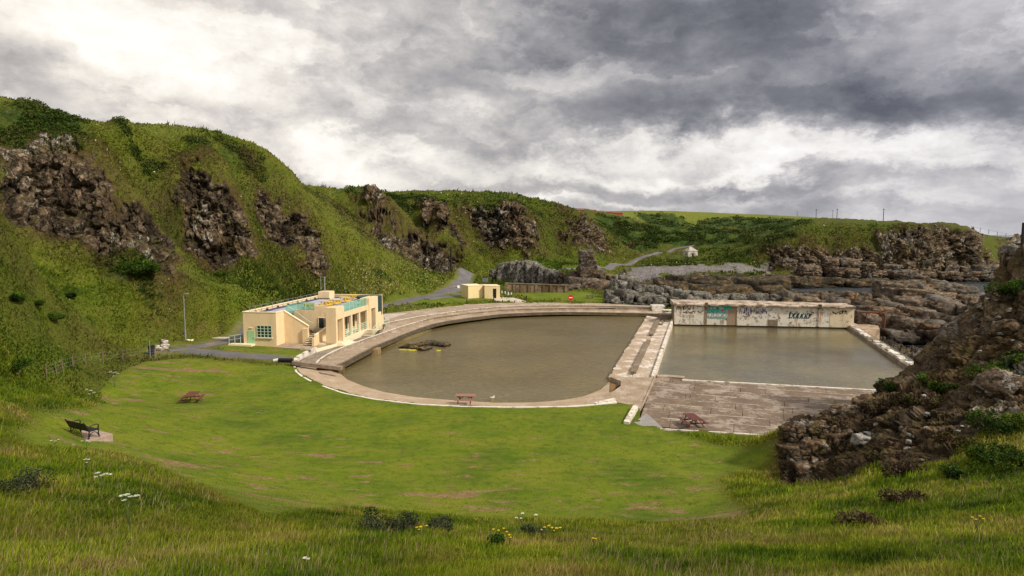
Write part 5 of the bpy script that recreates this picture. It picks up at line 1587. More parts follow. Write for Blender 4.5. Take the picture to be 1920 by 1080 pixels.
def boulder(c, size, seed, rz=0.0, tilt=0.0, box=.55, sub=4, block=.5, cell=1.2, strata=False):
    """angular block: a faceted convex body, then jointed and weathered"""
    rg = np.random.default_rng(seed)
    d, f = ICO[sub]
    pl = [(1, 0, 0), (-1, 0, 0), (0, 1, 0), (0, -1, 0), (0, 0, 1), (0, 0, -1)]
    m = np.array(pl, float) + rg.normal(0, .10, (6, 3))
    ex = rg.normal(0, 1, (7, 3)); ex /= np.linalg.norm(ex, axis=1, keepdims=True)
    m = np.r_[m / np.linalg.norm(m, axis=1, keepdims=True), ex]
    h = np.r_[rg.uniform(.8, 1.0, 6), rg.uniform(1.0 - (1 - box) * .5, 1.35, 7)]
    dot = d @ m.T
    r = np.where(dot > 1e-3, h[None, :] / np.maximum(dot, 1e-3), 9).min(1)
    p = d * np.minimum(r, 1.6)[:, None] * np.array(size)
    cr, sr = math.cos(rz), math.sin(rz); ct, st = math.cos(tilt), math.sin(tilt)
    R = np.array(((cr, -sr, 0), (sr, cr, 0), (0, 0, 1))) @ np.array(((ct, 0, st), (0, 1, 0), (-st, 0, ct)))
    n = (d / np.array(size)); n /= np.linalg.norm(n, axis=1, keepdims=True)
    p = p @ R.T + np.array(c); n = n @ R.T
    s = cell
    wob = np.stack((fbm(p * .8 / s, 2, 1), fbm(p * .8 / s, 2, 2), fbm(p * .8 / s, 2, 3)), -1) * .3
    q = (p @ R) / (np.array((s * 2.1, s * 1.8, s * .5)) if strata else np.array((s * 1.1, s, s * .72))) + wob
    f1, f2, cid = worley(q, seed % 97)
    crack = sstep(.02, .14, f2 - f1)
    p = p + n * ((cid - .5) * block * s * .5 - (1 - crack) * block * s * .34)[:, None]
    q2 = (p @ R) / (np.array((s * .8, s * .7, s * .22)) if strata else s * .42) + wob
    f1, f2, cid = worley(q2, seed % 89 + 5)
    p = p + n * ((cid - .5) * block * s * .22 - (1 - sstep(.0, .12, f2 - f1)) * block * s * .12 + fbm(p * 2.2 / s, 3, 7) * .07 * s)[:, None]
    return p, f

def rock_obj(name, parts, mat, label, cat='rock', group=None, kind=None):
    V, F, n = [], [], 0
    for p, f in parts:
        V.append(p); F.append(f + n); n += len(p)
    V = np.concatenate(V); F = np.concatenate(F)
    c = V.mean(0); c[2] = V[:, 2].min()
    o = mesh_np(name, V - c, None, F, mat)
    o.location = c
    return tag(o, label, cat, group, kind)

def mat_rock(name, c0, c1, c2, lichen=.5, wet_z=-99., wet_h=1.0, rust=0.0, lich_col=(.50, .48, .42), green=0.0):
    t = NT(name); p = t.pos()
    n = t.noise(p, 1.0, 6, .72); n2 = t.noise(t.mapv(p, (.5, .5, 2.4), rot=(.1, .2, 0)), 1.1, 5, .65)
    c = t.ramp(t.math('ADD', t.math('MULTIPLY', n, .6), t.math('MULTIPLY', n2, .4)), [(.34, c0), (.5, c1), (.66, c2)])
    if rust:
        r = t.ramp(t.noise(p, .33, 5, .65), [(.45, 0), (.62, 1)])
        c = t.mix(t.math('MULTIPLY', r, rust), c, t.ramp(n, [(.3, (.13, .06, .02)), (.55, (.40, .22, .085)), (.75, (.50, .34, .18))]))
    fb = t.sep(t.voro(t.mapv(p, (1, 1, 1.6)), .75, 'F1', 'Color'))[1]; fc = t.sep(t.voro(t.mapv(p, (1, 1, 1.6)), 2.3, 'F1', 'Color'))[0]
    c = t.mix(1.0, c, t.math('MULTIPLY', t.ramp(fb, [(0, .6), (1, 1.4)]), t.ramp(fc, [(0, .6), (1, 1.4)])), 'MULTIPLY')
    l = t.ramp(t.noise(p, 1.7, 6, .75), [(.53, 0), (.59, 1)])
    l = t.math('MULTIPLY', l, t.ramp(t.noise(p, .3, 3, .5), [(.4, .2), (.6, 1)]))
    c = t.mix(t.math('MULTIPLY', l, lichen), c, lich_col)
    cr = t.voro(t.mapv(p, (1, 1, 1.5)), 1.15, 'DISTANCE_TO_EDGE')
    c = t.mix(t.ramp(cr, [(0, .85), (.05, 0)]), c, (.012, .010, .008))
    if rust >= .3:
        bd = t.noise(t.mapv(p, (.18, .18, 1.6), rot=(.06, .10, 0)), 1.0, 5, .6)
        c = t.mix(t.ramp(bd, [(.42, .8), (.52, 0)]), c, (.030, .022, .016))
        bg = t.noise(p, .13, 3, .5)
        c = t.mix(t.ramp(bg, [(.46, 0), (.6, .75)]), c, t.ramp(n, [(.35, (.055, .050, .044)), (.6, (.20, .185, .16))]))
    g = t.n('ShaderNodeNewGeometry'); s = t.n('ShaderNodeSeparateXYZ'); t.link(g.outputs['Normal'], s.inputs[0])
    if green:
        gf = t.ramp(t.math('ADD', s.outputs[2], t.math('MULTIPLY', t.math('SUBTRACT', n, .5), 1.4)), [(.62, 0), (.85, 1)])
        c = t.mix(t.math('MULTIPLY', gf, green), c, (.07, .085, .014))
    sp = t.n('ShaderNodeSeparateXYZ'); t.link(p, sp.inputs[0])
    if wet_z > -90:
        w = t.n('ShaderNodeMapRange'); w.inputs[1].default_value = wet_z + wet_h; w.inputs[2].default_value = wet_z
        t.link(t.math('ADD', sp.outputs[2], t.math('MULTIPLY', t.math('SUBTRACT', n, .5), 2.0)), w.inputs[0])
        c = t.mix(t.math('MULTIPLY', w.outputs[0], .85), c, (.018, .014, .010))
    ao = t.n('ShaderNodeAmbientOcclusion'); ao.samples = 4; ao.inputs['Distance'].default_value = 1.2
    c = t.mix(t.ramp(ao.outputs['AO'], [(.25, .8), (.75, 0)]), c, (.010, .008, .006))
    h = t.math('ADD', t.math('MULTIPLY', n, .5), t.math('MULTIPLY', t.noise(p, 5, 5, .7), .3))
    t.bsdf(c, .88, t.bump(h, 1.0, .5), .2)
    return t.m
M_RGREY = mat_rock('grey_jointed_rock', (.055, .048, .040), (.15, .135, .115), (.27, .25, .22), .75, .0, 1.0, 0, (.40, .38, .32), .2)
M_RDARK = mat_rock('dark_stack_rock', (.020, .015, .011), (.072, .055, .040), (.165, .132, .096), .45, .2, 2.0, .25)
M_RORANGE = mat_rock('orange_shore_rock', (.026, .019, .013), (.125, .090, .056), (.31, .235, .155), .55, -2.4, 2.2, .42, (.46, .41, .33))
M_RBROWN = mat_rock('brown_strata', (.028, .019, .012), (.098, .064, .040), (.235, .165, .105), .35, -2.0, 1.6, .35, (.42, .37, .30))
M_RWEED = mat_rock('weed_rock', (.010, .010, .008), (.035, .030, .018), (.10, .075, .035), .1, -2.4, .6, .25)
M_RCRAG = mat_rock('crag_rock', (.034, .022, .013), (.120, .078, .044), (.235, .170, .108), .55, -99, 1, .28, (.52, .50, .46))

def heap(row, Y, zb, mat, label, name='rock_outcrop', seed=1, depth=.8, cell=1.3, block=.5, sub=4, tilt=0, cat='rock', squash=1.0, back=2, group=None, strata=False):
    """row: (u, v_top, width_px) blocks standing at northing Y on level zb"""
    rg = np.random.default_rng(seed); parts = []
    for i, (u, vt, wp) in enumerate(row):
        Yk = Y[i] if hasattr(Y, '__len__') else Y + rg.uniform(-1, 1) * depth
        top = D(u, vt, Yk); w = wp / FPX * Yk / 2
        zb_ = zb if not hasattr(zb, '__len__') else zb[i]
        hh = max(.5, (top[2] - zb_ + .8) / 2)
        parts.append(boulder((top[0], Yk, top[2] - hh), (w * 1.05, w * rg.uniform(.9, 1.4) * squash, hh), seed * 31 + i, rg.uniform(-.35, .35), tilt + rg.uniform(-.06, .06), .6, sub, block, cell, strata))
        for b in range(back):
            k = rg.uniform(.35, .8)
            parts.append(boulder((top[0] + rg.uniform(-.7, .7) * w, Yk - w * rg.uniform(.2, 1.0), zb_ + hh * k * .7), (w * rg.uniform(.4, .8), w * rg.uniform(.4, .8), hh * k), seed * 57 + i * 5 + b, rg.uniform(-.5, .5), tilt + rg.uniform(-.15, .15), .6, 3 if sub < 5 else 4, block, cell, strata))
    return rock_obj(name, parts, mat, label, cat, group)

heap([(928,503,22),(945,491,24),(962,488,26),(980,487,26),(996,489,24),(1006,497,18),(1016,499,20),(1030,506,20),(1044,506,22)], [184,183,181,180,179,177,176,174,172], [1.4,1.2,1,.9,.8,.6,.5,.4,.3], M_RGREY, 'long pale topped rock ridge behind the brown retaining wall', seed=3, cell=1.9, block=.55)
heap([(1044,508,20),(1056,512,18),(1070,513,26),(1082,508,24),(1122,506,26),(1136,512,24),(1148,512,18),(1096,520,60),(1128,528,52),(1080,530,50)], [172,170,168,167,167,164,160,160,156,158], -.8, M_RDARK, 'dark broken rocks round the foot of the sea stack', seed=5, cell=2.0, block=.6)
# the stack: courses of block upon block
def stack():
    parts = []; Y = 166
    for i, (u, v0, v1, w) in enumerate([(1100,470,492,30),(1101,484,512,33),(1101,500,532,36),(1102,522,552,44)]):
        a, b = D(u, v0, Y), D(u, v1, Y)
        parts.append(boulder((a[0], Y, (a[2] + b[2]) / 2), (w / FPX * Y / 2 * 1.08, w / FPX * Y / 2, (a[2] - b[2]) / 2 * 1.12), 410 + i, .1 * i - .1, .02, .8, 5, .34, 1.5))
    rock_obj('sea_stack', parts, M_RDARK, 'tall square sea stack of layered rock standing among the dark rocks', 'sea stack')
stack()
heap([(1143,543,20),(1156,520,26),(1172,514,28),(1166,508,12),(1186,518,24),(1200,530,26),(1215,534,30),(1232,538,30),(1250,536,30),(1266,541,26),(1150,552,30),(1176,540,34),(1205,550,40),(1238,553,40),(1262,556,30)],
     [132,136,137,140,138,136,136,135,136,135,128,130,128.5,127.5,126], .1, M_RGREY, 'jointed grey rock mass between the far grass and the graffiti wall', seed=8, cell=1.25, block=.62)
heap([(1171,505,9),(1170,512,14)], 141, 1.5, M_RORANGE, 'small orange topped rock pinnacle on the jointed grey rocks', 'rock_pinnacle', seed=9, cell=.9, back=1)
heap([(1285,541,40),(1318,543,44),(1352,547,40),(1390,549,44),(1424,548,44),(1300,552,40),(1345,556,40)], [129,128,127,126,126,121,121], -1.6, M_RGREY, 'low grey rocks behind the left half of the graffiti wall', seed=12, cell=1.4, block=.6, squash=.8)
heap([(1456,549,36),(1480,544,40),(1508,546,36),(1532,544,40),(1560,546,40),(1588,545,36),(1470,556,40),(1520,557,44),(1570,556,44)], [124,124,123,123,122,121,118,117.5,116.5], -2, M_RORANGE, 'orange streaked rocks behind the right half of the graffiti wall', seed=14, strata=True, cell=1.4, block=.6, squash=.8)
heap([(1668,526,50),(1700,523,60),(1740,524,60),(1775,528,56),(1808,534,50),(1836,546,46),(1690,536,60),(1750,541,70),(1800,550,60)], [156,157,157,156,154,152,148,147,146], -3.2, M_RORANGE, 'broad orange rock platform in front of the headland and sea inlet', seed=17, strata=True, sub=5, cell=1.7, block=.7, tilt=.08)
heap([(1600,546,40),(1628,546,44),(1650,549,36),(1618,560,50),(1660,560,46)], [124,123,122,118,117], -2.6, M_RORANGE, 'pale jointed rock block at the right end of the graffiti wall', seed=19, strata=True, cell=1.2, block=.6)
heap([(1640,570,70),(1690,574,80),(1735,582,80),(1780,590,70),(1625,584,60),(1690,592,90),(1750,604,80)], [112,111,109,106,105,104,100], -2.8, M_RBROWN, 'dark brown layered rock shelves beyond the pool corner', seed=23, strata=True, sub=5, cell=1.5, block=.7, tilt=.12, squash=1.0)
heap([(1720,556,70),(1770,560,70),(1815,572,60),(1850,566,50)], [126,124,120,116], -3, M_RBROWN, 'brown rock shelves between the orange platform and the crag', seed=25, strata=True, cell=1.7, block=.7, tilt=.12)
heap([(1800,606,70),(1840,598,64)], [92,89], -2.4, M_RBROWN, 'dark rocks at the foot of the crag beside the cove', seed=27, strata=True, cell=1.5, block=.7)
heap([(1672,492,30),(1704,488,36),(1738,486,34),(1776,490,38),(1812,496,36),(1848,494,44),(1868,500,30),(1690,506,40),(1730,508,44),(1775,508,44),(1820,508,44),(1860,512,36)], [242,243,243,243,242,239,239,236,236,236,236,235], -3, M_RORANGE, 'orange boulders and ledges along the foot of the headland cliff', seed=31, cell=1.7, block=.95, squash=.8, back=1, strata=True, sub=5)
heap([(1475,482,32),(1500,480,24),(1556,482,30),(1590,484,34),(1625,492,30),(1520,498,40),(1580,502,44),(1640,506,36)], [243,243,241,241,240,237,237,237], -1.5, M_RORANGE, 'pale lichened blocks at the left foot of the headland cliff', seed=33, cell=1.7, block=.95, squash=.8, back=1, strata=True, sub=5)
wl = ['beside the pebble beach', 'in the middle of the shore', 'near the channel', 'behind the grey rocks', 'under the headland', 'by the open inlet']
for k, (row, Y) in enumerate([([(1280,514,50),(1320,516,70),(1360,515,60)], 190), ([(1380,518,80),(1440,518,90),(1340,524,80)], 176), ([(1300,531,80),(1360,534,70),(1260,528,60)], 152), ([(1230,524,60),(1200,529,50)], 165), ([(1480,516,70),(1540,519,80),(1600,522,70),(1652,523,50)], 212)]):
    heap(row, Y, -3.2, M_RWEED, 'low dark weed covered rocks on the foreshore ' + wl[k], seed=40 + k, cell=1.6, block=.8, squash=.9, back=2, depth=2, group='weed covered shore rocks')

# rocks standing in the boating pool
def pool_rock():
    parts = []
    for i, (u, v, w, h) in enumerate([(757,651,22,.35),(768,650,26,.45),(784,649,24,.5),(800,646,26,.6),(820,647,26,.5),(832,649,22,.5),(795,655,30,.5),(808,643,20,.45),(775,653,20,.35)]):
        p = G(u, v, -.6); Yk = p[1]
        parts.append(boulder((p[0], Yk, -.62), (w / FPX * Yk / 2, .8, h), 700 + i, .2 * i, 0, .6, 4, .5, .7))
    rock_obj('pool_rock', parts, mat_rock('weedy_pool_rock', (.03, .022, .012), (.11, .075, .03), (.22, .15, .06), .25, -.6, .35, .4, (.42, .36, .10)), 'low brown weedy rocks breaking the surface of the round pool', 'rock')
    parts = []
    for i, (u, v, w) in enumerate([(762,655.5,30),(774,656.5,24),(822,657,14),(768,647,12)]):
        p = G(u, v, -.6); parts.append(boulder((p[0], p[1], -.66), (w / FPX * p[1] / 2, .5, .10), 730 + i, .3 * i, 0, .3, 3, .3, .35))
    o = rock_obj('algae', parts, plain('yellow_algae', (.46, .40, .02), .9), None); tag(o, kind='stuff')
pool_rock()

# rubble beside the road
def rubble():
    parts = []
    for i, (u, v, w, h) in enumerate([(300,654,16,.3),(310,651,16,.45),(308,645,10,.6),(296,650,8,.35)]):
        p = hit([(u, v + 2)])[0]; parts.append(boulder((p[0], p[1], p[2] + h * .5), (w / FPX * p[1] / 2, .5, h * .6), 760 + i, .4 * i, .2, .6, 3, .25, .6))
    rock_obj('rubble', parts, mat_rock('white_rubble', (.38, .30, .25), (.60, .52, .46), (.75, .70, .64), .3), 'broken white painted concrete lumps beside the litter bin', 'rubble')
rubble()
def flat_stones():
    parts = []
    for i, (u, v, w) in enumerate([(353,640,7),(359,640.5,6)]):
        p = hit([(u, v)])[0]; parts.append(boulder((p[0], p[1], p[2] + .1), (.25, .2, .18), 790 + i, 0, 0, .6, 3, .2, .5))
    rock_obj('stone', parts, M_CREAM2, 'two small pale stones at the foot of the street lamp', 'stone')
flat_stones()

# blocks on the right hand crag
crag = []
rg = np.random.default_rng(5)
CRAG = [(1492,800,24,36.6),(1514,792,30,37.0),(1545,794,36,37.2),(1572,782,24,38),(1500,836,34,35.8),(1535,826,44,36.0),(1572,812,40,36.2),(1490,868,26,35.6),(1520,868,40,35.0),(1556,862,36,34.8),
        (1590,768,40,38.6),(1612,772,40,37.4),(1606,802,36,36.6),(1640,752,36,39.2)]
for i, (u, v, w, Y) in enumerate(CRAG):
    p = D(u, v, Y); ww = w / FPX * Y / 2
    crag.append(boulder((p[0], p[1] + .5, p[2] - ww * 1.25), (ww * 1.45, ww * 1.5, ww * rg.uniform(1.1, 1.5)), 820 + i, rg.uniform(-.3, .3), -.08, .85, 5, .42, .62))
rock_obj('blocky_crag', crag, M_RCRAG, 'dark blocky cliff face at the left end of the right hand crag', 'rock')
def slab_rock(spec, label, seed, mat=M_RCRAG, cell=.8):
    parts = []
    for i, (u, v, w, hpx, Y, tl) in enumerate(spec):
        p = D(u, v, Y); parts.append(boulder((p[0], p[1], p[2]), (w / FPX * Y / 2, w / FPX * Y / 2 * .9, hpx / FPX * Y / 2), seed + i, .15, tl, .8, 5 if w > 60 else 4, .38, cell))
    return rock_obj('crag_rock', parts, mat, label, 'rock')
M_RSLAB = mat_rock('grey_slab_rock', (.06, .050, .040), (.15, .130, .105), (.26, .235, .20), .7, -99, 1, .12, (.47, .45, .40))
slab_rock([(1912,520,56,88,47.5,.1),(1905,476,50,34,48,0),(1925,470,40,40,48.4,0)], 'big pale lichened rock at the right edge topped with heather', 860, M_RSLAB)
slab_rock([(1880,500,12,62,47.8,.05),(1876,540,22,60,47,.3),(1862,566,40,26,46.6,.4)], 'dark narrow rock rib leaning against the big pale rock', 870, M_RDARK, .6)
slab_rock([(1826,618,74,60,44.5,-.45),(1790,640,46,46,44,-.3),(1862,600,60,50,45,-.3)], 'pale sloping slab on the crag above the cove', 880, M_RSLAB)
slab_rock([(1880,738,90,70,32.5,-.25)], 'flat faced brown slab among the heather of the crag', 890, M_RCRAG)
slab_rock([(1708,800,40,38,34,-.3),(1695,812,24,20,33.6,0)], 'dark cube shaped rock with a white edge in mid crag', 900, M_RCRAG, .5)
slab_rock([(1616,826,34,24,34.4,.1),(1632,818,20,16,34.6,0)], 'white lichened ledge rock above the crag foot', 905, mat_rock('white_ledge', (.16, .14, .12), (.36, .34, .31), (.58, .56, .52), .6), .4)
wls = []
for i in range(60):
    u = rg.uniform(1560, 1915); vmin = 690 - (u - 1690) * .9 if u > 1690 else 745
    v = rg.uniform(max(vmin + 14, 560), 880 - max(0, (u - 1700)) * .25)
    p = hit([(u, v)], 24)[0]; w = rg.uniform(.05, .19)
    wls.append(boulder((p[0], p[1], p[2] + w * .2), (w * rg.uniform(.8, 1.5), w, w * rg.uniform(.6, 1.1)), 930 + i, rg.uniform(0, 3), rg.uniform(-.4, .4), .6, 3, .3, .25))
o = rock_obj('scree', wls, mat_rock('pale_scree', (.12, .10, .085), (.30, .275, .25), (.55, .53, .50), .7), None); tag(o, kind='stuff')
# stones of the cove below the dam
cv = []
for i in range(150):
    x = rg.uniform(50, 76); y = rg.uniform(62, 100)
    if x < 50 + (y - 62) * .38: continue
    w = rg.uniform(.25, .75); cv.append(boulder((x, y, gnd(x, y) + w * .2), (w * 1.2, w, w * .6), 1200 + i, rg.uniform(0, 3), 0, .6, 3, .25, .5))
o = rock_obj('boulders', cv, mat_rock('yellow_cove_stone', (.09, .06, .025), (.26, .185, .08), (.42, .33, .18), .4, -99, 1, .2), None); tag(o, kind='stuff')

# ------------------------------------------------------------------ graffiti wall: the old changing block
A_ = G(1264, 601.5, .24); B_ = G(1602, 607.8, .24)
cl = B_ - A_; CLN = float(np.hypot(cl[0], cl[1])); rzc = math.atan2(cl[1], cl[0])
chg = empty('graffiti_wall', (A_[0], A_[1], .24), rzc, 'long low derelict white changing block covered in graffiti beyond the square pool', 'derelict building')
def cx(u):   # distance along the wall face for a bearing
    d = ray(u, 590); t = np.linspace(0, CLN, 800); P_ = A_[None] + cl[None] * (t / CLN)[:, None]
    return float(t[np.argmin(np.abs(P_[:, 0] / P_[:, 1] - d[0] / d[1]))])
WH = 2.72
M_CHG = flaked('old_white_wall', (.70, .65, .56), (.26, .19, .13), .41, .48, 1.2, 1.0)
edges = [cx(u) for u in (1264, 1320.5, 1364, 1382, 1441, 1459, 1535, 1541, 1557, 1602)]
def panel(i0, i1, y, mat, name='wall_panel', z1=WH):
    mb = MB(); mb.box(edges[i0], edges[i1], y, y + .4, -.6, z1); return mb.build(name, mat, chg)
panel(0, 1, 0, M_CHG); mb = MB(); mb.box(edges[1] + .45, edges[2], .22, .6, -.6, WH); mb.build('wall_panel', M_CHG, chg)
mb = MB(); mb.box(edges[2] + .002, edges[3], .20, .6, -.6, WH); mb.build('bricked_doorway', paint('brown_render', (.33, .235, .155), .4), chg)
panel(3, 4, .1, M_CHG); 
mb = MB(); mb.box(edges[4] + .002, edges[5], .06, .5, .5, WH); mb.build('brick_panel', flaked('patchy_brick', (.66, .61, .54), (.22, .14, .10), .44, .47, 2.2), chg)
mb = MB(); mb.box(edges[4] + .002, edges[5], .0, .5, -.6, .5); mb.build('low_patch', M_CONC_D, chg)
panel(5, 6, .1, M_CHG); panel(6, 7, -.04, M_CHG, 'pilaster', WH + .2); panel(7, 8, .12, M_CHG)
panel(8, 9, .08, flaked('rusty_white_wall', (.66, .56, .40), (.30, .20, .10), .36, .44, .9, .95))
mb = MB(); mb.box(edges[1], edges[1] + .45, -.05, .6, -.6, WH); mb.build('pilaster', M_CONC_D, chg)
mb = MB(); mb.box(-.02, edges[9], .62, 4.2, -1.2, WH - .1); mb.build('inner_wall', M_CONC_D, chg)
# ragged roof slab with a drooping edge
mb = MB(); n = 70; xs = np.linspace(-.25, edges[9] + .1, n); nz = fbm(np.c_[xs * .9, xs * 0, xs * 0], 4, 77)
fr = np.c_[xs, -.32 + .22 * nz, np.full(n, WH)]; 
droop = np.abs(fbm(np.c_[xs * .35, xs * 0 + 4, xs * 0], 3, 78)) * .35 + .14
slump = np.clip(1 - np.abs(xs - edges[1] * .8) / 5, 0, 1) * .35
mb.loft([np.c_[xs, fr[:, 1], WH - .02 - 0 * xs], np.c_[xs, fr[:, 1], WH + droop], np.c_[xs, fr[:, 1] + 1.1, WH + .46 - .2 * np.clip((xs / CLN - .5) * 2, 0, 1) + .10 * nz], np.c_[xs, fr[:, 1] + 4.6, WH + .56 - .25 * np.clip((xs / CLN - .4) * 2, 0, 1) + .08 * nz], np.c_[xs, fr[:, 1] + 4.6, xs * 0 + WH - .2]])
for s in (0, -1): mb.f.append(tuple((k * n + (0 if s == 0 else n - 1)) for k in range(5)))
mb.build('roof_slab', flaked('roof_concrete', (.52, .42, .33), (.20, .15, .11), .42, .54, .8), chg)
mb = MB()
for k in range(26):
    x = random.uniform(0, edges[9] - 1.2); mb.box(x, x + random.uniform(.4, 1.8), -.36, -.1 + random.uniform(0, .2), WH + .0, WH + random.uniform(.1, .22))
mb.build('broken_edge', M_CONC_D, chg)
mb = MB()
for x in (edges[6] - .1, edges[1] + .1): mb.box(x, x + .4, -.45, .1, WH - .3, WH + .5)
mb.build('broken_bracket', M_SIDE, chg)
# graffiti: paint strokes standing a few millimetres off the wall
def strokes(name, mat, lines, w, y):
    mb = MB()
    for i, ln in enumerate(lines):
        for a, b in zip(ln[:-1], ln[1:]):
            dx, dz_ = b[0] - a[0], b[1] - a[1]; L = math.hypot(dx, dz_) + 1e-6; nx, nz_ = -dz_ / L * w / 2, dx / L * w / 2
            ex, ez = dx / L * w * .35, dz_ / L * w * .35
            yy = y - .0006 * i
            mb.quad((a[0] - nx - ex, yy, a[1] - nz_ - ez), (b[0] - nx + ex, yy, b[1] - nz_ + ez), (b[0] + nx + ex, yy, b[1] + nz_ + ez), (a[0] + nx - ex, yy, a[1] + nz_ - ez))
    return mb.build(name, mat, chg, fix=False)
def arc(x, z, rx, rz, a0, a1, n=10): return [(x + rx * math.cos(a), z + rz * math.sin(a)) for a in np.linspace(math.radians(a0), math.radians(a1), n)]
M_TEALP = paint('teal_spray', (.045, .42, .33), .25, .8); M_INK = plain('dark_spray', (.012, .014, .016), .8); M_INKT = plain('blue_black_spray', (.008, .045, .060), .8)
M_PINK = plain('pink_spray', (.62, .10, .22), .8); M_BUB = paint('white_spray', (.72, .74, .70), .1, .8); M_VIOLET = plain('violet_spray', (.05, .03, .20), .8)
x0, x1 = edges[1] + .55, edges[2] - .12
mb = MB(); pts = []
mb.box(x0, x1, .205, .22, 1.15, 2.75); mb.box(x1 - .1, x1 + .9, .185, .205, 2.05, 2.72); mb.build('teal_mural', M_TEALP, chg)
W_ = x1 - x0
strokes('bubble_letter', M_BUB, [arc(x0 + W_ * f, 1.1, .30, .42, 0, 360, 18) for f in (.14, .40, .66, .9)], .34, .19)
mb = MB()
for f in (.14, .40, .66, .9):
    mb.f.append(tuple(range(len(mb.v), len(mb.v) + 16))); mb.v += [(x0 + W_ * f + .4 * math.cos(a), .192, 1.1 + .5 * math.sin(a)) for a in np.linspace(0, 2 * math.pi, 16, endpoint=False)]
mb.build('bubble_fill', M_BUB, chg)
strokes('bubble_outline', M_TEALP, [[(x0 + W_ * k / 40, .62 + .12 * math.sin(k * 1.1)) for k in range(41)], [(x0 + W_ * k / 40, 1.55 + .1 * math.sin(k * .9)) for k in range(41)]], .11, .184)
strokes('mural_letters', M_BUB, [arc(x0 + W_ * f, 2.35, .22, .18, 20, 330, 9) for f in (.1, .25, .42, .58, .74)], .10, .184)
strokes('mural_shadow', M_INKT, [[(x0 + W_ * f, 2.2 + .25 * math.sin(f * 40)), (x0 + W_ * (f + .05), 2.45), (x0 + W_ * (f + .09), 2.1)] for f in (.05, .2, .45, .5)], .09, .18)
mb = MB(); mb.f.append(tuple(range(14))); mb.v += [(x1 - .62 + .26 * math.cos(a), .178, 1.98 + .24 * math.sin(a)) for a in np.linspace(0, 2 * math.pi, 14, endpoint=False)]; mb.build('pink_spot', M_PINK, chg)
def scrawl(x0, x1, z, h, n, seed):
    r = random.Random(seed); L = []
    for k in range(n):
        x = x0 + (x1 - x0) * (k + .5) / n; c = [(x + r.uniform(-.5, .5) * (x1 - x0) / n, z + r.uniform(-.5, .5) * h) for _ in range(r.randint(3, 5))]; L.append(c)
    return L
# the blue black tag: round, bowl and stem letters overlapping
tx0, tx1 = cx(1480), cx(1519); tw_ = tx1 - tx0
tagl = []
for k in range(5):
    x = tx0 + tw_ * (k + .5) / 5
    tagl += [arc(x, 1.25, .30, .42, 30 + 40 * k, 300 + 40 * k, 12), [(x - .3, .75), (x - .05, 1.7)], [(x + .1, .8), (x + .34, 1.55)]]
tagl += [[(tx1 - .3, 1.35), (tx1 + .25, 1.55), (tx1 - .1, 1.05)], arc(tx0 + .25, 1.4, .2, .5, 90, 260, 8)]
strokes('tag', M_INKT, tagl, .13, .085)
strokes('tag_highlight', paint('pale_blue_spray', (.35, .55, .58), .2), [arc(tx0 + tw_ * (k + .5) / 5, 1.2, .14, .2, 40, 220, 6) for k in range(5)], .06, .068)
strokes('scribble', M_INK, scrawl(cx(1268), cx(1284), 2.3, .9, 6, 1) + scrawl(cx(1280), cx(1300), 2.15, .75, 5, 2) + scrawl(cx(1279), cx(1305), 1.55, .45, 8, 3) + [arc(cx(1313), 1.9, .45, .35, 200, 340, 8), arc(cx(1310), 2.45, .3, .15, 20, 200, 6)], .10, -.012)
strokes('thin_writing', M_INK, [[(cx(1281) + k * .24, .5), (cx(1281) + k * .24, 1.05), (cx(1281) + k * .24 + .16, 1.0 if k % 2 else .6)] for k in range(8)], .028, -.010)
strokes('scribble', M_VIOLET, scrawl(cx(1386), cx(1438), 1.9, 1.2, 16, 5), .085, .088)
strokes('thin_writing', M_INK, scrawl(cx(1388), cx(1430), .85, .6, 12, 6), .03, .09)
strokes('scribble', M_INK, scrawl(cx(1561), cx(1590), 1.85, .6, 7, 7) + scrawl(cx(1574), cx(1590), 2.1, .3, 4, 9), .10, .066)
strokes('faded_writing', plain('faded_mauve_spray', (.35, .22, .24), .8), scrawl(cx(1542), cx(1556), 1.5, .8, 4, 8), .05, .10)

# small blocks between the divider and the changing block
mb = MB(); a = G(1240, 598, .1); mb.box(a[0] - .2, a[0] + 2.3, a[1] + .2, a[1] + 2.2, -1.5, .85)
o = mb.build('concrete_block', M_CONC_D, bevel=.05); tag(o, 'dark concrete block at the left end of the graffiti wall', 'concrete block')
mb = MB(); a = G(1250, 590, .3); mb.box(a[0] - .5, a[0] + 1.7, a[1], a[1] + 1.5, -1, 1.0); mb.box(a[0] - .6, a[0] + 1.8, a[1] - .1, a[1] + 1.6, 1.0, 1.12)
o = mb.build('concrete_block', M_WHITE, bevel=.03); tag(o, 'small white topped block behind the divider end', 'concrete block')
mb = MB(); a = G(1233, 574.5, 1.1); mb.box(a[0] - 1.2, a[0] + 1.3, a[1] - .4, a[1] + 1.2, .2, 1.35); o = mb.build('plinth_block', M_WHITE, bevel=.03); tag(o, 'white flaking plinth on the end of the promenade wall', 'concrete block')
# steps in the corner of the square pool
mb = MB(); a = G(1271, 605.5, -.4)
mb.box(a[0] - .9, a[0] + .7, a[1] - 1.2, a[1] + .7, -1.7, -.42); mb.box(a[0] - .9, a[0] + .7, a[1] - .4, a[1] + .72, -1.7, -.12)
o = mb.build('pool_steps', M_ALGAE, bevel=.02); tag(o, 'green concrete steps in the far left corner of the square pool', 'steps')

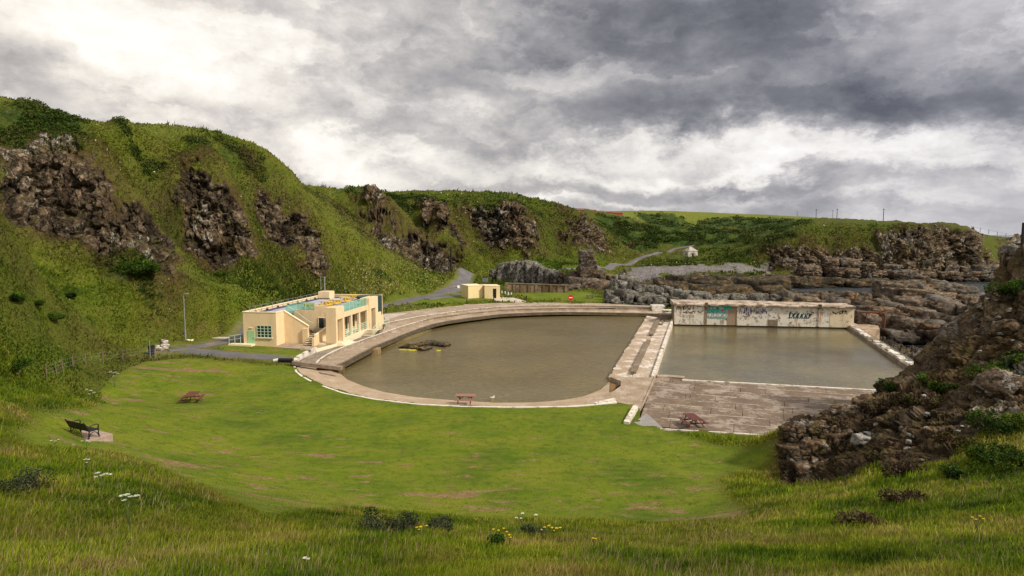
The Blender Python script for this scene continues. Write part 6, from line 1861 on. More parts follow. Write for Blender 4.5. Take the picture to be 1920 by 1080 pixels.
# ------------------------------------------------------------------ dam wall at the right of the square pool
dm = [G(u, v, -.05) for u, v in [(1600,610),(1625,626),(1660,648),(1700,673),(1726,689),(1760,711)]]
dam = empty('pool_dam', dm[0], 0, 'low dam wall capped with broken white blocks along the right of the square pool', 'dam wall')
r = resample(dm, 60); a = offset(r, -1.0); loc = np.array(dm[0]); 
mb = MB(); mb.loft([setz(r, -1.9) - loc, setz(r, -.16) - loc, setz(a, -.16) - loc, setz(offset(a, -.6), -3.2) - loc]); mb.build('wall', M_CONC_D, dam)
k = 0.0; rr = random.Random(4)
while k < .97:
    L = rr.uniform(.014, .04)
    if rr.random() < .93:
        i0, i1 = k, min(1, k + L - .003)
        def at2(f, w): 
            j = f * 59; j0 = int(min(58, j)); fr_ = j - j0
            return ((r[j0] * (1 - fr_) + r[j0 + 1] * fr_) * (1 - w) + (a[j0] * (1 - fr_) + a[j0 + 1] * fr_) * w)[:2] - loc[:2]
        h = rr.uniform(.0, .14); w0, w1 = rr.uniform(.0, .12), rr.uniform(.5, .95)
        mb = MB(); mb.prism([tuple(at2(i0, w0)), tuple(at2(i1, w0)), tuple(at2(i1, w1)), tuple(at2(i0, w1))], -.3 - loc[2], h - loc[2] + .02); mb.build('coping_block', M_WHITE if rr.random() < .75 else M_CONC, dam, .02)
    k += L
# rusty pipes at the wall end
p = G(1604, 592, 1.2); r_ = empty('rusty_pipe', (p[0], p[1] - 1.6, 0), rzc, 'rusty iron pipe bending down into the cove at the end of the graffiti wall', 'pipe')
mb = MB(); mb.tube([(-.3, 0, 2.05), (3.2, 0, 2.0), (3.6, 0, 1.85), (3.75, 0, 1.5), (3.75, 0, -.6), (3.7, -.2, -2.2)], .16, 10); mb.build('main_pipe', M_RUST, r_)
mb = MB(); mb.tube([(.9, .1, 1.9), (.9, .1, -.2)], .08, 8); mb.build('support', M_RUST, r_)
mb = MB(); mb.box(2.9, 3.15, -.2, .2, 1.8, 2.2); mb.build('flange', M_RUST, r_)
mb = MB(); p = G(1628, 600, .3); M_ = Matrix.Translation((p[0], p[1], .1)); 
c_ = boulder((p[0], p[1], .35), (.9, .7, .5), 1500, 0, .2, .8, 3, .2, .6); rock_obj('fallen_block', [c_], M_CREAM2, 'cream broken block lying under the rusty pipe', 'concrete block')
mb = MB(); q = [G(u, v, -.1) for u, v in [(1590,611),(1612,606),(1646,611),(1650,618),(1622,622),(1606,616)]]; mb.prism([(p[0], p[1]) for p in q], -2.2, -.06)
o = mb.build('rusty_ledge', flaked('rusty_slab', (.44, .33, .23), (.16, .10, .06), .40, .52, .8, .9)); tag(o, 'broken rusty slab at the far right corner of the square pool', 'slab')

# brown retaining wall on the far shore
A2, B2 = G(948, 547, 1.35), G(1066, 550, .95); rw = empty('retaining_wall', A2, math.atan2(B2[1] - A2[1], B2[0] - A2[0]), 'stained brown concrete retaining wall with buttresses on the far shore', 'retaining wall')
L = float(np.hypot(*(B2 - A2)[:2]))
M_RW = concrete('brown_retaining', (.20, .135, .075), (.10, .065, .035), (.33, .235, .14), .15, .5)
mb = MB(); mb.prism([(0, 0), (L * .6, .6), (L, 0), (L, .6), (L * .6, 1.2), (0, .6)], -1.2, [2.0, 1.65, 1.4, 1.4, 1.65, 2.0]); mb.build('wall', M_RW, rw)
for k in range(9): x = L * k / 8.5; y = .6 * (1 - abs(x / L - .6) / .6) if x / L < .6 else .6 * (1 - (x / L - .6) / .4); mb = MB(); mb.box(x, x + .5, y - .22, y + .1, -1.2, 1.85 - .5 * k / 9); mb.build('buttress', M_RW, rw)
mb = MB(); mb.prism([(-.1, -.18), (L * .6, .42), (L + .1, -.18), (L + .1, .7), (L * .6, 1.3), (-.1, .7)], [2.0, 1.65, 1.4, 1.4, 1.65, 2.0], [2.15, 1.8, 1.55, 1.55, 1.8, 2.15]); mb.build('coping', M_CONC_D, rw)

# whitewashed well house in the valley
p = hit([(1294, 478)], 180)[0]; s = p[1] / FPX
wh = empty('well_house', (p[0], p[1], gnd(p[0], p[1]) - .2), .35, 'small old whitewashed stone well house with a pyramid roof in the valley', 'stone hut')
hw, hh = 10.5 * s, 9.0 * s
M_WH = flaked('old_limewash', (.58, .53, .46), (.22, .19, .15), .42, .52, .6)
mb = MB(); mb.box(-hw, hw, -hw * .8, hw * .8, -1, hh); mb.build('wall', M_WH, wh)
mb = MB(); n = 0
mb.v = [(-hw * 1.08, -hw * .88, hh), (hw * 1.08, -hw * .88, hh), (hw * 1.08, hw * .88, hh), (-hw * 1.08, hw * .88, hh), (-hw * .15, 0, hh * 1.95), (hw * .15, 0, hh * 1.95)]
mb.f = [(0, 1, 5, 4), (1, 2, 5), (2, 3, 4, 5), (3, 0, 4), (3, 2, 1, 0)]; mb.build('roof', flaked('stone_roof', (.46, .41, .35), (.20, .17, .14), .42, .54, .8), wh)
mb = MB(); mb.box(-hw * .2, hw * .15, -hw * .82, -hw * .79, -1, hh * .6); mb.build('doorway', M_BLACK, wh)

# red roofed farm sheds on the plateau
rsh = paint('red_brick_shed', (.30, .085, .055), .3); rrf = paint('red_brown_roof', (.24, .075, .055), .3)
for k, (u0, u1, v0, v1, Y, lb) in enumerate([(1080,1096,391,398,330,'square end on red shed on the plateau skyline, furthest left'), (1106,1119,392.5,399,340,'red shed on the plateau skyline with the highest roof of the row'), (1118,1134,394.5,400,344,'red shed in the middle of the row on the plateau skyline'), (1134,1149,395.8,400.5,348,'fourth red shed along the row on the plateau skyline'), (1148,1168,397.3,400.8,352,'lowest red shed at the right end of the row')]):
    a, b = D(u0, v1 + 3, Y), D(u1, v0, Y); w = b[0] - a[0]
    r_ = empty('farm_shed', a, 0, lb, 'shed'); hgt = b[2] - a[2]
    mb = MB(); mb.box(0, w, 0, 8, -3, hgt * .72); mb.build('wall', rsh, r_)
    mb = MB(); mb.v = [(-.1, -.2, hgt * .7), (w + .1, -.2, hgt * .7), (w + .1, 8.2, hgt * .7), (-.1, 8.2, hgt * .7), (-.1, 4, hgt), (w + .1, 4, hgt)]; mb.f = [(0, 1, 5, 4), (2, 3, 4, 5), (1, 2, 5), (3, 0, 4), (3, 2, 1, 0)]; mb.build('roof', rrf, r_)

# poles on the skyline, pole among the rocks, post at the right edge
def tall_pole(u, v0, v1, Y, label, mast=False, w=.28):
    a, b = D(u, v1, Y), D(u, v0, Y); h = b[2] - a[2]
    r_ = empty('lattice_mast' if mast else 'utility_pole', a, 0, label, 'mast' if mast else 'utility pole')
    if mast:
        mb = MB()
        for sx, sy in ((-1, -1), (1, -1), (1, 1), (-1, 1)): mb.bar((sx * .5, sy * .5, -3), (sx * .18, sy * .18, h), .12)
        for k in range(8): z = h * k / 8; s = .5 - .32 * k / 8; mb.bar((-s, -s, z), (s, -s, z + h / 8), .08); mb.bar((s, s, z), (-s, s, z + h / 8), .08)
        mb.build('lattice', M_GALV, r_)
    else:
        mb = MB(); mb.tube([(0, 0, -3), (0, 0, h)], w / 2 * 1.1, 8, w / 2 * .8); mb.build('pole', M_BOLL, r_)
        mb = MB(); mb.box(-.7, .7, -.06, .06, h - .5, h - .36); mb.build('crossarm', M_BOLL, r_)
tall_pole(1495, 395, 405, 400, 'thin pale lattice mast on the far skyline', True)
tall_pole(1530, 392, 408, 350, 'thin utility pole on the skyline right of the lattice mast')
tall_pole(1561, 394, 410, 345, 'short thin utility pole on the skyline left of the taller dark pole', w=.2)
tall_pole(1569, 391, 411, 320, 'dark utility pole above the left part of the headland', w=.34)
tall_pole(1656, 391, 413, 300, 'tallest dark utility pole above the deep cleft of the headland', w=.34)
tall_pole(845.5, 462, 482, 172, 'dark wooden pole standing by the lichened rocks below the hill', w=.55)
a = D(1918, 466, 47.6); r_ = empty('rock_post', a, 0, 'dark upright post on top of the rock at the right edge', 'post')
mb = MB(); mb.box(-.14, .14, -.1, .1, -.6, 2.0); mb.build('post', M_BOLL, r_, .02)
# fence running down behind the headland
fpts = [(1822,427),(1838,430),(1854,433),(1870,437),(1886,440),(1902,443)]
fw = [D(u, v + 2, 300 + k * 6) for k, (u, v) in enumerate(fpts)]
r_ = empty('field_fence', fw[0], 0, 'thin field fence along the grassy crest behind the headland', 'fence')
for p in fw: q = Vector(p) - Vector(fw[0]); mb = MB(); mb.tube([q - Vector((0, 0, 1)), q + Vector((0, 0, 1.3))], .1, 6); mb.build('post', M_BOLL, r_)
mb = MB(); mb.tube([Vector(p) - Vector(fw[0]) + Vector((0, 0, 1.1)) for p in fw], .03, 5); mb.build('wire', M_BOLL, r_)
# ------------------------------------------------------------------ grass, scrub, flowers
NC, NR = 1200, 940
TPG = TP.reshape(NC, NR, 3)
_cell = (slice(0, NC - 1), slice(0, NR - 1))
def field2(k): return TM[k].reshape(NC, NR)[_cell]
CR = np.hypot(TPG[..., 0], TPG[..., 1])[_cell]
CLAWN, CROCK, CSCRUB, CROAD, CCUT, CSHORE, CPEB, CFIELD, CHEATH = [field2(k) for k in ('lawn', 'rock', 'scrub', 'road', 'cut', 'shore', 'pebble', 'field', 'heath')]
TNG = TN.reshape(NC, NR, 3)[_cell]
FREE = (~CCUT) & (CROAD < .45) & (CPEB < .4) & (CSHORE < .3)
# bed of the flower patches etc. never under the building
_bx, _by = TPG[..., 0][_cell] - BO[0], TPG[..., 1][_cell] - BO[1]
_lt = _bx * .9905 - _by * .1375; _ls = _bx * .1375 + _by * .9905
FREE &= ~((_lt > -5.2) & (_lt < 9) & (_ls > -1.2) & (_ls < 25))

_x, _y = TPG[..., 0][_cell], TPG[..., 1][_cell]
_nr = (CR < 75)
_pd = np.full(CR.shape, 9.0); _pd[_nr] = polydist(_x[_nr], _y[_nr], P_CUT)
FREE &= ~((_pd < 1.1) & (_y < 62))

def scatter(weight, n, seed):
    """points on the land, spread evenly over its cells by weight"""
    rg = np.random.default_rng(seed)
    w = weight.ravel().astype(float); cs = np.cumsum(w)
    if cs[-1] <= 0: return np.zeros((0, 3)), np.zeros(0, int)
    k = np.searchsorted(cs, rg.random(n) * cs[-1])
    i, j = np.divmod(k, NR - 1)
    a, b = rg.random(n)[:, None], rg.random(n)[:, None]
    P = TPG[i, j] * (1 - a) * (1 - b) + TPG[i + 1, j] * a * (1 - b) + TPG[i, j + 1] * (1 - a) * b + TPG[i + 1, j + 1] * a * b
    return P, k

def blades(name, P, h, w, col, lean=.35, seed=1, mat=None, bend=None):
    rg = np.random.default_rng(seed); n = len(P)
    an = rg.uniform(0, 2 * math.pi, n)
    side = np.stack((np.cos(an), np.sin(an), np.zeros(n)), -1) * (w * .5)[:, None]
    la = rg.normal(.6, .9, n); lm = np.abs(rg.normal(0, lean, n)) + .08
    ln = np.stack((np.cos(la), np.sin(la), np.zeros(n)), -1) * (h * lm)[:, None]
    up = np.zeros((n, 3)); up[:, 2] = h * np.sqrt(np.maximum(.2, 1 - lm ** 2 * .5))
    base = P - np.array((0, 0, .04))
    V = np.empty((n, 5, 3))
    V[:, 0] = base - side; V[:, 1] = base + side
    mid = base + up * .55 + ln * .32
    V[:, 2] = mid - side * .75; V[:, 3] = mid + side * .75
    V[:, 4] = base + up + ln
    o5 = np.arange(n)[:, None] * 5
    q = np.concatenate((o5, o5 + 1, o5 + 3, o5 + 2), 1); t = np.concatenate((o5 + 2, o5 + 3, o5 + 4), 1)
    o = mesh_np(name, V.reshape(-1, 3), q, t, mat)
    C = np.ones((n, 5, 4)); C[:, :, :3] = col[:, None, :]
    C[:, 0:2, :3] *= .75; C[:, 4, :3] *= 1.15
    vattr(o, 'tint', C.reshape(-1, 4))
    return o

def mat_leaf(name, trans=.25, rough=.75):
    t = NT(name)
    a = t.attr('tint').outputs['Color']
    b = t.bsdf(a, rough, None, .12)
    tr = t.n('ShaderNodeBsdfTranslucent'); t.link(a, tr.inputs[0])
    m = t.n('ShaderNodeMixShader'); m.inputs[0].default_value = trans
    t.link(b.outputs[0], m.inputs[1]); t.link(tr.outputs[0], m.inputs[2]); t.link(m.outputs[0], t.out.inputs[0])
    return t.m
M_BLADE = mat_leaf('grass_blade')

def pal(P, seed, colors, scale=.35, jitter=.22, bias=0.0):
    """patchy palette: colours follow slow noise, each blade strays a little"""
    rg = np.random.default_rng(seed)
    f = fbm(P * np.array((scale, scale, 0)), 3, seed) * 1.1 + fbm(P * np.array((scale * 5, scale * 5, 0)), 2, seed + 3) * .5 + rg.normal(0, .22, len(P)) + bias
    f = np.clip(f * .5 + .5, 0, .999) * (len(colors) - 1)
    i = f.astype(int); fr = (f - i)[:, None]
    C = np.array(colors)
    c = C[i] * (1 - fr) + C[np.minimum(i + 1, len(C) - 1)] * fr
    return c * rg.uniform(1 - jitter, 1 + jitter, (len(P), 1))

GC = [(.026, .054, .003), (.060, .108, .004), (.118, .168, .006), (.175, .205, .012), (.24, .222, .036), (.27, .19, .075)]
near = FREE & (CR > 6.5) & (CR < 62) & (CLAWN < .72) & (CROCK < .45)
P, k = scatter(near, 330000, 3)
r = np.hypot(P[:, 0], P[:, 1]); rg = np.random.default_rng(8)
edge = 1 - .75 * np.clip(CLAWN.ravel()[k] * 1.6, 0, 1)
hump = .7 + .55 * np.clip(fbm(P * .22, 3, 9) + .35, 0, 1.2)
hh = rg.uniform(.10, .27, len(P)) * hump * edge * np.clip(.8 + r / 60, .8, 1.4)
ww = np.clip(r * .0013, .008, .07) * rg.uniform(.7, 1.4, len(P))
right = sstep(4, 16, P[:, 0])
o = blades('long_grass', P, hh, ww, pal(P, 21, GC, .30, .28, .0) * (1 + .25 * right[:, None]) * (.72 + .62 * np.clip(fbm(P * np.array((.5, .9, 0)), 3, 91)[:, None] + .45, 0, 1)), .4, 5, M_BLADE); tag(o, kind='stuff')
# seed heads and straw above the grass
P, k = scatter(near & (CR < 40), 13000, 13)
r = np.hypot(P[:, 0], P[:, 1]); hh = rg.uniform(.18, .38, len(P)); keep = fbm(P * .28, 3, 33) > -.12
P, r, hh = P[keep], r[keep], hh[keep]
o = blades('seed_heads', P, hh, np.clip(r * .0010, .007, .04), pal(P, 31, [(.16, .12, .05), (.27, .20, .10), (.33, .26, .14), (.22, .12, .08)], .5, .25), .28, 15, M_BLADE); tag(o, kind='stuff')
# hill grass in larger tufts
hill = FREE & (CR >= 55) & (CR < 300) & (CLAWN < .4) & (CFIELD < .5)
hw_ = hill * np.where(CROCK > .45, .05, 1.0) * np.where(CSCRUB > .5, .3, 1)
P, k = scatter(hw_, 240000, 23)
r = np.hypot(P[:, 0], P[:, 1]); rk = CROCK.ravel()[k]; sr = sstep(.04, .5, rk)
hh = rg.uniform(.14, .42, len(P)) * np.clip(r / 110, .7, 1.7) * (1 - .35 * sr) * (.75 + .6 * np.clip(fbm(P * .12, 3, 29), 0, 1))
ww = r * rg.uniform(.0011, .0026, len(P))
c = pal(P, 41, [(.040, .076, .006), (.072, .118, .008), (.118, .162, .010), (.165, .190, .016), (.205, .195, .034), (.22, .17, .06)], .07, .24, np.clip(ridge_z(P[:, 0], P[:, 1]) * .09, -.5, .45))  # ridge bias puts gully shade into the blade colour and yellows the ridges
cb = pal(P, 43, [(.055, .040, .016), (.110, .072, .030), (.130, .095, .032), (.095, .098, .016)], .12, .25)
ht = np.clip(np.maximum(sr, CHEATH.ravel()[k] * 1.0), 0, 1)[:, None]
c = (c * (1 - .85 * ht) + cb * .85 * ht) * .86
br = sstep(.08, .20, fbm(P * .055, 4, 87)) * (1 - ht[:, 0])
st = sstep(.12, .26, fbm(P * .045 + 50, 4, 89)) * (1 - ht[:, 0])
c = c * (1 - .7 * br[:, None]) + np.array((.030, .062, .006)) * rg.uniform(.7, 1.4, (len(P), 1)) * .7 * br[:, None]
c = c * (1 - .6 * st[:, None]) + np.array((.175, .150, .045)) * rg.uniform(.7, 1.3, (len(P), 1)) * .6 * st[:, None]
hh *= 1 + .7 * br - .3 * st
stk = fbm(np.stack((np.arctan2(P[:, 0], P[:, 1]) * 70, P[:, 2] * .05, P[:, 1] * .01), -1), 3, 93)
c *= (.86 + .55 * np.clip(stk, -.5, .6))[:, None] * np.where(P[:, 2:3] > 6, .95, 1.0)
rgz = np.clip(ridge_z(P[:, 0], P[:, 1]) / 3.2, 0, 1)[:, None] * .55
c = c * (1 - rgz) + np.array((.215, .195, .040)) * rg.uniform(.7, 1.25, (len(P), 1)) * rgz
var = np.exp(rg.normal(0, .35, len(P))); hh *= var; ww *= np.exp(rg.normal(0, .3, len(P)))
c *= 1.08 * (.62 + .66 * np.clip(fbm(P * .035, 4, 88)[:, None] + .5, 0, 1))
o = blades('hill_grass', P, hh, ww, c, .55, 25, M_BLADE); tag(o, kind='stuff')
# short turf on the mown lawn, enough to break the light
lw = (CLAWN > .6) & (CR < 70) & (~CCUT)
P, k = scatter(lw, 60000, 53)
r = np.hypot(P[:, 0], P[:, 1])
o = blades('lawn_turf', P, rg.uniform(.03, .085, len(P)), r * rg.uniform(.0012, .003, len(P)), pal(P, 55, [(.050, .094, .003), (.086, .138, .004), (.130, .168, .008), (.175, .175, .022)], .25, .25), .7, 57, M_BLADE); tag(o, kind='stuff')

# leaf clumps -------------------------------------------------------
M_LEAF = mat_leaf('gorse_leaf', .15, .7)
def leaves(name, P, s, col, parent=None, seed=1, loc=None):
    rg = np.random.default_rng(seed); n = len(P)
    a = rg.normal(0, 1, (n, 3)); a /= np.linalg.norm(a, axis=1, keepdims=True)
    b = np.cross(a, rg.normal(0, 1, (n, 3))); b /= np.linalg.norm(b, axis=1, keepdims=True)
    V = np.empty((n, 4, 3)); S = s[:, None]
    V[:, 0] = P - a * S * .5; V[:, 1] = P + b * S * .28; V[:, 2] = P + a * S * .5; V[:, 3] = P - b * S * .28
    if loc is not None: V = V - np.asarray(loc)
    q = np.arange(n)[:, None] * 4 + np.arange(4)[None, :]
    o = mesh_np(name, V.reshape(-1, 3), q, None, M_LEAF, parent)
    C = np.ones((n, 4, 4)); C[:, :, :3] = col[:, None, :]
    vattr(o, 'tint', C.reshape(-1, 4))
    return o
sc_w = CSCRUB * (CR > 60) * (CR < 450) * (~CCUT)
P0, k = scatter(sc_w, 10000, 61)
keep = fbm(P0 * .16, 3, 62) > -.05; P0 = P0[keep]
rg = np.random.default_rng(63); rep = 13
r0 = np.hypot(P0[:, 0], P0[:, 1])
rad = np.clip(r0 * .005, .45, 1.5) * rg.uniform(.5, 1.2, len(P0))
PP = np.repeat(P0, rep, 0); RR = np.repeat(rad, rep)
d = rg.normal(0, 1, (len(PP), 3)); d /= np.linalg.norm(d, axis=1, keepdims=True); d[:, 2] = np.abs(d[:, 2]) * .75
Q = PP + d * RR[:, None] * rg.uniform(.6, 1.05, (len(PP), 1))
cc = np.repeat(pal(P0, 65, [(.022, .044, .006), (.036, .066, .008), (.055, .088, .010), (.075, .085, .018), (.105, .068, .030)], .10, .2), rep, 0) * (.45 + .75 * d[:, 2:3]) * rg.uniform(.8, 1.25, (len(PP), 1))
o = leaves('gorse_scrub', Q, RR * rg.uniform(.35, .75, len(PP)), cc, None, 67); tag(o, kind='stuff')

def bush(name, c, size, n, cols, label, leaf=.09, seed=1, group=None, cat='bush', lumps=7, stems=True):
    """one bush: a crown of leaf clumps over a few bare stems"""
    rg = np.random.default_rng(seed)
    root = empty(name, (c[0], c[1], c[2]), 0, label, cat, group)
    cen = np.stack((rg.uniform(-.7, .7, lumps) * size[0], rg.uniform(-.7, .7, lumps) * size[1], rg.uniform(.25, .72, lumps) * size[2]), -1)
    lr = rg.uniform(.30, .55, lumps) * min(size[0], size[1]) 
    m = rg.integers(0, lumps, n)
    d = rg.normal(0, 1, (n, 3)); d /= np.linalg.norm(d, axis=1, keepdims=True)
    P = cen[m] + d * (lr[m] * rg.uniform(.55, 1.1, n))[:, None] * np.array((1, 1, .8))
    P = P[P[:, 2] > -.1]; d = d[:len(P)]
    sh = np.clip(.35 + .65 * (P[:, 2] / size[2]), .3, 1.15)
    tw = fbm((P + np.array(c)) * 1.3, 2, seed)[:, None]
    C = np.array(cols); i = np.clip(((tw[:, 0] * .9 + .5 + rg.normal(0, .16, len(P))) * (len(C) - 1)), 0, len(C) - 1)
    i0 = i.astype(int); fr = (i - i0)[:, None]
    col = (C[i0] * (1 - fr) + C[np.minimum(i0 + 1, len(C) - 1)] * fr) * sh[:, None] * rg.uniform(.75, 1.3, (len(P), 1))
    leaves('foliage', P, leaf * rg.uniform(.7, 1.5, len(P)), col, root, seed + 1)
    if stems:
        mb = MB()
        for k in range(lumps): mb.tube([(cen[k][0] * .25, cen[k][1] * .25, -.15), tuple(cen[k] * np.array((.7, .7, .5))), tuple(cen[k])], .022, 5, .008)
        mb.build('stem', M_TIMBER, root)
    return root
GO = [(.010, .024, .003), (.028, .064, .005), (.056, .112, .007), (.105, .158, .012)]
GB = [(.030, .018, .008), (.085, .047, .018), (.145, .085, .03), (.07, .075, .014)]
HB = [(.026, .017, .010), (.066, .040, .022), (.115, .078, .045), (.065, .062, .016)]
bl = [('gorse_bush', 1868, 660, 34, (1.7, 1.2, 1.0), GO, 'bright green gorse cushion on the crag below the pale sloping slab', 26),
      ('gorse_bush', 1905, 595, 42, (1.6, 1.2, 1.1), GO, 'rounded green gorse bush on the crag at the right edge under the pale rock', 26),
      ('gorse_bush', 1905, 655, 35, (1.2, 1.0, .9), GO, 'green gorse bush at the right edge beside the gorse cushion', 26),
      ('gorse_bush', 1880, 800, 28.5, (1.5, 1.2, 1.2), GO, 'large dark green gorse bush low on the crag at the right edge', 24),
      ('gorse_bush', 1850, 850, 26.5, (1.3, 1.0, 1.0), GO, 'dark green gorse bush in front of the brown slab on the crag', 22),
      ('gorse_bush', 1900, 880, 24.5, (1.2, .9, .9), GO, 'dense green gorse bush lowest on the right edge of the crag', 22),
      ('gorse_bush', 1812, 892, 25, (1.0, .8, .55), GO, 'low spreading green gorse bush above the near grass', 20),
      ('dead_gorse', 1795, 830, 28.5, (1.1, .9, .9), GB, 'brown dying gorse bush beside the dark green gorse on the crag', 20),
      ('dead_gorse', 1775, 716, 38, (1.2, 1.0, .6), GB, 'brown gorse clump at the top of the crag near the dam', 20),
      ('heather_bush', 1640, 752, 37.5, (1.2, 1.0, .5), HB, 'dark purple brown heather clump along the crag crest', 18),
      ('heather_bush', 1700, 735, 37, (1.5, 1.0, .7), HB, 'broad grey brown heather clump mid crest of the crag', 18),
      ('heather_bush', 1740, 694, 39.6, (1.1, .9, .55), GO, 'dark green bush on the crag crest right against the pool corner', 18),
      ('heather_bush', 1660, 838, 31, (1.1, .9, .8), HB, 'dark brown heather drooping in the middle of the crag foot', 18),
      ('heather_bush', 1700, 880, 27.6, (1.0, .9, .5), HB, 'flat dark heather patch above the near grass', 18),
      ('heather_bush', 1700, 930, 22.5, (.9, .8, .35), HB, 'dark brown heather mound in the near grass below the crag', 18),
      ('heather_bush', 1620, 965, 18.5, (.75, .6, .25), HB, 'small dark brown heather mound in the grass nearest the camera', 18),
      ('heather_bush', 1740, 770, 34.5, (1.2, .9, .7), HB, 'greyish heather clump in the middle of the crag', 18),
      ('gorse_bush', 1768, 745, 36.5, (1.0, .8, .8), GO, 'dark green gorse bush between heather clumps in mid crag', 18),
      ('heather_bush', 1486, 886, 35, (1.0, .8, .5), HB, 'dark heather tuft at the left foot of the blocky crag', 18),
      ('gorse_bush', 1672, 722, 40.5, (.9, .8, .4), GO, 'green tuft on the crag crest above the blocky cliff', 18)]
for i, (nm, u, v, Y, size, cols, lb, q) in enumerate(bl):
    p = D(u, v + 6, Y); g = gnd(p[0], p[1])
    bush(nm, (p[0], p[1], g - .1), size, 2600 if size[0] > 1.1 else 1600, cols, lb, .10 if Y < 30 else .13, 300 + i, None, 'bush', 9)
SH = [(.010, .018, .006), (.026, .042, .014), (.055, .072, .028), (.095, .105, .055)]
sl = [('shrub', 712, 983, 18.2, (.75, .6, .62), 'dark leafy shrub at the near lawn edge, left one of a touching pair', SH), ('shrub', 752, 982, 18.4, (.55, .5, .50), 'greyish leafy shrub at the near lawn edge, right one of a touching pair', [(.03, .04, .018), (.07, .085, .04), (.12, .13, .07)]),
      ('shrub', 826, 982, 18.4, (.42, .4, .52), 'small dark green shrub standing alone at the near lawn edge', SH), ('shrub', 996, 990, 18.0, (.40, .4, .40), 'low bushy weed below the white umbels at the near lawn edge', SH),
      ('shrub', 935, 1022, 15.0, (.42, .4, .34), 'low dark green weed below the lawn edge in the near grass', GO),
      ('shrub', 25, 935, 15.5, (.85, .7, .45), 'wide dark greyish shrub in the near grass at the left edge', SH), 
      ('shrub', 250, 512, 86, (3.4, 2.4, 2.2), 'dark green elder bushes at the foot of the first rock face', GO), ('shrub', 28, 690, 47, (1.0, .9, 1.2), 'round dark green shrub above the fence at the left edge', GO),
      ('shrub', 28, 556, 52, (1.1, .8, .55), 'dark green bush high on the left bank at the picture edge', GO), ('shrub', 66, 566, 55, (.9, .7, .5), 'dark green bush on the left bank, second from the picture edge', GO),
      ('shrub', 100, 588, 58, (1.0, .8, .5), 'dark green bush lower on the left bank among brown grass', GO), ('shrub', 128, 556, 66, (.8, .6, .5), 'small round bush right of the others on the left bank', GO),
      ('shrub', 412, 503, 98, (.8, .7, .6), 'small lone dark bush under the second rock face', GO)]
for i, (nm, u, v, Y, size, lb, cols) in enumerate(sl):
    if size is None: continue
    p = D(u, v + 8, Y) if Y < 40 else hit([(u, v + 6)], 30)[0]
    bush(nm, (p[0], p[1], gnd(p[0], p[1]) - .05), size, 2200, cols, lb, .055 if Y < 20 else .3 if Y > 60 else .14, 400 + i, None, 'shrub', 8)

# hogweed with white umbels, one plant each
M_UMB = plain('umbel_white', (.60, .60, .50), .8)
M_STEM = plain('green_stem', (.07, .10, .02), .7)
def hogweed(u, v, Y, heads, label, s=1.0, cat='flower', petal=None, name='hogweed', r0=.060, seed=1):
    rg = np.random.default_rng(seed)
    p = D(u, v, Y); g = gnd(p[0], p[1]); hgt = max(.35, p[2] - g)
    root = empty(name, (p[0], p[1], g), 0, label, cat)
    for dx, dz_, sz in heads:
        x = dx / FPX * Y; z = hgt - dz_ / FPX * Y
        mb = MB(); mb.tube([(0, 0, -.05), (x * .35, 0, z * .5), (x, 0, z)], .008, 5); mb.build('stem', M_STEM, root)
        mb = MB()
        n = 26
        for k in range(n):
            a = k * 2.4; rr = math.sqrt((k + .5) / n) * r0 * s * sz; cx_, cy_ = x + rr * math.cos(a), rr * math.sin(a); zz = z + .02 - rr * rr * 3
            q = r0 * s * sz * .2
            mb.f.append(tuple(range(len(mb.v), len(mb.v) + 6))); tl = rg.uniform(-.3, .3, 2)
            mb.v += [(cx_ + q * math.cos(b), cy_ + q * math.sin(b), zz + q * (tl[0] * math.cos(b) + tl[1] * math.sin(b))) for b in np.linspace(0, 2 * math.pi, 6, endpoint=False)]
        mb.build('flower_head', petal or M_UMB, root, fix=False)
    return root
hogweed(195, 889, 16.6, [(-12, -2, 1), (-4, 3, 1), (3, 0, 1.1), (12, 1, .9), (-16, 6, .8)], 'white hogweed umbels in the left grass, the group below the bench', seed=1)
hogweed(240, 930, 13.4, [(-12, 0, 1), (-2, -2, 1.1), (16, 0, 1.1), (-7, 9, .9), (4, 2, .8)], 'large white hogweed umbels lower left in the near grass', seed=2)
hogweed(100, 829, 28, [(-4, 0, 1), (4, 1, 1), (10, -2, .8)], 'small white umbels in the grass just left of the bench slab', seed=3)
hogweed(160, 827, 29, [(-6, 0, 1), (3, 0, 1.2), (8, 2, .8), (-24, 8, .8)], 'white umbels in the grass in front of the bench', seed=4)
hogweed(163, 864, 21, [(-3, 0, .9), (4, 0, .9), (0, 6, .8)], 'faint small umbels between the bench and the hogweed', seed=5)
hogweed(980, 963, 18.6, [(0, 0, .9), (-12, 9, .8), (26, 3, .9), (-3, 10, .7)], 'white umbels above the shrub at the middle of the lawn edge', seed=6)
hogweed(213, 697, 55, [(-6, 0, 2.2), (2, 1, 2.6), (8, 3, 2), (0, 8, 2)], 'white umbels on the bank below the wire fence', seed=7)
hogweed(170, 730, 46, [(-8, 0, 2), (0, 2, 2.2), (6, 6, 2), (-3, 9, 1.6)], 'pale umbels on the bank beside the lawn corner', seed=8)
hogweed(575, 1074, 10.0, [(-3, 0, .6), (4, 2, .5)], 'tiny white flower head at the bottom edge of the grass', seed=9)
M_RAG = plain('ragwort_yellow', (.62, .44, .01), .8)
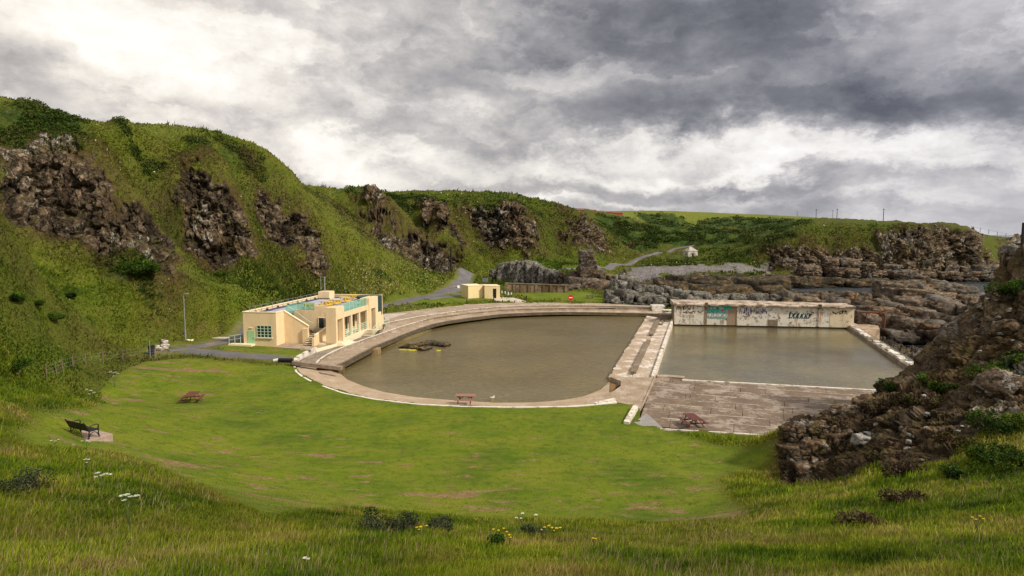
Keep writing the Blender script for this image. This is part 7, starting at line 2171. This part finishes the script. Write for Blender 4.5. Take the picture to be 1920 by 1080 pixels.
for i, (u, v, Y, hd, lb) in enumerate([(785, 999, 16.2, [(-3, 0, .6), (4, -1, .6), (1, 4, .5), (16, -3, .5)], 'yellow ragwort flowers below the small dark shrub'), (1035, 994, 17.0, [(-14, 0, .6), (-6, -3, .6), (0, 1, .6), (9, 2, .7), (16, 1, .6), (-20, 5, .5), (4, 7, .5)], 'wide yellow ragwort clump right of the low bushy weed'),
        (935, 1002, 16.4, [(-10, 0, .5), (0, 2, .5), (10, -2, .5), (16, 5, .5)], 'sparse yellow ragwort above the low dark weed'), (955, 1030, 14.4, [(0, 0, .5), (2, 5, .4)], 'single yellow ragwort stem in the near grass'), (1112, 1027, 14.6, [(0, 0, .45), (5, 1, .4)], 'small yellow ragwort stem right of the middle of the near grass'),
        (1832, 983, 16.5, [(-10, 0, .5), (-3, 4, .5), (5, -2, .5), (12, 3, .5)], 'yellow flowers in the bright grass below the right hand gorse')]):
    hogweed(u, v, Y, hd, lb, 1, 'flower', M_RAG, 'ragwort', .075, 20 + i)
# white flowers scattered over the hill
M_LEAFW = M_LEAF
fw = hill * (CROCK < .2) * (CSCRUB < .3)
P, k = scatter(fw, 2600, 71)
keep = (fbm(P * .07, 3, 72) > .12) & (P[:, 2] > 1.0); P = P[keep]
# thick with flowers on the slope above the road
Y_ = (np.abs(P[:, 0] + 22) < 16) & (P[:, 1] > 118) & (P[:, 1] < 165)
r = np.hypot(P[:, 0], P[:, 1])
rg = np.random.default_rng(73)
o = leaves('wildflowers', P + np.c_[np.zeros((len(P), 2)), rg.uniform(.35, .8, len(P))], r * rg.uniform(.0012, .0030, len(P)), np.tile(np.array([[.55, .55, .40]]), (len(P), 1)) * rg.uniform(.6, 1.1, (len(P), 1)), None, 75); tag(o, kind='stuff')
mk_ = FREE & (CR > 120) & (CR < 175)
P, k = scatter(mk_ * (CROCK < .2), 30000, 77)
sel = (P[:, 0] < -12) & (P[:, 0] > -36) & (P[:, 2] < 8.5) & (P[:, 2] > 1.3); P = P[sel]
rg = np.random.default_rng(79); P = P[rg.random(len(P)) < .30]
o = leaves('meadow_flowers', P + np.c_[np.zeros((len(P), 2)), rg.uniform(.35, .8, len(P))], rg.uniform(.18, .42, len(P)), np.tile(np.array([[.42, .44, .22]]), (len(P), 1)) * rg.uniform(.6, 1.1, (len(P), 1)), None, 81); tag(o, kind='stuff')
